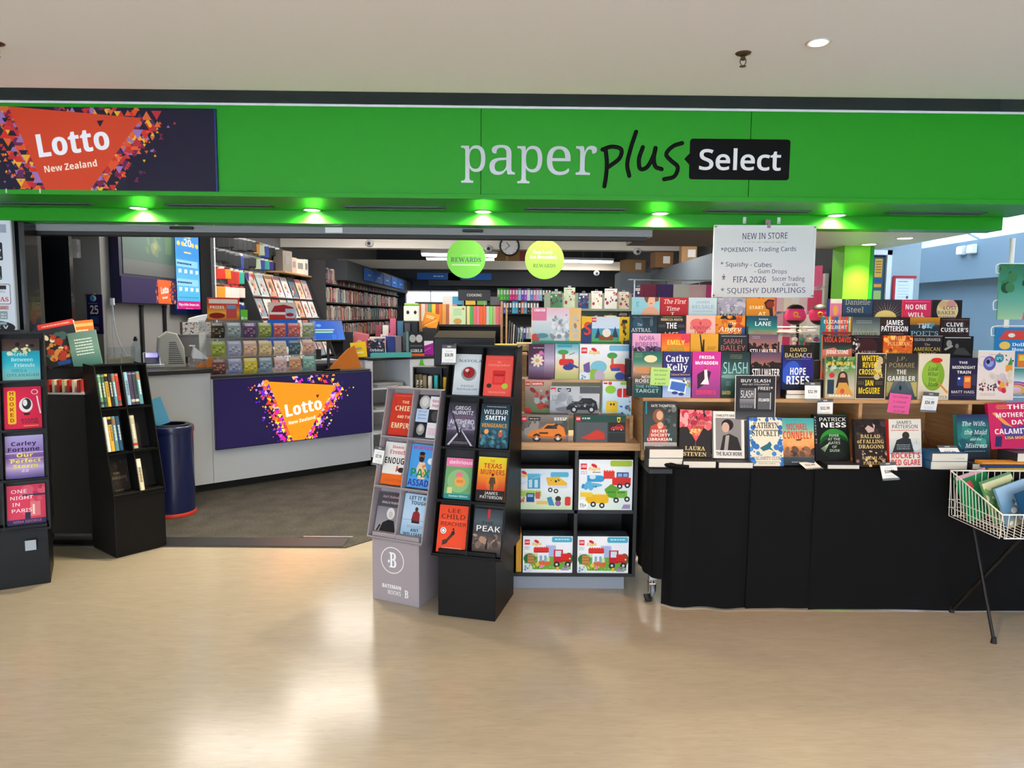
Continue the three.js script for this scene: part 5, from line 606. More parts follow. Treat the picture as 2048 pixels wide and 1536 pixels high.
  B(3, 1, (d) => d.G('#2a343c', '#4a565c', '#3a3a3c', '#6a5a50', '#1f1a18').R(46, 0, 8, 32, '#c8202a').X('THE', 48, 50, 42, 9, '#101214', 1).X('PEAK', 50, 72, 84, 18, '#f4f4f2', 1).N(26, 0, 84, 100, 40, 8, '#7a6458', '#4a3c36', '#a8826a').P('#241c1a', 44, 130, 50, 88, 54, 130).Q(26, 138, 50, 2, 5, '#b8a878', 1.8), 0.148, 0.228, 'stormy grey thriller with a red line and mountain in the black stand', { dx: 0.008 });
  const q = st.at(0, -0.175, 0, 0.16); ticket(q[0], 1.245, q[2] + 0.02, -0.1, -0.2, 0, 34, 'price ticket clipped to the top corner of the tall black stand', 0.075, 0.1);
}
{
  const st = cardStand('card_stand', 'mauve grey cardboard stand with a publisher emblem on its base', mid([-0.697, -3.636], [-0.437, -3.517]), -0.43, { w: 0.335, y0: 0.335, y1: 1.1, b: 0.2, rows: 3, bw: 0.286, bd: 0.25, mat: M.cardgrey, dark: M.cardgrey });
  const g = 'books in the mauve grey stand', B = (r, c, f, w, h, l, o = {}) => pocketBook(st, r, (c ? 0.088 : -0.074) + (o.dx ?? 0), f, w, h, l, { group: g, dz: 0.055, ...o });
  B(0, 0, (d) => d.B('#d23a26').Q(14, 8, 76, 1, 3, '#e8a08a', 1.4).X('THE', 58, 36, 30, 10, '#f2dfb0', 0).X('CHIEF', 56, 62, 80, 18, '#f2dfb0', 0).X('AND THE', 58, 88, 54, 10, '#f2dfb0', 0).X('EMPIRE', 54, 124, 88, 19, '#f2dfb0', 0).L('#b02c1c', 2, 10, 20, 30, 60, 20, 100).L('#b02c1c', 2, 80, 70, 60, 100, 84, 140), 0.148, 0.226, 'red orange history book with cream capitals in the mauve stand');
  B(0, 1, (d) => d.B('#1e1c20').E(30, 26, 22, 24, '#b8b4b0').E(30, 24, 13, 16, '#d8d4d0').R(50, 4, 50, 46, '#e8e6ea').X('Harold', 76, 24, 36, 9, '#c83a4a', 2).X('Super', 76, 40, 34, 9, '#c83a4a', 2).R(0, 50, 50, 46, '#bcd0ea').X('One Last', 25, 62, 34, 7, '#4a5a7a', 3).X('Question', 25, 74, 34, 7, '#4a5a7a', 3).X('Minister', 25, 86, 34, 7, '#4a5a7a', 3).E(76, 72, 14, 18, '#4a4648').E(26, 122, 16, 20, '#9a9692').E(26, 118, 9, 11, '#c8c4c0').R(50, 96, 50, 54, '#e4e2e6').Q(56, 116, 36, 5, 5, '#c86a78', 1.6), 0.15, 0.226, 'chequered black and white biography in the mauve stand');
  B(1, 0, (d) => d.B('#ebe7e0').X('Dawn', 52, 22, 46, 10, '#c83a4a', 2).X('French', 54, 42, 66, 14, '#c83a4a', 2).X('ENOUGH', 52, 76, 96, 22, '#1a1a1e', 0).E(76, 96, 14, 9, '#3a2420').E(90, 112, 12, 10, '#4a9a5a').P('#c8505a', 56, 84, 60, 80, 64, 98, 54, 104).R(0, 112, 100, 40, '#ee6a1e').Q(10, 130, 80, 2, 5, '#b84a10', 1.6), 0.155, 0.226, 'white and orange memoir with black capitals in the mauve stand');
  B(1, 1, (d) => d.B('#4a9ade').X('MORTIFIED', 54, 18, 92, 11, '#c82a6a', 0).E(46, 44, 12, 14, '#8a5a3c').E(46, 52, 10, 9, '#241a18').E(46, 32, 11, 6, '#241a18').P('#e8c8a8', 30, 86, 38, 62, 60, 62, 72, 90, 66, 118, 40, 118).N(8, 40, 70, 24, 30, 5, '#e87a9a', '#e8d84a', '#e88a4a').X('PAX', 46, 112, 78, 28, '#1f8a4a', 0).X('ASSADI', 50, 142, 92, 22, '#3a2a8a', 0).E(82, 56, 12, 11, '#e4eef6'), 0.152, 0.228, 'sky blue memoir with a bearded man in the mauve stand');
  B(2, 0, (d) => d.G('#6a666c', '#8a868c', '#a09ca2').R(0, 0, 100, 50, '#4a464c').X("Ain't Nobody's", 56, 18, 80, 8, '#e0b8c4', 3).X('DOLLY PARTON', 56, 38, 80, 7, '#e8e4e6', 3).E(58, 72, 16, 20, '#ddd8d4').E(58, 76, 9, 12, '#c8beb8').P('#1f1c20', 14, 150, 30, 106, 52, 94, 74, 96, 90, 150).L('#1f1c20', 6, 20, 116, 8, 140, 30, 148), 0.15, 0.22, 'grey photographic memoir with a pale haired woman in the mauve stand');
  B(2, 1, (d) => d.G('#a8c8e2', '#b8d0e4', '#8fb0cc').X('LET IT BE', 54, 20, 74, 12, '#26343e', 0).X('TOUGH', 58, 36, 62, 12, '#26343e', 0).E(52, 50, 6, 7, '#3a2c28').P('#8a2a30', 36, 88, 40, 62, 48, 56, 58, 56, 66, 64, 68, 90).R(38, 88, 30, 8, '#26262c').R(0, 86, 36, 1.4, '#7a98b0').R(68, 86, 32, 1.4, '#7a98b0').Q(24, 104, 60, 2, 5, '#8a6a7a', 1.4).X('ANT', 54, 124, 32, 10, '#26343e', 0).X('WILLIAMS', 52, 138, 80, 11, '#26343e', 0), 0.154, 0.232, 'pale blue sports memoir with a red jacket figure in the mauve stand');
  const emb = cell(256, 300, (d) => d.B('#a2979a').O(44, 36, 25, 1.6, '#f4f2f2').X('B', 45, 50, 17, 30, '#f4f6fa', 2).R(34, 36, 4, 5, '#f4f6fa').X('BATEMAN', 42, 92, 44, 7.5, '#f4f2f2', 0).X('BOOKS', 48, 103, 30, 7.5, '#f4f2f2', 1).X('B', 75, 105, 9, 15, '#f4f6fa', 2));
  part('emblem_print', onCell(bx(0.27, 0.316, 0.0012, 0, 0.165, 0.0006), emb, 0.5, 0.02), emb.page.matte, st.t, 'white printed emblem and lettering');
  const q = st.at(1, -0.17, 0, 0.16); ticket(q[0], 0.7, q[2] + 0.02, -0.2, -0.3, -0.1, 38, 'price ticket clipped to the edge of the mauve stand', 0.06, 0.1);
}
{
  const R0 = [-2.515, -3.83], th = 0.52, L0 = [R0[0] - 0.39 * Math.cos(th), R0[1] + 0.39 * Math.sin(th)];
  const st = cardStand('card_stand', 'black cardboard stand cut by the picture edge with four rows of paperbacks', mid(R0, L0), th, { w: 0.42, y0: 0.31, y1: 1.37, b: 0.25, rows: 4, bw: 0.39, bd: 0.34, mat: M.card, dark: M.black });
  const g = 'books in the stand at the picture edge', B = (r, c, f, w, h, l) => pocketBook(st, r, c ? 0.1 : -0.105, f, w, h, l, { group: g, dz: 0.05 });
  B(0, 1, (d) => d.V(0, 0, 100, 50, '#3a2a28', '#5a4a40').N(10, 30, 20, 50, 20, 6, '#e8d8b0', '#1a1414').V(0, 44, 100, 106, '#1fa0b8', '#22b4cc', '#6ac8d0', '#8ac0b8').N(14, 20, 38, 60, 16, 6, '#3f6a4a', '#cfd8a8').X('Secrets', 40, 62, 52, 12, '#e8f6f8', 3).X('Between', 52, 82, 58, 12, '#e8f6f8', 3).X('Friends', 58, 102, 54, 12, '#e8f6f8', 3).X('SHEILA', 44, 120, 40, 9, '#2a6a78', 3).X("O'FLANAGAN", 54, 136, 84, 9, '#2a6a78', 3), 0.175, 0.235, 'turquoise sea novel in the top row of the stand at the picture edge');
  B(1, 1, (d) => { d.B('#dc1f4a').RR(10, 14, 22, 118, 6, '#f0c01e'); [...'HOOKED'].forEach((s, i) => d.X(s, 21, 30 + i * 19, 13, 13, '#c82a2a', 0)); d.E(58, 66, 18, 26, '#e8e6e8').E(60, 62, 12, 20, '#26262c').E(56, 58, 6, 12, '#e8e6e8').P('#26262c', 50, 94, 70, 94, 66, 102, 54, 102).O(82, 20, 8, 3, '#f2b8c4').L('#f2e0e4', 4, 88, 36, 92, 70, 96, 96).X('ASAKO', 66, 122, 46, 8, '#3a1420', 0).X('YUZUKI', 68, 132, 46, 8, '#3a1420', 0).R(50, 138, 40, 3, '#f0a01e'); }, 0.172, 0.235, 'crimson novel with a yellow side band and a fish in the second row');
  B(2, 1, (d) => d.G('#b8aee0', '#a08ac8', '#7a5a9a', '#c8b0d8', '#5a4a8a').R(0, 60, 100, 3, '#e8c8e8').R(10, 80, 90, 3, '#d8b0d0').X('Carley', 48, 36, 66, 14, '#1f1440', 0).X('Fortune', 48, 56, 84, 14, '#1f1440', 0).X('Our', 50, 76, 44, 13, '#f4e45a', 0).X('Perfect', 52, 96, 80, 13, '#f4e45a', 0).X('Storm', 52, 114, 66, 13, '#f4e45a', 0).X('22', 50, 128, 20, 8, '#f4f0f8', 3), 0.175, 0.235, 'lilac novel with yellow and dark lettering in the third row');
  B(3, 1, (d) => d.B('#d83a5a').N(12, 40, 10, 60, 90, 14, '#c22a4a', '#e05a70').R(40, 34, 60, 6, '#3a2a4a').R(60, 60, 26, 50, '#e8787a').R(66, 70, 5, 34, '#f4d8d8').R(46, 96, 14, 24, '#2a2440').X('ONE', 32, 28, 42, 12, '#f8eef0', 1).X('NIGHT', 38, 50, 60, 12, '#f8eef0', 1).X('IN', 24, 72, 22, 12, '#f8eef0', 1).X('PARIS', 38, 94, 54, 12, '#f8eef0', 1).R(0, 118, 100, 34, '#2a2a5a').X('NINA GEORGE', 52, 130, 74, 8, '#e0788a', 1), 0.175, 0.235, 'rose red novel of a city street in the lowest row');
  B(0, 0, (d) => d.G('#1c2a34', '#2a3a40', '#c8783a', '#e0a04a').X('RN', 84, 40, 20, 12, '#5ac0b0', 0).N(10, 20, 90, 80, 40, 8, '#e8b85a', '#8a3a20'), 0.16, 0.235, 'dark and amber novel at the cropped side of the top row');
  B(1, 0, (d) => d.B('#1c1a1c').N(26, 0, 0, 100, 150, 12, '#e0485a', '#f0ece8', '#2a2628', '#e88a9a'), 0.16, 0.235, 'black, red and white patterned novel at the cropped side of the second row');
  B(2, 0, (d) => d.B('#e0483a').N(20, 0, 0, 100, 150, 7, '#c8382c', '#f07a5a').Q(30, 60, 60, 3, 10, '#f4c8b8', 4), 0.16, 0.23, 'plain red novel at the cropped side of the third row');
  B(3, 0, (d) => d.G('#3a9ae0', '#6ab8ea', '#c8a080', '#a86a4a').P('#c8643a', 60, 110, 90, 60, 100, 60, 100, 120).R(40, 100, 60, 40, '#d8b890'), 0.16, 0.232, 'sky blue and terracotta novel at the cropped side of the lowest row');
  const ps = thing('paper_sticker', 'blank pale blue paper square on the base of the stand at the picture edge', 'note', st.at(3, 0.115, -0.004, -0.075), th); part('paper', bx(0.05, 0.055, 0.001), std('#aab4bc', 0.7), ps);
}
// spines printed with a title band; used for books seen edge-on
const spineTone = ['#7a2f3a', '#c8c2b4', '#2a4a6a', '#d8a83a', '#4a3a5a', '#e0e0dc', '#a8483a', '#3a5a4a', '#1f2228', '#d88a9a', '#8a8f94', '#c85a2a', '#5a8a9a', '#b8b09a', '#6a2a4a', '#e8d8b8', '#34404a', '#9a6a4a', '#d8486a', '#6a9a7a', '#f0ece4', '#4a4a50', '#b83a34', '#8ab0c8'];
const spineCells = spineTone.map((c, i) => cell(26, 200, (d) => { const k = (i * 7) % 3; d.B(c); if (k === 0) d.R(0, 60, 100, 120, spineTone[(i + 5) % 24]); if (k === 1) d.R(0, 640, 100, 60, spineTone[(i + 9) % 24]).R(0, 40, 100, 16, '#ffffff88'); const q = ['#f4f0e4', '#26262a'][i % 2 ^ (k === 1 ? 1 : 0)]; for (let a = 0; a < 14; a++) d.R(28 + (a % 3) * 4, 210 + a * 24, 44 - (a % 3) * 8, 13, q); }));
const toneName = ['maroon', 'stone grey', 'steel blue', 'mustard', 'violet', 'white', 'brick red', 'bottle green', 'black', 'pink', 'mid grey', 'rust', 'sea blue', 'sand', 'plum', 'cream', 'slate', 'tan', 'rose', 'sage green', 'ivory', 'charcoal', 'scarlet', 'pale blue'];
// book on end: rounded spine facing +z, slightly inset page block
const spineGeo = spineCells.map((c) => { const s = new THREE.Shape(); s.moveTo(-0.5, -0.5); s.lineTo(0.5, -0.5); s.lineTo(0.5, 0.44); s.quadraticCurveTo(0.3, 0.5, 0, 0.5); s.quadraticCurveTo(-0.3, 0.5, -0.5, 0.44); const g = new THREE.ExtrudeGeometry(s, { depth: 1, bevelEnabled: false, curveSegments: 3 }).rotateX(Math.PI / 2).translate(0, 1, 0); g.rotateX(0); g.scale(1, 1, 1); return onCell(g, c, 0.5, 0.02); });
function spine(k, w, h, d, p, turn, label, o = {}) { const m = new THREE.Mesh(spineGeo[k], spineCells[k].page.mat); m.name = numbered(o.name ?? 'shelf_book'); m.scale.set(w, h, d); m.position.set(...p); m.rotation.order = 'YXZ'; m.rotation.set(o.lean ?? 0, turn, o.roll ?? 0); scene.add(m); return tag(m, label, 'book', o.group); }
const nth = (i) => ['first', 'second', 'third', 'fourth', 'fifth', 'sixth', 'seventh', 'eighth', 'ninth', 'tenth', 'eleventh', 'twelfth', 'thirteenth', 'fourteenth', 'fifteenth', 'sixteenth', 'seventeenth', 'eighteenth', 'nineteenth', 'twentieth'][i] ?? (['', '', 'twenty', 'thirty', 'forty', 'fifty', 'sixty', 'seventy', 'eighty', 'ninety'][Math.floor((i + 1) / 10)] + '-' + ['th', 'first', 'second', 'third', 'fourth', 'fifth', 'sixth', 'seventh', 'eighth', 'ninth'][(i + 1) % 10]).replace('y-th', 'ieth');
{
  const A = [-2.367, -4.226], Bq = [-2.177, -4.465], th = 0.9, st = cardStand('card_stand', 'black cardboard stand turned sideways by the entrance with book spines', mid(A, Bq), th, { w: 0.315, y0: 0.36, y1: 1.165, b: 0.2, rows: 3, bw: 0.306, bd: 0.336, dp: 0.16, mat: M.card, dark: M.black });
  const put = (r, x, k, w, h, l) => { const q = st.at(r, x, 0.075); spine(k, w, h, 0.13, q, th, l, { lean: -st.slope, group: 'spines in the sideways black stand', name: 'paperback_spine' }); };
  [19, 7, 3, 8, 12, 22].forEach((k, i) => put(0, -0.135 + i * 0.021, k, 0.02, 0.205, toneName[k] + ' spine, ' + nth(i) + ' in the first top pocket of the sideways black stand'));
  [23, 4, 16, 12].forEach((k, i) => put(0, 0.025 + i * 0.025, k, 0.023, 0.21, toneName[k] + ' spine, ' + nth(i) + ' in the second top pocket of the sideways black stand'));
  [20, 3, 12, 2].forEach((k, i) => put(1, -0.135 + i * 0.024, k, 0.022, 0.215, toneName[k] + ' spine, ' + nth(i) + ' in the middle pocket of the sideways black stand'));
  put(1, 0.022, 13, 0.03, 0.21, 'single sandy spine in the middle row of the sideways black stand'); put(2, 0.022, 15, 0.03, 0.21, 'single cream spine in the lowest row of the sideways black stand');
  pocketBook(st, 2, -0.075, (d) => d.B('#2c2522').N(20, 0, 0, 100, 150, 6, '#3a302a', '#4a3c34').X('THE', 46, 60, 30, 9, '#a8987a', 3).X('KNIGHTS', 50, 82, 78, 12, '#a8987a', 3).X('KATE', 50, 136, 40, 8, '#a8987a', 3), 0.13, 0.21, 'dark brown novel with faint gold capitals in the lowest row of the sideways black stand', { dz: 0.12 });
}
{ // stand behind: dark body with sloping lid and a side pocket of spines
  const t = thing('card_stand', 'black cardboard bin with a sloping lid behind the tall black stand', 'stand', [-0.237, 0, -4.165], 0.0);
  part('body', rb(0.34, 1.37, 0.34, 0, 0.685, 0, 0.004), M.card, t);
  part('lid', ext([[-0.175, 1.37], [0.175, 1.37], [-0.175, 1.402]], 0.345).rotateY(-Math.PI / 2).translate(0.172, 0, 0), phy('#1c1815', 0.9, { specularIntensity: 0.15 }), t);
  const u = thing('card_stand', 'black cardboard pocket holding spines behind the mauve stand', 'stand', [-0.41, 0, -3.925], 0.0);
  part('body', mg(rb(0.2, 1.03, 0.11, 0, 0.515, 0, 0.003)), M.card, u);
  part('pocket', mg(bx(0.2, 0.18, 0.006, 0, 1.12, -0.052), bx(0.006, 0.18, 0.11, -0.097, 1.12, 0), bx(0.006, 0.18, 0.11, 0.097, 1.12, 0), bx(0.006, 0.18, 0.11, 0.055, 1.12, 0), bx(0.2, 0.006, 0.11, 0, 1.21, 0)), M.card, u);
  const c2 = [['ALL IN', '#5a4f34', '#f2eddc'], ['ALL IN', '#6a5c3a', '#f2eddc'], ['', '#8a7c60', '#333'], ['', '#d8d2c4', '#555'], ['', '#3fb8b0', '#e8f8f6'], ['', '#e8b02a', '#c8321e']].map(([s, c, k], i) => { const q = cell(30, 150, (d) => d.B(c).X(s, 50, 260, 300, 56, k, 0, Math.PI / 2)); const g = onCell(spineGeo[0].clone(), q, 0.5, 0.02); const x = [-0.081, -0.06, -0.037, -0.008, 0.026, 0.074][i], p = V(x, 1.032, 0).clone(); const m = new THREE.Mesh(g, q.page.mat); m.name = numbered('paperback_spine'); m.scale.set(0.021, [0.14, 0.14, 0.135, 0.13, 0.135, 0.125][i], 0.09); m.position.set(p.x - 0.41, p.y, p.z - 3.925); scene.add(m); tag(m, ['first olive spine with white capitals', 'second olive spine with white capitals', 'plain tan spine', 'off white spine', 'turquoise spine', 'yellow and red spine'][i] + ' in the pocket behind the mauve stand', 'book', 'spines behind the mauve stand'); });
}
{ // comics leaning on a dark ledge between the two entrance stands
  const t = thing('ledge_unit', 'black low unit with a white shelf between the entrance stands', 'shelf', [-2.82, 0, -4.46], 0.0);
  part('body', mg(b2(-0.2, 0.2, 0.08, 0.98, -0.15, 0), b2(-0.2, 0.2, 1.0, 1.14, -0.15, -0.13)), M.black, t);
  part('shelf', b2(-0.2, 0.2, 0.98, 0.992, -0.15, 0.03), M.white, t); part('top', b2(-0.2, 0.2, 1.14, 1.152, -0.15, -0.02), M.card, t);
  for (const x of [-0.18, 0.18]) part('foot', b2(x - 0.02, x + 0.02, 0, 0.08, -0.14, -0.02), M.black, t);
  ['#b8342c', '#e0d8c0', '#c83a2c', '#d8cfae', '#c23028', '#e8e0cc', '#b82a24'].forEach((c, i) => solo('lottery_pad', mg(bx(0.014, 0.075, 0.1, 0, 0.0375, 0), bx(0.012, 0.003, 0.09, 0, 0.0765, 0)), std(c, 0.6), ['red', 'cream'][i % 2] + ' edged pad on the white shelf, ' + nth(i) + ' from the picture edge', 'pad', [-2.86 + i * 0.031, 0.993, -4.475], 0.1, 'pads on the white shelf'));
  const com = [[0.0, 0.2, 0.28, 'thick red edged comic annual with a crowd cover leaning on the dark ledge', (d) => d.B('#26262c').R(0, 0, 100, 18, '#c8342c').Q(12, 8, 76, 1, 3, '#e0b0a8', 4).N(40, 10, 40, 80, 80, 9, '#c88a4a', '#3a5a5a', '#a83a2c', '#e8d8c0').R(30, 126, 60, 12, '#1f4a9a'), 0.05], [0.13, 0.16, 0.22, 'grey green comic with small white lettering leaning beside the red annual', (d) => d.G('#5a7a74', '#6a8a84', '#3a6a64').Q(20, 30, 60, 6, 12, '#dfe8e4', 4), 0.02], [0.1, 0.14, 0.29, 'orange topped comic behind the grey green one', (d) => d.B('#e0662a').R(0, 10, 100, 10, '#f0a060').Q(16, 30, 60, 2, 8, '#f8e0c8', 4), 0.01]];
  com.forEach(([x, w, h, l, f, thk], i) => standBook(cell(140, 200, f), -2.79 + x, 1.153, -4.535 - (i === 2 ? 0.03 : 0), w, h, l, { name: 'comic_book', th: thk, turn: 0.3, lean: 0.15, roll: 0.22 - i * 0.05, group: 'comics on the dark ledge' }));
}

// ---------- service counter ----------
const CO = [-2.563, -5.755], CT = 0.7217;
const cw = (u, y, w) => [CO[0] + 0.7506 * u + 0.6607 * w, y, CO[1] - 0.6607 * u + 0.7506 * w];
{
  const t = thing('service_counter', 'long angled pale grey service counter with a dark top', 'counter', [CO[0], 0, CO[1]], CT);
  part('front_panel', mg(b2(-0.65, 0.16, 0.075, 1.0, -0.04, 0), b2(0.163, 1.66, 0.075, 0.95, -0.04, 0)), M.laminate, t);
  part('kickboard', b2(-0.5, 1.66, 0, 0.075, -0.1, -0.06), M.black, t);
  part('top', mg(rb(0.83, 0.035, 0.4, -0.235, 1.02, -0.17, 0.006), rb(0.5, 0.035, 0.28, -0.07, 1.02, -0.51, 0.006), rb(1.5, 0.02, 0.7, 0.91, 0.96, -0.34, 0.005)), std('#35332f', 0.3), t);
  part('body', b2(-0.3, 1.64, 0.08, 0.94, -0.6, -0.05), M.midgrey, t);
  const c = canvas(1280, 512); lottoPrint(new Draw(c.getContext('2d'), 0, 0, 1280, 505), { q: [30.6, 2.5, 74.8, 7.2, 52.5, 40, 45.7, 40], bg: '#150a3c', main: '#ff8a12', c: ['#ff3a1e', '#ff8a1e', '#ffd21e', '#c81ec8', '#5a1ec8', '#c8a0ff', '#ff5a2a', '#1c0a60', '#ffe04a', '#e01e8a'], spread: 13, r: 1.7, tx: 53, ty: 23, tw: 25, small: true });
  const tex = canvasMap(c), sg = thing('lit_sign', 'glowing purple and orange screen with white slanted lettering on the counter front', 'screen', cw(0.915, 0.652, 0.022), CT);
  const g = bx(1.468, 0.582, 0.03), p = g.attributes.position, u = g.attributes.uv, n = g.attributes.normal; for (let i = 0; i < p.count; i++) n.getZ(i) > 0.5 ? u.setXY(i, p.getX(i) / 1.468 + 0.5, (p.getY(i) / 0.582 + 0.5) * 0.985 + 0.0145) : u.setXY(i, 0.02, 0.5);
  part('display_face', g, new THREE.MeshStandardMaterial({ color: '#1a1a1a', roughness: 0.3, emissive: '#ffffff', emissiveMap: tex, emissiveIntensity: 1.1 }), sg);
  part('frame', mg(bx(1.474, 0.006, 0.034, 0, 0.292, 0), bx(1.474, 0.006, 0.034, 0, -0.292, 0), bx(0.006, 0.59, 0.034, 0.736, 0, 0), bx(0.006, 0.59, 0.034, -0.736, 0, 0)), M.purple, sg);
  const l = new THREE.RectAreaLight('#ff8a4a', 0.5, 1.0, 0.5); l.position.set(0, 0, 0.03); l.rotation.y = Math.PI; l.name = 'lamp'; sg.add(l);
}
{ // open shelf cabinet that ends the counter
  const t = thing('shelf_cabinet', 'white open cabinet with newspaper shelves at the end of the counter', 'cabinet', [CO[0], 0, CO[1]], CT), x0 = 1.672, x1 = 2.47;
  part('top', rb(x1 - x0 + 0.02, 0.025, 0.5, (x0 + x1) / 2, 1.06, -0.24, 0.005), M.dark, t);
  for (const x of [x0, 2.12, x1 - 0.02]) part('upright', b2(x, x + 0.02, 0.1, 1.048, -0.48, 0), M.white, t);
  part('back', b2(x0, x1, 0.1, 1.048, -0.49, -0.48), M.offwhite, t); part('front_panel', b2(2.14, x1 - 0.02, 0.1, 1.048, -0.02, 0), M.white, t); part('plinth', b2(x0, x1, 0, 0.1, -0.46, -0.03), M.black, t);
  for (const y of [0.1, 0.32, 0.54, 0.76]) part('shelf', b2(x0 + 0.02, 2.12, y, y + 0.016, -0.47, -0.005), M.white, t);
  for (let i = 0; i < 6; i++) { const q = cw(1.9, 0.777 + i * 0.006, -0.2); solo('newspaper', mg(bx(0.3, 0.005, 0.36, 0, 0.0025, 0), bx(0.3, 0.003, 0.01, 0, 0.004, 0.178)), std(i % 2 ? '#c9c8c4' : '#a9a8a6', 0.8), 'folded grey newspaper, ' + nth(i) + ' from the bottom of the upper cabinet shelf', 'newspaper', q, CT + rr(-0.04, 0.04), 'newspapers in the cabinet'); }
  for (let i = 0; i < 3; i++) { const q = cw(1.9, 0.557 + i * 0.006, -0.22); solo('newspaper', mg(bx(0.3, 0.005, 0.36, 0, 0.0025, 0), bx(0.3, 0.003, 0.01, 0, 0.004, 0.178)), std('#b9b8b2', 0.8), 'folded grey newspaper, ' + nth(i) + ' from the bottom of the second cabinet shelf', 'newspaper', q, CT, 'newspapers in the cabinet'); }
  const q = cw(2.26, 0.88, 0.006), b = thing('hanging_tag', 'bright green bottle shaped tag hanging on the white cabinet', 'tag', q, CT); part('card', ext([[-0.05, 0], [0.05, 0], [0.05, 0.09], [0.025, 0.11], [0.012, 0.16], [-0.012, 0.16], [-0.025, 0.11], [-0.05, 0.09]], 0.003), std('#5ac82a', 0.5), b);
}
{ // scratch-ticket dispenser: clear box with three rows of seven printed tickets
  const t = thing('ticket_dispenser', 'clear acrylic dispenser with three rows of scratch tickets on the counter', 'dispenser', cw(0.625, 0.972, -0.02), CT), W = 0.97;
  const shelfY = [0.0, 0.15, 0.305], back = [0, -0.03, -0.06];
  part('case', mg(bx(W, 0.004, 0.16, 0, 0.002, -0.08), bx(0.004, 0.46, 0.16, -W / 2, 0.23, -0.08), bx(0.004, 0.46, 0.16, W / 2, 0.23, -0.08), bx(W, 0.46, 0.003, 0, 0.23, -0.16)), M.acrylic, t);
  part('front_screen', bx(W, 0.44, 0.002, 0, 0.23, 0.008), M.glass, t);
  shelfY.forEach((y, r) => part('rail', mg(bx(W - 0.01, 0.004, 0.012, 0, y + 0.003, 0.0), bx(W - 0.01, 0.006, 0.002, 0, y + 0.006, 0.005)), M.steel, t));
  const tone = [['#2c2a26', '#8a9aa0', '#5a3a6a', '#8a9a4a', '#c8504a', '#c85048', '#8a946a'], ['#8aa83a', '#9aa8c8', '#d8b09a', '#d8c08a', '#e0c8a8', '#3a5a6a', '#d8a08a'], ['#6a3a44', '#8a9ac8', '#d8c83a', '#7a9ab0', '#d8b0b0', '#d89a6a', '#7ab0a0']];
  const seen = [['black and gold', 'silver grey', 'violet with a large number', 'olive grid', 'red car', 'second red car', 'sage green'], ['leafy green', 'pale blue', 'peach', 'straw yellow', 'cream puzzle', 'dark teal puzzle', 'salmon'], ['maroon', 'periwinkle', 'lemon yellow', 'steel blue', 'dusty pink', 'apricot', 'aqua']];
  for (let r = 0; r < 3; r++) for (let i = 0; i < 7; i++) {
    const c = cell(84, 92, (d) => { const k = tone[2 - r][i]; d.B(k).R(0, 0, 100, 24, '#ffffff40'); if (r === 2 && i === 2) d.X('100X', 50, 26, 70, 18, '#f0e8f0', 2); else d.Q(14, 8, 70, 2, 8, '#f4f0e4', 4); for (let a = 0; a < 12; a++) d.R(10 + (a % 4) * 21, 40 + Math.floor(a / 4) * 14, 16, 10, ['#ffffff70', '#00000040', '#e8c04a80'][(a + i + r) % 3]); d.E(66, 94, 9, 9, '#26262a').E(66, 94, 5, 5, '#e8e8e8').Q(10, 92, 40, 2, 7, '#00000070', 3); });
    const x = -W / 2 + 0.105 + i * 0.134, g = new THREE.CylinderGeometry(0.12, 0.12, 0.118, 10, 1, true, -0.62, 1.24), uu = g.attributes.uv; g.rotateZ(Math.PI / 2);
    const strip = new THREE.PlaneGeometry(0.112, 0.13, 1, 8), pp = strip.attributes.position, su = strip.attributes.uv; for (let q = 0; q < pp.count; q++) { const v = pp.getY(q) / 0.065; pp.setZ(q, -0.02 * v * v); su.setXY(q, c.u0 + su.getX(q) * (c.u1 - c.u0), c.v0 + su.getY(q) * (c.v1 - c.v0)); } strip.computeVertexNormals();
    const L = V(x, shelfY[r] + 0.073, -0.012).applyAxisAngle(V(0, 1, 0), CT), o = cw(0.625, 0.972, -0.02), m = solo('scratch_ticket', strip, c.page.mat, seen[2 - r][i] + ' scratch ticket, ' + nth(i) + ' of seven in the ' + ['bottom', 'middle', 'top'][r] + ' dispenser row', 'ticket', [o[0] + L.x, o[1] + L.y, o[2] + L.z], CT, 'scratch tickets in the dispenser'); void g; void uu;
  }
  part('blue_header', bx(0.28, 0.24, 0.002, 0.19, 0.35, -0.03), std('#1560c0', 0.4), t, 'blue backing card');
  const add = (f, u, y, w, h, l, dw = -0.09) => { const c = cell(150, 110, f), q = cw(u, y, dw); const b = thing('promo_card', l, 'card', q, CT); part('card', onCell(bx(w, h, 0.004, 0, h / 2, 0), c, 0.5, 0.95), c.page.mat, b); part('foot', bx(w * 0.6, 0.004, 0.03, 0, 0.002, -0.015), M.white, b); };
  add((d) => d.G('#c8302a', '#d8442c', '#e8b03a', '#c86a2a').R(6, 6, 88, 14, '#e8d8c8').X('PRIZES', 30, 36, 44, 9, '#f4e8d8', 0).E(30, 58, 24, 9, '#8a1f24').R(58, 22, 32, 44, '#c84a48').R(60, 24, 28, 12, '#6a9ac8'), 0.33, 1.435, 0.27, 0.19, 'red and yellow promotion card with a car above the tickets', -0.13);
  add((d) => d.B('#d8c8b8').P('#a8242c', 10, 40, 22, 16, 56, 10, 88, 20, 94, 40).R(6, 40, 90, 10, '#e8e4dc').R(4, 50, 92, 20, '#c8342c').R(60, 26, 34, 38, '#a8c0d0').E(76, 50, 14, 7, '#a8242c'), 0.85, 1.435, 0.26, 0.16, 'red car shaped promotion card above the tickets', -0.13);
  add((d) => d.B('#6ac83a').R(8, 50, 30, 16, '#e8f4e0').R(50, 54, 40, 8, '#e8f4e0'), 0.5, 1.435, 0.06, 0.09, 'small lime green card above the tickets', -0.12);
}
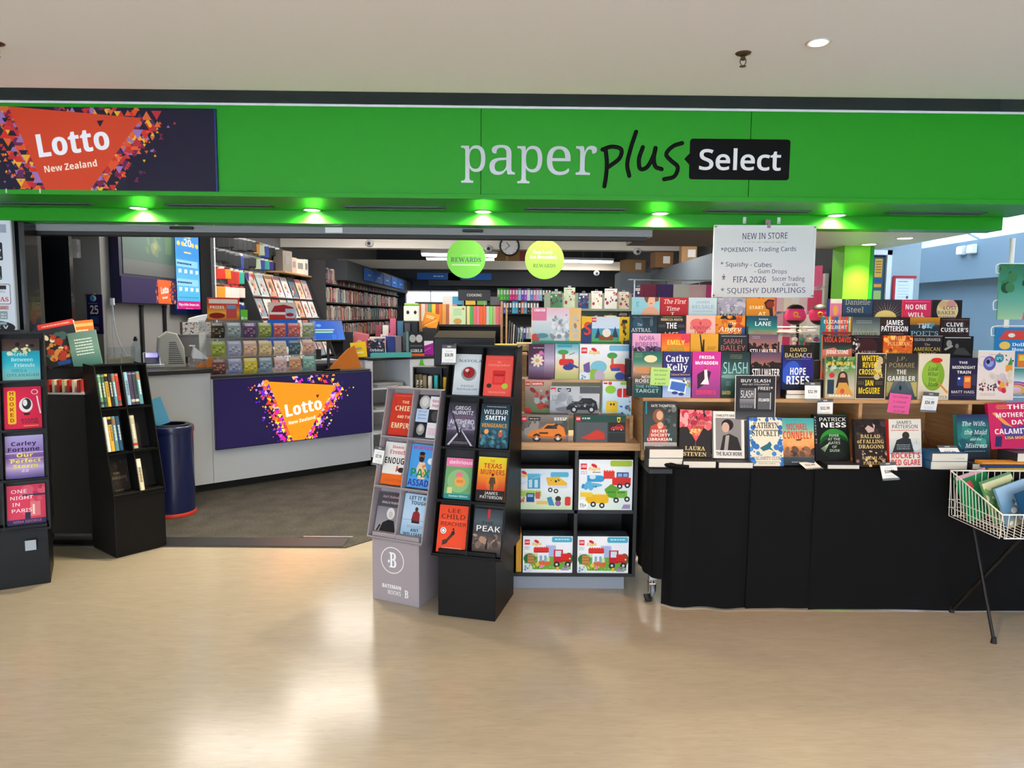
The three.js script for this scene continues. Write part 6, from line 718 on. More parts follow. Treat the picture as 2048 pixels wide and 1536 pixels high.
{ // customer screen
  const c = cell(240, 150, (d) => d.B('#1c5fcc').E(24, 16, 8, 5, '#6aa8e8').R(10, 28, 60, 4, '#d8e04a').R(10, 35, 56, 5, '#9ae0d0').R(60, 46, 14, 14, '#2a74e0').V(78, 0, 22, 64, '#1a56b8', '#2a74e0'));
  const t = thing('customer_screen', 'tilted bright blue customer screen beside the ticket dispenser', 'screen', cw(1.26, 1.25, -0.04), CT); t.rotation.order = 'YXZ'; t.rotation.x = -0.35;
  part('housing', rb(0.34, 0.21, 0.02, 0, 0.1, -0.014, 0.006), M.black, t);
  part('display_face', onCell(bx(0.32, 0.185, 0.004, 0, 0.1, 0), c, 0.5, 0.5), new THREE.MeshStandardMaterial({ color: '#222', emissive: '#ffffff', emissiveMap: c.page.t, emissiveIntensity: 0.8, roughness: 0.2 }), t);
  part('arm', rod([0, 0.05, -0.02], [0, -0.26, -0.12], 0.014), M.black, t);
  part('base', rb(0.16, 0.012, 0.14, 0, -0.268, -0.11, 0.005), M.black, t);
}
[['orange triangular card divider', 0.15, 1.042, -0.1, 0.16], ['orange triangular panel at the end of the counter', 1.42, 0.975, -0.06, 0.3]].forEach(([l, u, y, w, s], i) => { const t = thing('divider_panel', l + (i ? ' beside the white cabinet' : ' with a white corner by the tickets'), 'panel', cw(u, y, w), CT); part('panel', ext(i ? [[-s * 0.6, 0], [s * 0.6, 0], [s * 0.35, s * 0.75], [s * 0.1, s * 0.62]] : [[-s * 0.5, 0], [s * 0.5, 0], [s * 0.5, s * 0.4], [s * 0.3, s * 0.55]], 0.008), std('#dd7a24', 0.5), t); if (!i) part('leaflet', ext([[-s * 0.6, s * 0.5], [s * 0.3, s * 0.4], [-s * 0.5, s * 1.1]], 0.004).translate(0, 0, -0.01), M.paper, t); });
{ const t = thing('card_printer', 'grey till drawer and black printer beside the ticket dispenser', 'printer', cw(1.25, 0.972, -0.2), CT); part('body', rb(0.28, 0.05, 0.22, 0, 0.026, 0, 0.008), M.black, t); part('tray', rb(0.26, 0.04, 0.2, 0, 0.075, 0, 0.01), M.midgrey, t); part('slot', bx(0.12, 0.1, 0.1, -0.06, 0.14, -0.04), M.dark, t); }
// books on the cabinet
{
  const add = (f, u, w, hW, h, l, o = {}) => { const q = cw(u, o.y ?? 1.073, w); return standBook(cell(130, 180, f), q[0], q[1], q[2], hW, h, l, { turn: CT * 0.35 + (o.turn ?? 0), lean: o.lean ?? 0.3, th: 0.02, group: 'books on the white cabinet', roll: o.roll }); };
  add((d) => d.B('#e8c21e').R(20, 50, 50, 20, '#a89a7a').R(8, 90, 70, 12, '#f4e8b0'), 1.63, -0.14, 0.15, 0.15, 'yellow paperback leaning at the corner of the white cabinet', { roll: 0.1 });
  add((d) => d.B('#1f2438').N(16, 0, 0, 100, 70, 10, '#8a3a4a', '#3a5a8a', '#c8a890').X('Orbital', 52, 96, 76, 18, '#f4f2f0', 3), 1.77, -0.06, 0.17, 0.19, 'dark blue paperback with a white italic title on the white cabinet', { lean: 0.4 });
  add((d) => d.B('#e8d8c8').N(10, 10, 10, 80, 100, 12, '#d8b098', '#a8685a'), 1.86, -0.18, 0.16, 0.2, 'pale portrait paperback behind the dark blue one', { lean: 0.25 });
  add((d) => d.B('#d8707a').E(46, 66, 20, 22, '#f0c8a8').R(6, 4, 88, 4, '#e89aa0'), 1.72, -0.34, 0.15, 0.24, 'coral pink hardback with a round emblem on the cabinet', { lean: 0.15, roll: -0.2 });
  add((d) => d.B('#2a2a30').R(0, 0, 14, 150, '#6a8a8a').E(36, 40, 18, 22, '#b8b4b0').E(72, 40, 18, 22, '#c8c4c0').R(20, 76, 70, 10, '#555').X('GIRLS', 56, 116, 66, 16, '#f4f4f2', 2).R(14, 124, 86, 20, '#e86a1e'), 2.22, -0.05, 0.18, 0.25, 'black and white novel with an orange band standing on the cabinet', { lean: 0.15, turn: -0.05 });
  add((d) => d.B('#f0e8f4').P('#a8249a', 0, 150, 0, 70, 100, 20, 100, 150).L('#e8a8dc', 4, 10, 120, 80, 70), 2.4, -0.12, 0.16, 0.15, 'purple and white leaflet on the cabinet end', { lean: 0.3 });
  const q = cw(1.9, 1.073, 0.0); solo('book_tray', mg(bx(0.4, 0.006, 0.05, 0, 0.003, 0), bx(0.4, 0.05, 0.004, 0, 0.025, 0.024), bx(0.004, 0.04, 0.05, -0.2, 0.02, 0), bx(0.004, 0.04, 0.05, 0.2, 0.02, 0)), std('#5ac0b8', 0.5), 'turquoise card tray along the front of the white cabinet', 'tray', q, CT * 0.6);
  [['#2a2c34', 0.24, 1.66, 'black'], ['#b8c84a', 0.22, 1.7, 'lime'], ['#6a9ab8', 0.2, 1.74, 'blue grey']].forEach(([c, h, u, n], i) => solo('upright_book', mg(bx(0.03, h, 0.15, 0, h / 2, 0), bx(0.026, 0.004, 0.14, 0, h + 0.001, 0)), std(c, 0.5), n + ' book standing behind the coral pink hardback', 'book', cw(u, 1.073, -0.42 - i * 0.02), CT, 'upright books on the cabinet'));
  [['#2f3f8a', 'blue', 1.98], ['#8a7a84', 'mauve', 2.06]].forEach(([c, n, u]) => solo('upright_book', mg(bx(0.07, 0.2, 0.13, 0, 0.1, 0), bx(0.066, 0.004, 0.12, 0, 0.201, 0)), std(c, 0.5), n + ' box beside the orange banded novel', 'box', cw(u, 1.073, -0.18), CT, 'upright books on the cabinet'));
}
// things on the counter top near the grey wall
{
  const y = 1.038; let t = thing('fan_heater', 'cream upright fan heater with a slatted grille on the counter', 'heater', [-2.86, y, -6.06], 0.55);
  part('body', ext([[-0.1, 0], [0.1, 0], [0.09, 0.16], [0.04, 0.27], [-0.02, 0.285], [-0.08, 0.24]], 0.12, 0.012).translate(0, 0, -0.06), std('#c9c6b6', 0.5), t);
  for (let i = 0; i < 12; i++) part('slat', rb(0.12 - i * 0.006, 0.006, 0.006, 0.035 - i * 0.002, 0.03 + i * 0.016, 0.074, 0.002), M.dark, t);
  t = thing('water_bottle', 'clear plastic drink bottle with a black cap on the counter', 'bottle', [-3.13, y, -6.02]); part('bottle_body', lathe([[0.0, 0], [0.036, 0.002], [0.04, 0.03], [0.034, 0.09], [0.04, 0.13], [0.036, 0.17], [0.016, 0.205], [0.014, 0.22]], 24), phy('#e8f0f4', 0.05, { transmission: 0.9, thickness: 0 }), t); part('cap', mg(cyl(0.016, 0.017, 0.02, 0, 0.226, 0), cyl(0.009, 0.012, 0.016, 0, 0.244, 0)), M.black, t);
  t = thing('card_terminal', 'white payment terminal with a glowing blue violet screen', 'terminal', [-2.96, y, -5.94], 0.5); part('stand', rb(0.14, 0.03, 0.12, 0.02, 0.015, 0.02, 0.01), M.white, t); part('case', rb(0.13, 0.02, 0.16, 0, 0.08, -0.01, 0.008).rotateX(0.7).translate(0, 0.0, -0.02), M.white, t); part('display_face', rb(0.11, 0.006, 0.13, 0, 0.093, -0.01, 0.003).rotateX(0.7).translate(0, 0, -0.02), M.navy, t); part('lit_area', bx(0.09, 0.004, 0.05, 0, 0.098, -0.04).rotateX(0.7).translate(0, 0, -0.02), glow('#3a2ae8', 1.6), t);
  t = thing('pump_bottle', 'clear hand sanitiser pump bottle on the counter', 'bottle', [-2.68, y, -6.1]); part('bottle_body', lathe([[0, 0], [0.045, 0], [0.045, 0.07], [0.02, 0.09]], 20), phy('#f0e8e4', 0.1, { transmission: 0.8, thickness: 0 }), t); part('pump', mg(cyl(0.012, 0.02, 0.05, 0, 0.115, 0), cyl(0.006, 0.006, 0.05, 0, 0.15, 0), rb(0.05, 0.012, 0.014, -0.01, 0.175, 0, 0.004)), M.white, t);
  t = thing('tissue_box', 'patterned tissue box with a white tissue on top of the grey monitor', 'box', [-2.83, 1.3, -6.5], 0.6); { const c = cell(120, 60, (d) => d.B('#d9d2c8').N(90, 0, 0, 100, 50, 2.4, '#3a3a40', '#6a6460', '#a89a8a')); part('carton', onCell(bx(0.24, 0.11, 0.12, 0, 0.055, 0), c, 0.3, 0.5), c.page.matte, t); } part('tissue', ext([[-0.06, 0], [0.07, 0], [0.11, 0.07], [0.02, 0.05], [-0.05, 0.03]], 0.03, 0.006).translate(0, 0.11, -0.015), M.paper, t);
  t = thing('till_monitor', 'grey back of a till monitor on the counter', 'monitor', [-2.83, y, -6.5], 0.6); part('shell', rb(0.3, 0.2, 0.06, 0, 0.155, 0, 0.01), M.grey, t); part('top_ledge', bx(0.3, 0.008, 0.13, 0, 0.258, 0), M.midgrey, t); part('foot', rb(0.18, 0.055, 0.12, 0, 0.028, 0, 0.006), M.dark, t);
  for (const [x, z, l] of [[-3.08, -5.6, 'empty clear leaflet holder nearest the calendar'], [-3.06, -5.76, 'clear leaflet holder with cream cards beside the bottle']]) { t = thing('leaflet_holder', l, 'holder', [x, y, z], 0.3); part('holder', mg(bx(0.1, 0.18, 0.002, 0, 0.09, -0.02), bx(0.1, 0.09, 0.002, 0, 0.045, 0.025), bx(0.002, 0.12, 0.045, -0.05, 0.06, 0), bx(0.002, 0.12, 0.045, 0.05, 0.06, 0), bx(0.1, 0.002, 0.045, 0, 0.001, 0)), M.acrylic, t); part('cards', bx(0.09, 0.1, 0.012, 0, 0.052, 0), std('#d8cfb4', 0.7), t); }
}
{ // litter bin
  const t = thing('litter_bin', 'navy blue round litter bin with an orange red base ring', 'bin', [-2.47, 0, -5.2]);
  part('drum', lathe([[0.148, 0.03], [0.15, 0.035], [0.15, 0.62], [0.156, 0.625], [0.156, 0.66], [0.15, 0.67], [0.12, 0.672], [0.115, 0.6], [0, 0.6]], 40), M.navy, t);
  part('base_ring', lathe([[0, 0], [0.154, 0], [0.156, 0.01], [0.154, 0.03], [0.148, 0.032]], 40), std('#c8321a', 0.5), t);
  part('liner', lathe([[0.1, 0.674], [0.13, 0.676], [0.13, 0.68], [0.1, 0.68]], 32), M.black, t);
  solo('bin_leaflet', mg(bx(0.12, 0.2, 0.003), bx(0.1, 0.04, 0.004, 0, -0.06, 0.001)), std('#4a9ac8', 0.5), 'blue leaflet leaning behind the sideways black stand', 'leaflet', [-2.55, 0.77, -5.16], 0.5).rotation.z = 0.3;
}
// wall screens and calendar
{
  let t = thing('wall_television', 'large wall television with a dark green picture and a purple fascia strip', 'television', [-3.255, 1.57, -6.475], Math.PI / 2);
  const c = cell(300, 190, (d) => d.G('#4a6a66', '#2c5a50', '#1f4a40', '#3a4440').N(8, 40, 14, 30, 10, 6, '#8a8a4a66').N(8, 36, 30, 30, 10, 6, '#8a8a4a55').R(80, 14, 14, 26, '#9a9a4a44').R(0, 50, 100, 14, '#4a5050'));
  part('cabinet', bx(1.0, 0.86, 0.08, 0, 0.43, 0), std('#15123a', 0.4), t);
  part('display_face', onCell(bx(0.93, 0.6, 0.006, 0.02, 0.55, 0.042), c, 0.5, 0.5), new THREE.MeshPhysicalMaterial({ color: '#ffffff', map: c.page.t, roughness: 0.3 }), t);
  const f = cell(420, 90, (d) => { d.B('#2c2350'); d.R(62, 0, 26, 22, '#e0602a'); for (let i = 0; i < 120; i++) { const x = 58 + hash(i, 1, 90) * 38, y = hash(i, 2, 91) * 22; if (x > 66 && x < 84) continue; d.P(['#e04a2a', '#8a2a5a', '#e8a03a', '#2c2350'][i % 4], x - 1.2, y + 1, x + 1.2, y + 1, x, y - 1.2); } d.X('Lotto', 75, 12, 15, 6, '#fff', 0, -0.1).X('New Zealand', 75, 16.5, 10, 2, '#fff', 0, -0.1); });
  part('fascia_strip', onCell(bx(1.0, 0.22, 0.012, 0, 0.115, 0.046), f, 0.05, 0.5), f.page.mat, t);
  t = thing('digital_poster', 'tall lit poster screen with pale blue rows and a magenta foot', 'screen', [-3.27, 1.5, -7.32], Math.PI / 2);
  const p = cell(170, 420, (d) => { d.G('#5aa0e8', '#4a9ae0', '#6ac0e8', '#4ab0dc').R(0, 0, 100, 8, '#f0e4b0'); d.X('20', 50, 58, 34, 22, '#f4f6e8', 0); for (let i = 0; i < 4; i++) d.E([12, 30, 72, 90][i], 52, 7, 7, '#f0d878'); d.R(34, 28, 30, 5, '#e8dc9a').R(34, 74, 30, 5, '#e8dc9a'); for (const [y, h] of [[100, 20], [156, 20]]) d.R(0, y, 92, h, '#9ad4f0').Q(4, y + 8, 60, 1, 4, '#24507a', 5); for (const y of [138, 192]) for (let i = 0; i < 4; i++) d.R(9 + i * 24, y - 11, 4, 12, '#f4fafc').R(14 + i * 24, y - 11, 7, 11, '#e4f2fa'); d.R(8, 210, 84, 2, '#2f8ac8').R(0, 222, 100, 40, '#c82a7a').X('Play a little. Dream a lot.', 50, 236, 88, 7, '#fff', 0).X('Play now', 50, 248, 30, 5, '#f4d0e4', 1); });
  part('frame', bx(0.6, 0.9, 0.05, 0, 0.43, 0), M.navy, t);
  part('display_face', onCell(bx(0.52, 0.82, 0.006, 0, 0.44, 0.027), p, 0.5, 0.5), new THREE.MeshStandardMaterial({ color: '#222', emissive: '#ffffff', emissiveMap: p.page.t, emissiveIntensity: 0.95, roughness: 0.2 }), t);
  const q = cell(100, 240, (d) => d.B('#2c2050').E(44, 24, 20, 18, '#e4eef4').E(38, 26, 14, 16, '#3aa0d0').R(10, 52, 60, 5, '#3a7ac0').X('25', 48, 118, 56, 52, '#f0ece0', 0).Q(22, 134, 50, 5, 9, '#3a8ac8', 4).Q(26, 196, 44, 3, 9, '#d8d8e4', 3));
  t = thing('number_sign', 'purple wall card with a large cream number on the grey wall', 'sign', [-3.352, 1.475, -5.835]); part('card', onCell(bx(0.125, 0.32, 0.01), q, 0.5, 0.02), q.page.mat, t); part('hanger', mg(cyl(0.006, 0.006, 0.01, 0, 0.166, 0, 12), bx(0.03, 0.008, 0.006, 0, 0.16, 0.004)), M.steel, t);
  t = thing('wall_speaker', 'small white sensor box high on the grey wall', 'sensor', [-3.47, 2.0, -5.82]); part('case', rb(0.05, 0.15, 0.05, 0, 0, 0, 0.008), M.white, t); part('lens', rb(0.03, 0.06, 0.02, 0.02, 0, 0.02, 0.008), M.offwhite, t);
  for (const [z, l] of [[-6.45, 'slim black cable cover below the television, nearer one'], [-6.88, 'slim black cable cover below the television, farther one']]) solo('cable_cover', mg(rb(0.02, 0.62, 0.04, 0, 0, 0, 0.004), bx(0.024, 0.02, 0.05, 0, 0.3, 0)), M.black, l, 'cable cover', [-3.288, 1.25, z]);
  t = thing('power_cable', 'white cable with a plug hanging down the grey wall', 'cable', [-3.28, 0, -5.95]); part('plug', rb(0.03, 0.06, 0.03, 0.02, 1.58, 0.02, 0.006), M.white, t); part('lead', mg(tube([[0.02, 1.56, 0.02], [0.03, 1.4, 0.02], [0.05, 1.25, 0.0], [0.1, 1.12, -0.02], [0.14, 1.06, 0]], 0.004, 24, 6), tube([[0.015, 1.56, 0.02], [0.02, 1.3, 0.03], [0.03, 1.06, 0.03]], 0.004, 20, 6)), M.white, t);
}

// ---------- inside the shop ----------
{ // peg wall of hanging packs
  const t = thing('peg_panel', 'grey slatted peg panel of small hanging packs behind the counter', 'panel', [-2.99, 0, -8.35], Math.PI / 2);
  part('panel', bx(2.1, 1.5, 0.02, 0, 1.72, 0), std('#4c4e50', 0.7), t);
  for (const y of [2.33, 2.15, 1.97, 1.79, 1.61]) part('hook_rail', bx(2.08, 0.014, 0.02, 0, y, 0.018), M.steel, t);
  part('side_post', mg(rod([-1.05, 1.0, 0.03], [-1.05, 2.45, 0.03], 0.006)), M.wire, t);
  const pal = [['black blister', '#1c1d20', '#c8ccd0'], ['black cable pack', '#232428', '#8a8c90'], ['red and cream pack', '#c83428', '#e8dcc0'], ['white and red bag', '#e8e0d4', '#d0403a'], ['navy and white pack', '#1f2f6a', '#dfe4ea']], alt = [['blue pack', '#2a4aa8', '#e8e8f0'], ['teal pack', '#3ab0a0', '#f0f0ec'], ['purple pack', '#3a2a8a', '#e0c04a'], ['amber pack', '#d8922a', '#5a2a1c'], ['pale green pack', '#c8d8b4', '#8aa86a']];
  const gs = mg(bx(1, 0.25, 0.02, 0, -0.125, 0)), gp = ext([[-0.5, -1], [0.5, -1], [0.5, -0.25], [-0.5, -0.25]], 0.5, 0.08), hook = rod([0, 0.01, -0.6], [0, 0.01, 0.9], 0.02, 6);
  for (let r = 0; r < 5; r++) for (let i = 0; i < 14; i++) {
    const k = rnd() < (i > 7 ? 0.75 : 0.18) ? alt[(r + i) % 5] : pal[r], z = -7.42 - i * 0.137 + rr(-0.015, 0.015), q = thing('hanging_pack', k[0] + ', ' + nth(i) + ' in the ' + ['top', 'second', 'third', 'fourth', 'lowest'][r] + ' peg row', 'pack', [-2.965, 2.33 - r * 0.18, z], Math.PI / 2 - 0.85, 'packs on the peg panel');
    const a = part('header_card', gs, std(k[2], 0.5), q), b = part('pouch', gp, std(k[1], 0.35), q), h = part('hook', hook, M.steel, q); const s = rr(0.07, 0.11), v = rr(0.11, 0.16); a.scale.set(s, v, 1); b.scale.set(s * rr(0.8, 1), v, 0.06); q.rotation.z = rr(-0.06, 0.06); h.scale.set(0.1, 0.1, 0.06);
  }
}
{ // high shelf with gift boxes
  const t = thing('wall_shelf', 'pale high shelf with boxed gifts above the magazines', 'shelf', [-2.95, 2.02, -10.0], Math.PI / 2);
  part('board', metres(b2(-1.1, 1.2, -0.02, 0, -0.2, 0.2)), M.wood, t); for (const x of [-0.8, 0, 0.9]) part('bracket', ext([[0, 0], [0.2, 0], [0, -0.15]], 0.012).rotateY(-Math.PI / 2).translate(x, -0.02, -0.18), M.steel, t);
  [['#8a8078', 0.26, 0.2, 'taupe'], ['#c8a898', 0.2, 0.12, 'rosy beige'], ['#d8d2be', 0.2, 0.24, 'cream'], ['#e8ecf0', 0.22, 0.1, 'white'], ['#b8c0c4', 0.2, 0.1, 'silver'], ['#5a4a40', 0.22, 0.12, 'brown']].forEach(([c, h, w, n], i) => { const b = thing('gift_box', n + ' gift box on the high pale shelf', 'box', [-2.85, 2.022, -9.15 - i * 0.28], Math.PI / 2 - 0.3, 'gift boxes on the high shelf'); part('carton', rb(w, h, 0.14, 0, h / 2, 0, 0.004), std(c, 0.5), b); part('label', bx(w * 0.5, h * 0.4, 0.002, 0, h * 0.55, 0.071), std('#8a8684', 0.5), b); });
}
{ // tiered magazine rack
  const t = thing('magazine_rack', 'sloping rack full of overlapping magazines behind the ticket dispenser', 'rack', [-2.68, 0, -9.05], Math.PI / 2 - 0.06);
  part('frame', mg(ext([[-0.2, 0.9], [0.2, 0.9], [-0.2, 2.0]], 0.02).rotateY(-Math.PI / 2).translate(-1.05, 0, 0), ext([[-0.2, 0.9], [0.2, 0.9], [-0.2, 2.0]], 0.02).rotateY(-Math.PI / 2).translate(1.05, 0, 0), b2(-1.05, 1.05, 0, 0.9, -0.2, 0.2)), M.dark, t);
  for (let r = 0; r < 4; r++) part('tier', bx(2.08, 0.012, 0.1, 0, 0.93 + r * 0.25, 0.13 - r * 0.09), M.dark, t);
  const mc = Array.from({ length: 12 }, (_, i) => cell(60, 80, (d) => d.B(['#e8e4e0', '#d8b0b0', '#b8c8d0', '#e0d0b0', '#c85a5a', '#f0ecec', '#8a9aa8', '#d8a888', '#e8c8d0', '#c0c4b8', '#6a7a8a', '#e4dcd0'][i]).Q(8, 8, 84, 2, 9, ['#c8283a', '#26262a', '#8a8a8a'][i % 3], 6).E(50, 70, 22, 30, ['#c89a80', '#8a6a5a', '#d8b8a0'][i % 3]).N(8, 4, 60, 90, 60, 8, '#c83a4a', '#3a4a5a', '#e8e8e4', '#2a2a30')));
  for (let r = 0; r < 4; r++) for (let i = 0; i < 8; i++) { const L = V(-0.9 + i * 0.255 + (r % 2) * 0.03, 0.937 + r * 0.25, 0.15 - r * 0.09).applyAxisAngle(V(0, 1, 0), Math.PI / 2 - 0.06), c = mc[(i * 5 + r * 3) % 12], m = solo('magazine', onCell(bx(0.215, 0.28, 0.006, 0, 0.14, 0), c, 0.5, 0.95), c.page.mat, 'magazine, ' + nth(i) + ' from the peg panel on the ' + ['lowest', 'second', 'third', 'top'][r] + ' tier of the sloping rack', 'magazine', [-2.68 + L.x, L.y, -9.05 + L.z], Math.PI / 2 - 0.06, 'magazines in the sloping rack'); m.rotation.order = 'YXZ'; m.rotation.x = -0.33; }
}
{ // long book wall: the near spines one by one, the far ones as a mass
  const t = thing('book_wall', 'long black bookcase full of paperbacks running to the back of the shop', 'bookcase', [0, 0, 0]), xs = -2.58, ys = [1.125, 1.395, 1.665, 1.935];
  part('back', b2(-2.9, -2.88, 0.1, 2.25, -17, -10.15), M.black, t); part('end_panel', b2(-2.9, xs + 0.02, 0, 2.25, -10.15, -10.12), M.dark, t);
  for (const y of [...ys, 0.85]) part('shelf', b2(-2.88, xs + 0.02, y - 0.02, y, -17, -10.15), M.dark, t);
  part('lower_body', b2(-2.88, xs + 0.05, 0, 0.8, -17, -10.15), M.black, t);
  const far = [];
  ys.forEach((y, r) => {
    let z = -10.2, i = 0;
    while (z > -16.9) {
      const k = Math.floor(rnd() * 24), w = rr(0.022, 0.045), h = rr(0.185, 0.225);
      if (z > -12.6) { spine(k, w, h, 0.15, [xs - 0.08, y, z - w / 2], Math.PI / 2, toneName[k] + ' spine, ' + nth(i) + ' from the near end on the ' + ['lowest', 'third', 'second', 'top'][r] + ' shelf of the book wall', { group: 'books on the book wall' }); i++; z -= w + 0.001; if (rnd() < 0.06) z -= 0.03; }
      else { far.push(spineGeo[k].clone().scale(w * 1.6, h, 0.15).rotateY(Math.PI / 2).translate(xs - 0.08, y, z - w * 0.8)); far[far.length - 1].userData = { page: spineCells[k].page }; z -= w * 1.6 + 0.001; }
    }
  });
  const byPage = new Map(); far.forEach((g) => { const p = g.userData.page; if (!byPage.has(p)) byPage.set(p, []); byPage.get(p).push(g); });
  for (const [p, gs] of byPage) { const m = part('distant_books', mg(gs), p.mat, t); m.userData.kind = 'stuff'; }
  for (let i = 0; i < 5; i++) { const b = thing('category_sign', 'blue category sign, ' + nth(i) + ' from the near end above the book wall', 'sign', [-2.38, 2.16, -12.4 - i * 0.92], Math.PI / 2, 'blue signs above the book wall'); const c = cell(120, 40, (d) => d.B('#2a6ac0').Q(34, 15, 32, 1, 3, '#c8d8ec', 3.4)); part('panel', onCell(bx(0.84, 0.2, 0.015), c, 0.1, 0.5), c.page.matte, b); part('bracket', bx(0.6, 0.01, 0.02, 0, 0.1, -0.01), M.steel, b); }
}
for (const [x, s, l] of [[-1.35, 'STATIONERY', 'wide blue category sign on the far pelmet'], [-0.6, 'GIFTS', 'blue category sign partly behind the green disc']]) { const c = cell(160, 30, (d) => d.B('#1f62b8').Q(38, 8, 24, 1, 3, '#c8d8ec', 3)); const b = thing('category_sign', l, 'sign', [x - 0.3, 2.42, -17.38]); part('panel', onCell(bx(1.05, 0.16, 0.02), c, 0.1, 0.5), c.page.matte, b); part('rail', bx(1.05, 0.012, 0.03, 0, -0.086, 0), M.dark, b); }
{ // far binder shelves
  const t = thing('binder_shelf', 'black shelves of coloured binders on the far wall', 'shelf', [0.4, 0, -17.75]);
  part('back', b2(-1.7, 1.9, 0.3, 2.3, -0.2, -0.18), M.black, t);
  for (const y of [0.6, 0.92, 1.24, 1.54, 1.86]) part('shelf_board', b2(-1.7, 1.9, y - 0.02, y, -0.18, 0.15), M.dark, t);
  part('under_body', b2(-1.7, 1.9, 0, 0.3, -0.18, 0.15), M.black, t);
  const bn = [['#5ad83a', 'lime'], ['#5ad83a', 'lime'], ['#4ac83a', 'green'], ['#3ab84a', 'green'], ['#e81e8a', 'pink'], ['#d81e8a', 'pink'], ['#e83aa0', 'pink'], ['#8ac8f0', 'pale blue'], ['#7a3ac8', 'violet'], ['#9a5ad8', 'violet'], ['#d8e0e8', 'white'], ['#4a8ae0', 'blue'], ['#e878b8', 'rose'], ['#c8a8e0', 'lilac'], ['#8ac8e8', 'pale blue'], ['#2a3a44', 'charcoal'], ['#1c2228', 'black'], ['#1c2228', 'black']];
  const bg = mg(bx(0.07, 0.3, 0.26, 0, 0.15, 0)), lab = bx(0.045, 0.11, 0.003, 0, 0.2, 0.131), hole = cyl(0.012, 0.012, 0.004, 0, 0, 0, 12).rotateX(Math.PI / 2).translate(0, 0.06, 0.131);
  const addBinder = (i, y, x, c, n, l) => { const b = thing('ring_binder', l, 'binder', [x, y, -17.75], 0, 'binders on the far shelves'); part('spine_case', bg, std(c, 0.5), b); part('label', lab, M.paper, b); part('finger_hole', hole, M.steel, b); };
  bn.forEach(([c, n], i) => addBinder(i, 1.86, -0.2 + i * 0.074, c, n, n + ' ring binder, ' + nth(i) + ' on the upper far shelf'));
  [['#4a5ac8', 'indigo'], ['#1c2228', 'black'], ['#1c2228', 'black'], ['#4ab0d8', 'sky blue'], ['#3aa0d0', 'sky blue'], ['#1c2228', 'black'], ['#e8784a', 'orange'], ['#4a9ac0', 'blue'], ['#14181c', 'black'], ['#3a4248', 'grey'], ['#3a4248', 'grey'], ['#2a3036', 'charcoal']].forEach(([c, n], i) => addBinder(i, 1.54, -0.05 + i * 0.074, c, n, n + ' ring binder, ' + nth(i) + ' on the second far shelf'));
  [['#2a4ac0', 'royal blue'], ['#c8ccd0', 'white'], ['#2a4ac0', 'royal blue'], ['#b8bcc0', 'silver'], ['#c8ccd0', 'white'], ['#8a9096', 'grey'], ['#b8bcc0', 'silver']].forEach(([c, n], i) => addBinder(i, 0.92, 0.3 + i * 0.074, c, n, n + ' ring binder, ' + nth(i) + ' on the low far shelf'));
  const w = struct('window_6', mg(b2(-2.45, -1.15, 2.04, 2.07, -17.36, -17.3), b2(-2.45, -1.15, 1.72, 1.75, -17.36, -17.3), b2(-2.45, -2.42, 1.72, 2.07, -17.36, -17.3), b2(-1.85, -1.83, 1.72, 2.07, -17.36, -17.3), b2(-1.18, -1.15, 1.72, 2.07, -17.36, -17.3)), M.white, 'small bright window at the back of the shop');
  part('pane', b2(-2.42, -1.18, 1.75, 2.04, -17.34, -17.335), glow('#dcecff', 1.1), w);
  struct('wall_back_unit', b2(-3.2, -1.35, 0, 1.7, -17.5, -17.2), M.dark, 'dark back shelving under the small window');
}
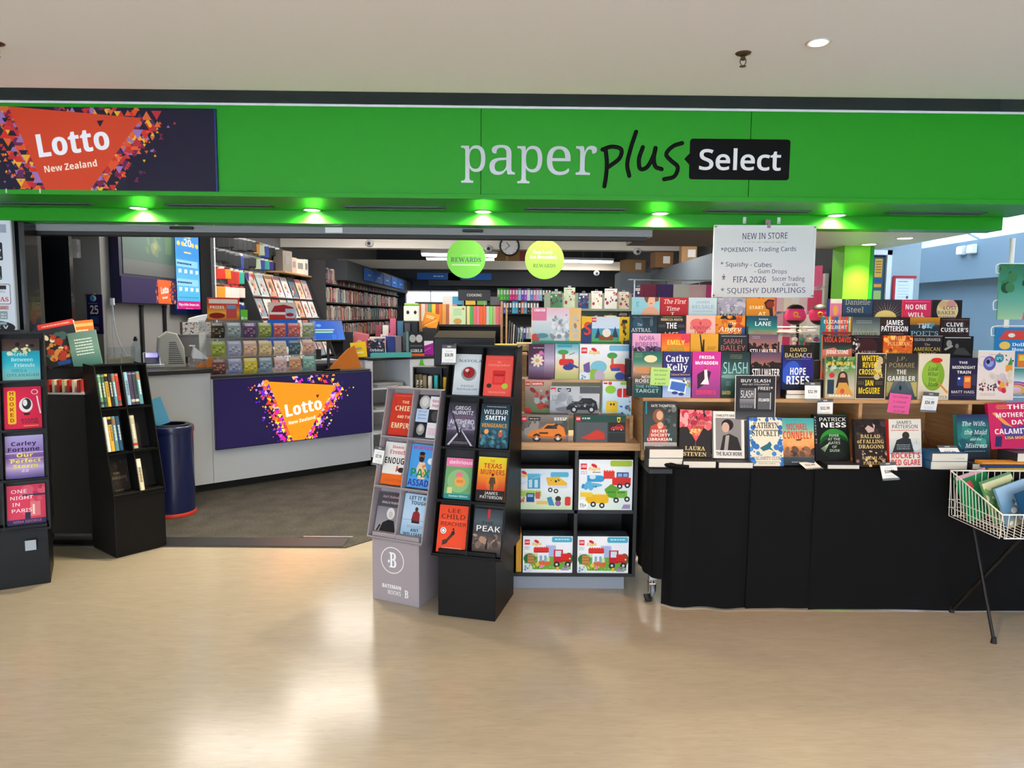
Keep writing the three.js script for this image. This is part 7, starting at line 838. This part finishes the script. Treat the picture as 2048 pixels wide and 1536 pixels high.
{ // cookery gondola
  const t = thing('book_gondola', 'low cookery gondola with a dark category sign', 'shelf', [-0.57, 0, -8.5]);
  part('frame', mg(b2(-0.55, 0.5, 0, 1.1, -0.25, 0.1), b2(-0.55, 0.5, 1.36, 1.382, -0.25, 0.12), b2(-0.55, 0.5, 1.1, 1.65, -0.26, -0.24)), M.dark, t);
  part('end_panel', metres(b2(0.5, 0.525, 0, 1.66, -0.28, 0.14)), M.wood, t);
  const s = cell(200, 70, (d) => d.B('#34383f').X('COOKING', 50, 21, 46, 8, '#f2f4f6', 1)); part('sign_board', onCell(b2(-0.02, 0.37, 1.67, 1.8, -0.2, -0.19), s, 0.5, 0.9), s.page.matte, t); part('sign_post', mg(rod([0.04, 1.38, -0.2], [0.04, 1.68, -0.2], 0.006), rod([0.3, 1.38, -0.2], [0.3, 1.68, -0.2], 0.006)), M.steel, t);
  const cc = [['#e8a04a', 'amber'], ['#b8683a', 'brown'], ['#e8d8c0', 'cream'], ['#d88a8a', 'pink'], ['#5a9a6a', 'green'], ['#e8c83a', 'yellow'], ['#c8482a', 'red'], ['#e07a2a', 'orange']];
  let x = -1.08; for (let i = 0; i < 12; i++) { const k = cc[i % 8], w = 0.03 + (i % 3) * 0.008; solo('cook_book', mg(bx(w, 0.235, 0.17, 0, 0.1175, 0), bx(w * 0.6, 0.03, 0.002, 0, 0.16, 0.086), bx(w - 0.004, 0.002, 0.165, 0, 0.236, 0)), std(k[0], 0.5), k[1] + ' cookery spine, ' + nth(i) + ' from the book wall on the gondola', 'book', [x + w / 2, 1.384, -8.5], 0, 'cookery books on the gondola'); x += w + 0.003; }
  standBook(cell(120, 150, (d) => d.B('#c8e0b0').Q(10, 20, 60, 4, 12, '#8ab88a', 5).E(40, 104, 30, 20, '#c89a5a').E(80, 20, 8, 7, '#c85a5a')), -0.56, 1.384, -8.42, 0.16, 0.215, 'pale green cookery book facing out on the gondola', { lean: 0.08, group: 'cookery books on the gondola' });
  x = -0.47; [['#e8d890', 'straw'], ['#4ab04a', 'green'], ['#e86a78', 'coral'], ['#e87888', 'coral'], ['#f0642a', 'orange'], ['#f0642a', 'orange'], ['#b8d8c8', 'mint'], ['#8ae06a', 'lime'], ['#c8b890', 'sand'], ['#e8707a', 'coral'], ['#e87a80', 'coral']].forEach(([c, n], i) => { solo('cook_book', mg(bx(0.036, 0.215, 0.17, 0, 0.1075, 0), bx(0.024, 0.05, 0.002, 0, 0.14, 0.086), bx(0.032, 0.002, 0.165, 0, 0.216, 0)), std(c, 0.5), n + ' bright spine, ' + nth(i) + ' after the pale green cookery book', 'book', [x + 0.018, 1.384, -8.5], 0, 'cookery books on the gondola'); x += 0.0385; });
  [['#3a9ac8', 'blue', -0.6], ['#e8b83a', 'yellow', -0.44], ['#6aa84a', 'green', -0.3], ['#5a5a60', 'grey', -0.14], ['#e0e0dc', 'white', -0.72]].forEach(([c, n, px]) => solo('display_card', mg(bx(0.12, 0.1, 0.01, 0, 0.05, 0), bx(0.08, 0.03, 0.002, 0, 0.06, 0.006)), std(c, 0.5), n + ' show card on the back rail of the cookery gondola', 'card', [px, 1.62, -8.7], 0, 'show cards on the gondola'));
  x = -0.7; for (let i = 0; i < 12; i++) { solo('small_book', mg(bx(0.03, 0.17, 0.14, 0, 0.085, 0), bx(0.026, 0.002, 0.13, 0, 0.171, 0)), std(['#d8d4c8', '#c8543a', '#e0c8b0', '#b8b0a0'][i % 4], 0.6), 'small pale book, ' + nth(i) + ' on the lower gondola shelf', 'book', [x, 1.102, -8.47], 0, 'small books on the lower gondola shelf'); x += 0.05; }
}
{ // magazine end bay, plush box, card spinner near the cabinet
  const t = thing('paper_bay', 'pale wooden bay of upright notebooks beside the cookery gondola', 'shelf', [0.02, 0, -8.1]); part('carcass', metres(mg(b2(-0.03, -0.01, 0, 1.62, -0.2, 0.1), b2(-0.03, 0.22, 1.05, 1.07, -0.2, 0.1), b2(-0.03, 0.22, 0, 1.05, -0.2, -0.18))), M.wood, t);
  for (let i = 0; i < 7; i++) solo('notebook', mg(bx(0.012, 0.36 - i * 0.02, 0.2, 0, 0.18 - i * 0.01, 0), bx(0.01, 0.004, 0.18, 0, 0.36 - i * 0.02, 0)), std(['#6a6460', '#8a7a74', '#d8d0c4', '#4a4a4c', '#7a9a8a', '#a89a90', '#5a7a6a'][i], 0.6), ['grey', 'taupe', 'ivory', 'charcoal', 'sage', 'beige', 'green'][i] + ' notebook standing in the pale wooden bay', 'notebook', [0.02 + i * 0.026, 1.072, -8.12], 0, 'notebooks in the wooden bay').rotation.z = -0.05;
  const b = thing('toy_head_box', 'white boxed toy with two dark round spots and green tuft on the display', 'toy', [-1.05, 1.42, -7.9], 0.1); part('carton', rb(0.17, 0.17, 0.14, 0, 0.085, 0, 0.012), std('#e4e6d8', 0.5), b); for (const x of [-0.04, 0.04]) part('spot', new THREE.SphereGeometry(0.02, 16, 10).scale(0.8, 1, 0.3).translate(x, 0.1, 0.07), M.black, b); part('tuft', mg(rb(0.16, 0.03, 0.13, 0, 0.185, 0, 0.012)), std('#8ab84a', 0.7), b);
  const s = thing('mixed_display', 'dark tiered display of stationery between the cabinet and the cookery gondola', 'display', [-1.08, 0, -8.0]); part('body', mg(b2(0.16, 0.3, 1.1, 1.35, -0.02, 0.2), b2(-0.4, 0.3, 0, 1.1, -0.25, 0.2), b2(-0.4, 0.3, 1.1, 1.25, -0.25, 0.02), b2(-0.2, 0.3, 1.25, 1.42, -0.25, -0.05)), M.dark, s);
  for (let i = 0; i < 16; i++) { const u = i % 8, lev = i < 8, c = ['#8a3a44', '#3a6a8a', '#e8a03a', '#d8d4cc', '#4a4a50', '#7a9a5a', '#c85a7a', '#2a2a30'][(i * 3) % 8]; const h = rr(0.12, 0.2); solo('stationery_pack', mg(bx(0.065, h, 0.03, 0, h / 2, 0), bx(0.045, h * 0.3, 0.004, 0, h * 0.6, 0.016)), std(c, 0.5), ['wine red', 'blue', 'orange', 'white', 'grey', 'green', 'rose', 'black'][(i * 3) % 8] + ' stationery pack, ' + nth(u) + ' on the ' + (lev ? 'lower' : 'upper') + ' step of the dark display', 'pack', [-1.44 + u * 0.082, lev ? 1.1 : 1.25, lev ? -7.88 : -8.02], rr(-0.1, 0.1), 'stationery packs on the dark display').rotation.z = 0; }
  standBook(cell(120, 90, (d) => d.B('#e08a2a').L('#8a3a1a', 2, 10, 70, 80, 20).L('#f4d8a8', 2, 20, 70, 90, 30).Q(16, 18, 50, 2, 8, '#f8e8c8', 4)), -0.86, 1.352, -7.9, 0.17, 0.17, 'orange tilted show card before the cookery gondola', { name: 'show_card', lean: 0.2, roll: -0.25, th: 0.01 });
}
{ // gift and greeting shelves behind the toy boxes
  const t = thing('gift_gondola', 'pale green gift gondola behind the toy boxes', 'shelf', [1.15, 0, -7.3]);
  part('body', mg(b2(-0.75, 0.85, 0, 1.0, -0.3, 0.2), b2(-0.75, 0.85, 1.3, 1.32, -0.3, 0.2), b2(-0.75, 0.85, 1.55, 1.57, -0.3, 0.1), b2(-0.75, 0.85, 1.0, 1.74, -0.32, -0.3)), std('#8f9a88', 0.6), t);
  const gg = [['#cfe0b8', 'pale green bag'], ['#e4e4dc', 'white bag'], ['#6a3a6a', 'purple card'], ['#2a4a7a', 'navy card'], ['#d8c8b0', 'floral card'], ['#5a9a6a', 'green bag'], ['#e8e0d4', 'cream card'], ['#3a2a4a', 'dark violet card']];
  for (let r = 0; r < 2; r++) for (let i = 0; i < 11; i++) { const k = gg[(i * 3 + r * 5) % 8], h = rr(0.15, 0.22), q = thing('gift_pack', k[1] + ', ' + nth(i) + ' from the binders on the ' + ['lower', 'upper'][r] + ' gift shelf', 'gift', [0.5 + i * 0.138, r ? 1.572 : 1.322, -7.22 - (i % 2) * 0.05], rr(-0.1, 0.1), 'gifts on the pale gondola'); const c = cell(70, 100, (d) => d.B(k[0]).N(22, 6, 10, 88, 110, 9, gg[(i + 3) % 8][0], gg[(i + 5) % 8][0], '#e8e4dc', '#a83a5a').R(14, 8, 72, 16, '#f0ece4').Q(20, 13, 56, 1, 3, '#6a5a6a', 5)); part('front', onCell(bx(rr(0.1, 0.13), h, 0.04, 0, h / 2, 0), c, 0.5, 0.98), c.page.matte, q); part('hang_tab', mg(bx(0.03, 0.02, 0.004, 0, h + 0.009, 0)), M.acrylic, q); }
  const u = thing('card_rack', 'tall rack of pink greeting cards along the side wall', 'rack', [2.6, 0, -7.3], -Math.PI / 2); part('back', bx(3.0, 1.8, 0.03, 0, 0.96, 0), std('#d8d0cc', 0.6), u); for (let r = 0; r < 6; r++) part('tier', bx(3.0, 0.012, 0.05, 0, 0.75 + r * 0.2, 0.03), M.acrylic, u);
  for (let r = 0; r < 6; r++) for (let i = 0; i < 9; i++) { const pc = ['#f0d8d8', '#e85a8a', '#f4eeea', '#e8a8b8', '#f0e4d4', '#e03a6a', '#e8c8c8'][(i * 2 + r * 3) % 7]; const m = solo('greeting_card', mg(bx(0.13, 0.17, 0.004, 0, 0.085, 0), bx(0.07, 0.06, 0.002, 0, 0.09, 0.003)), std(pc, 0.6), ['blush', 'hot pink', 'white', 'rose', 'ivory', 'crimson', 'pale pink'][(i * 2 + r * 3) % 7] + ' greeting card, ' + nth(i) + ' from the lime column on the ' + nth(r) + ' tier', 'card', [2.55, 0.757 + r * 0.2, -5.9 - i * 0.17], -Math.PI / 2 + 0.5, 'greeting cards on the side wall'); }
  for (let i = 0; i < 6; i++) solo('hanging_card', mg(bx(0.15, 0.2, 0.006, 0, -0.1, 0), bx(0.1, 0.1, 0.002, 0, -0.1, 0.004), rod([0, 0, 0], [0, 0.03, 0], 0.003)), std(['#8a2a4a', '#4a2a6a', '#d8d4c8', '#e8c0c4', '#d83a8a', '#e8e4dc'][i], 0.6), ['burgundy', 'violet', 'stone', 'blush', 'fuchsia', 'ivory'][i] + ' gift bag hanging between the toy boxes and the whiteboard', 'gift bag', [1.12 + i * 0.13, 1.75, -5.6], 0.05, 'gift bags in a hanging row');
  { const v = thing('bag_rail', 'thin metal rail carrying the hanging gift bags', 'rail', [1.5, 0, -5.6]); part('bar', rod([-0.55, 1.782, 0], [0.55, 1.782, 0], 0.005), M.steel, v); for (const x of [-0.5, 0.5]) part('post', rod([x, 0.005, 0], [x, 1.782, 0], 0.008), M.steel, v); }
}
{ // wire key rack with novelty purses in the gap of the tiers
  const t = thing('wire_rack', 'white wire counter rack in the gap between the two tiers of books', 'rack', [1.83, 0, -4.46]); part('pole', rod([0, 0.02, 0], [0, 1.55, 0], 0.01), M.black, t); part('base', cyl(0.14, 0.15, 0.02, 0, 0.01, 0, 24), M.black, t);
  for (const y of [1.41, 1.44]) part('ring', new THREE.TorusGeometry(0.12, 0.004, 6, 28).rotateX(Math.PI / 2).translate(0, y, 0), M.wire, t); part('arm', mg(rod([-0.12, 1.42, 0], [0.12, 1.42, 0], 0.004), rod([0, 1.42, -0.12], [0, 1.42, 0.12], 0.004), bx(0.03, 0.05, 0.02, 0, 1.425, 0.1)), M.wire, t);
  [[-0.065, 'pink and black novelty purse beside the ochre paperback'], [0.085, 'pink and black novelty purse beside the narrow pink book']].forEach(([x, l]) => { const p = thing('novelty_purse', l, 'purse', [1.845 + x, 1.45, -4.38], 0, 'novelty purses on the wire rack'); part('pouch', new THREE.SphereGeometry(0.066, 24, 16).scale(1, 0.9, 0.6).translate(0, 0.065, 0), std('#ee3a7c', 0.6), p, 'hot pink pouch'); part('top_band', new THREE.SphereGeometry(0.068, 24, 12, 0, 7, 0, 0.95).scale(1, 1.05, 0.66).translate(0, 0.063, 0), M.black, p); part('lower_band', new THREE.SphereGeometry(0.067, 24, 12, 0, 7, 2.15, 1).scale(1, 0.9, 0.66).translate(0, 0.066, 0), M.black, p); part('badge', mg(new THREE.TorusGeometry(0.012, 0.005, 8, 16).translate(-0.015, 0.07, 0.04), rb(0.02, 0.01, 0.008, 0.004, 0.055, 0.04, 0.003)), std('#f0a02a', 0.4), p); });
  [['#e8e4e0', 'white'], ['#4a9a8a', 'teal'], ['#e8d8c8', 'cream'], ['#8a5a9a', 'lilac']].forEach(([c, n], i) => { const p = thing('key_charm', n + ' key charm hanging from the wire rack', 'charm', [1.77 + i * 0.045, 1.4, -4.35], 0, 'key charms on the wire rack'); part('charm', mg(new THREE.SphereGeometry(0.018, 14, 10).translate(0, -0.035, 0), new THREE.SphereGeometry(0.012, 12, 8).translate(0, -0.06, 0)), std(c, 0.5), p); part('link', new THREE.TorusGeometry(0.008, 0.002, 6, 14).translate(0, -0.01, 0), M.steel, p); });
}
// hanging round signs, clock, cameras
for (const [x, l, s] of [[-0.399, 'round green hanging sign with one dark word', 0], [0.365, 'round green hanging sign with two white lines and one dark word', 1]]) {
  const c = cell(260, 260, (d) => { d.B(s ? '#9ed850' : '#8ae85a'); if (s) d.X('Shop Local.', 46, 36, 52, 8, '#f4f8e8', 2).X('Get Rewarded.', 48, 48, 70, 8, '#f4f8e8', 2).X('REWARDS', 50, 70, 58, 9, '#4a6a3a', 2); else d.X('REWARDS', 50, 58, 78, 11, '#4a7a6a', 2).R(14, 64, 72, 3, '#d8f4c8').Q(40, 40, 40, 1, 3, '#c8f0a8', 2); });
  const t = thing('round_sign', l, 'sign', [x, 2.042, -7.0]), g = new THREE.CylinderGeometry(0.19, 0.19, 0.006, 48), p = g.rotateX(Math.PI / 2).attributes.position, u = g.attributes.uv;
  for (let i = 0; i < p.count; i++) u.setXY(i, c.u0 + (p.getX(i) / 0.38 + 0.5) * (c.u1 - c.u0), c.v0 + (p.getY(i) / 0.38 + 0.5) * (c.v1 - c.v0));
  part('disc', g, c.page.matte, t); part('cord', mg(rod([-0.06, 0.18, 0], [-0.06, 1.158, 0], 0.0015), rod([0.06, 0.18, 0], [0.06, 1.158, 0], 0.0015)), M.wire, t);
}
{
  const t = thing('wall_clock', 'round white wall clock with a black rim on the roof beam', 'clock', [0.034, 2.5, -10.47]);
  part('rim', new THREE.TorusGeometry(0.135, 0.014, 10, 40), M.black, t); part('face', cyl(0.135, 0.135, 0.012, 0, 0, 0, 40).rotateX(Math.PI / 2), M.white, t);
  for (let i = 0; i < 12; i++) part('mark', bx(0.006, 0.018, 0.002, 0, 0.11, 0.008).rotateZ((i * Math.PI) / 6), M.black, t);
  part('hand', bx(0.009, 0.075, 0.003, 0, 0.03, 0.01).rotateZ(0.75), M.black, t); part('hand', bx(0.006, 0.1, 0.003, 0, 0.042, 0.012).rotateZ(2.25), M.black, t);
}
[[-2.0, 2.52, -10.48, 'round security camera on the roof beam near the book wall'], [-0.27, 2.46, -10.48, 'round security camera on the roof beam beside the clock'], [1.75, 2.33, -13.98, 'round security camera on the second roof beam'], [1.9, 2.44, -10.48, 'round security camera at the far end of the first beam']].forEach(([x, y, z, l]) => { const t = thing('security_camera', l, 'camera', [x, y, z]); part('shell', new THREE.SphereGeometry(0.06, 20, 14).scale(1, 0.9, 1), M.white, t); part('lens', mg(cyl(0.022, 0.03, 0.03, 0, 0, 0, 16).rotateX(Math.PI / 2).translate(0, -0.005, 0.05)), M.black, t); });
[[0.0, 2.555, '#8a6a3a', 0.5, 0.35, 'large brown carton stored on the far roof beam'], [0.55, 2.555, '#7a2430', 0.6, 0.3, 'dark red storage box on the far roof beam']].forEach(([x, y, c, w, h, l]) => { const t = thing('stored_carton', l, 'box', [x, y, -14.1]); part('carton', rb(w, h, 0.2, 0, h / 2, 0, 0.006), std(c, 0.7), t); part('tape', bx(0.05, h, 0.202, 0, h / 2, 0), std('#a88a5a', 0.5), t); });
[[1.95, 2.162, '#a8845a', 0.32, 0.2, -11.1, 'tan carton leaning on the duct box'], [2.2, 2.182, '#8a6440', 0.26, 0.22, -10.2, 'brown carton with a white label on the duct box'], [2.42, 2.182, '#b08a60', 0.2, 0.3, -9.6, 'upright tan carton on the duct box']].forEach(([x, y, c, w, h, z, l], i) => { const t = thing('stored_carton', l, 'box', [x, y, z], 0.3 - i * 0.2); part('carton', rb(w, h, 0.25, 0, h / 2, 0, 0.006), std(c, 0.7), t); part('label', bx(0.1, 0.1, 0.002, 0.03, h * 0.5, 0.126), M.paper, t); });
// side passage: framed notice, twin lamp, posters
{
  const c = cell(110, 140, (d) => d.B('#dfe6f0').Q(20, 16, 50, 1, 3, '#555', 3).Q(20, 34, 56, 5, 14, '#9aa4b4', 2).E(70, 92, 6, 8, '#5a6478'));
  const t = thing('framed_notice', 'white notice in a red frame on the pale wall beside the green column', 'notice', [3.355, 1.73, -6.035]); part('frame', mg(bx(0.19, 0.02, 0.02, 0.01, 0.12, 0), bx(0.18, 0.02, 0.02, 0, -0.12, 0), bx(0.02, 0.24, 0.02, -0.08, 0, 0)), std('#b8242e', 0.4), t); part('sheet', onCell(bx(0.16, 0.22, 0.006, 0.005, 0, 0), c, 0.5, 0.9), c.page.matte, t);
  const q = cell(60, 200, (d) => d.B('#3a5a68').R(20, 10, 60, 110, '#e0a83a').Q(28, 24, 44, 5, 16, '#6a4a1a', 6).R(20, 130, 60, 16, '#2a4a9a').R(20, 160, 60, 20, '#e89a3a').R(20, 200, 60, 130, '#a8c06a')); solo('window_poster', onCell(bx(0.1, 0.46, 0.003), q, 0.5, 0.99), q.page.matte, 'narrow yellow and green poster in the white framed panel', 'poster', [3.13, 1.78, -6.022]);
  const e = thing('emergency_light', 'twin square emergency light on the pale blue wall', 'light', [5.07, 2.26, -7.9], -Math.PI / 2); for (const x of [-0.09, 0.09]) { part('lamp_housing', rb(0.12, 0.1, 0.05, x, 0, 0, 0.012), M.white, e); part('lamp_lens', rb(0.09, 0.07, 0.01, x, 0, 0.026, 0.004), glow('#ffffff', 1.0), e); }
}

scene.traverse((o) => { if (o.isMesh) { o.castShadow = true; o.receiveShadow = true; } });
renderer.render(scene, camera);
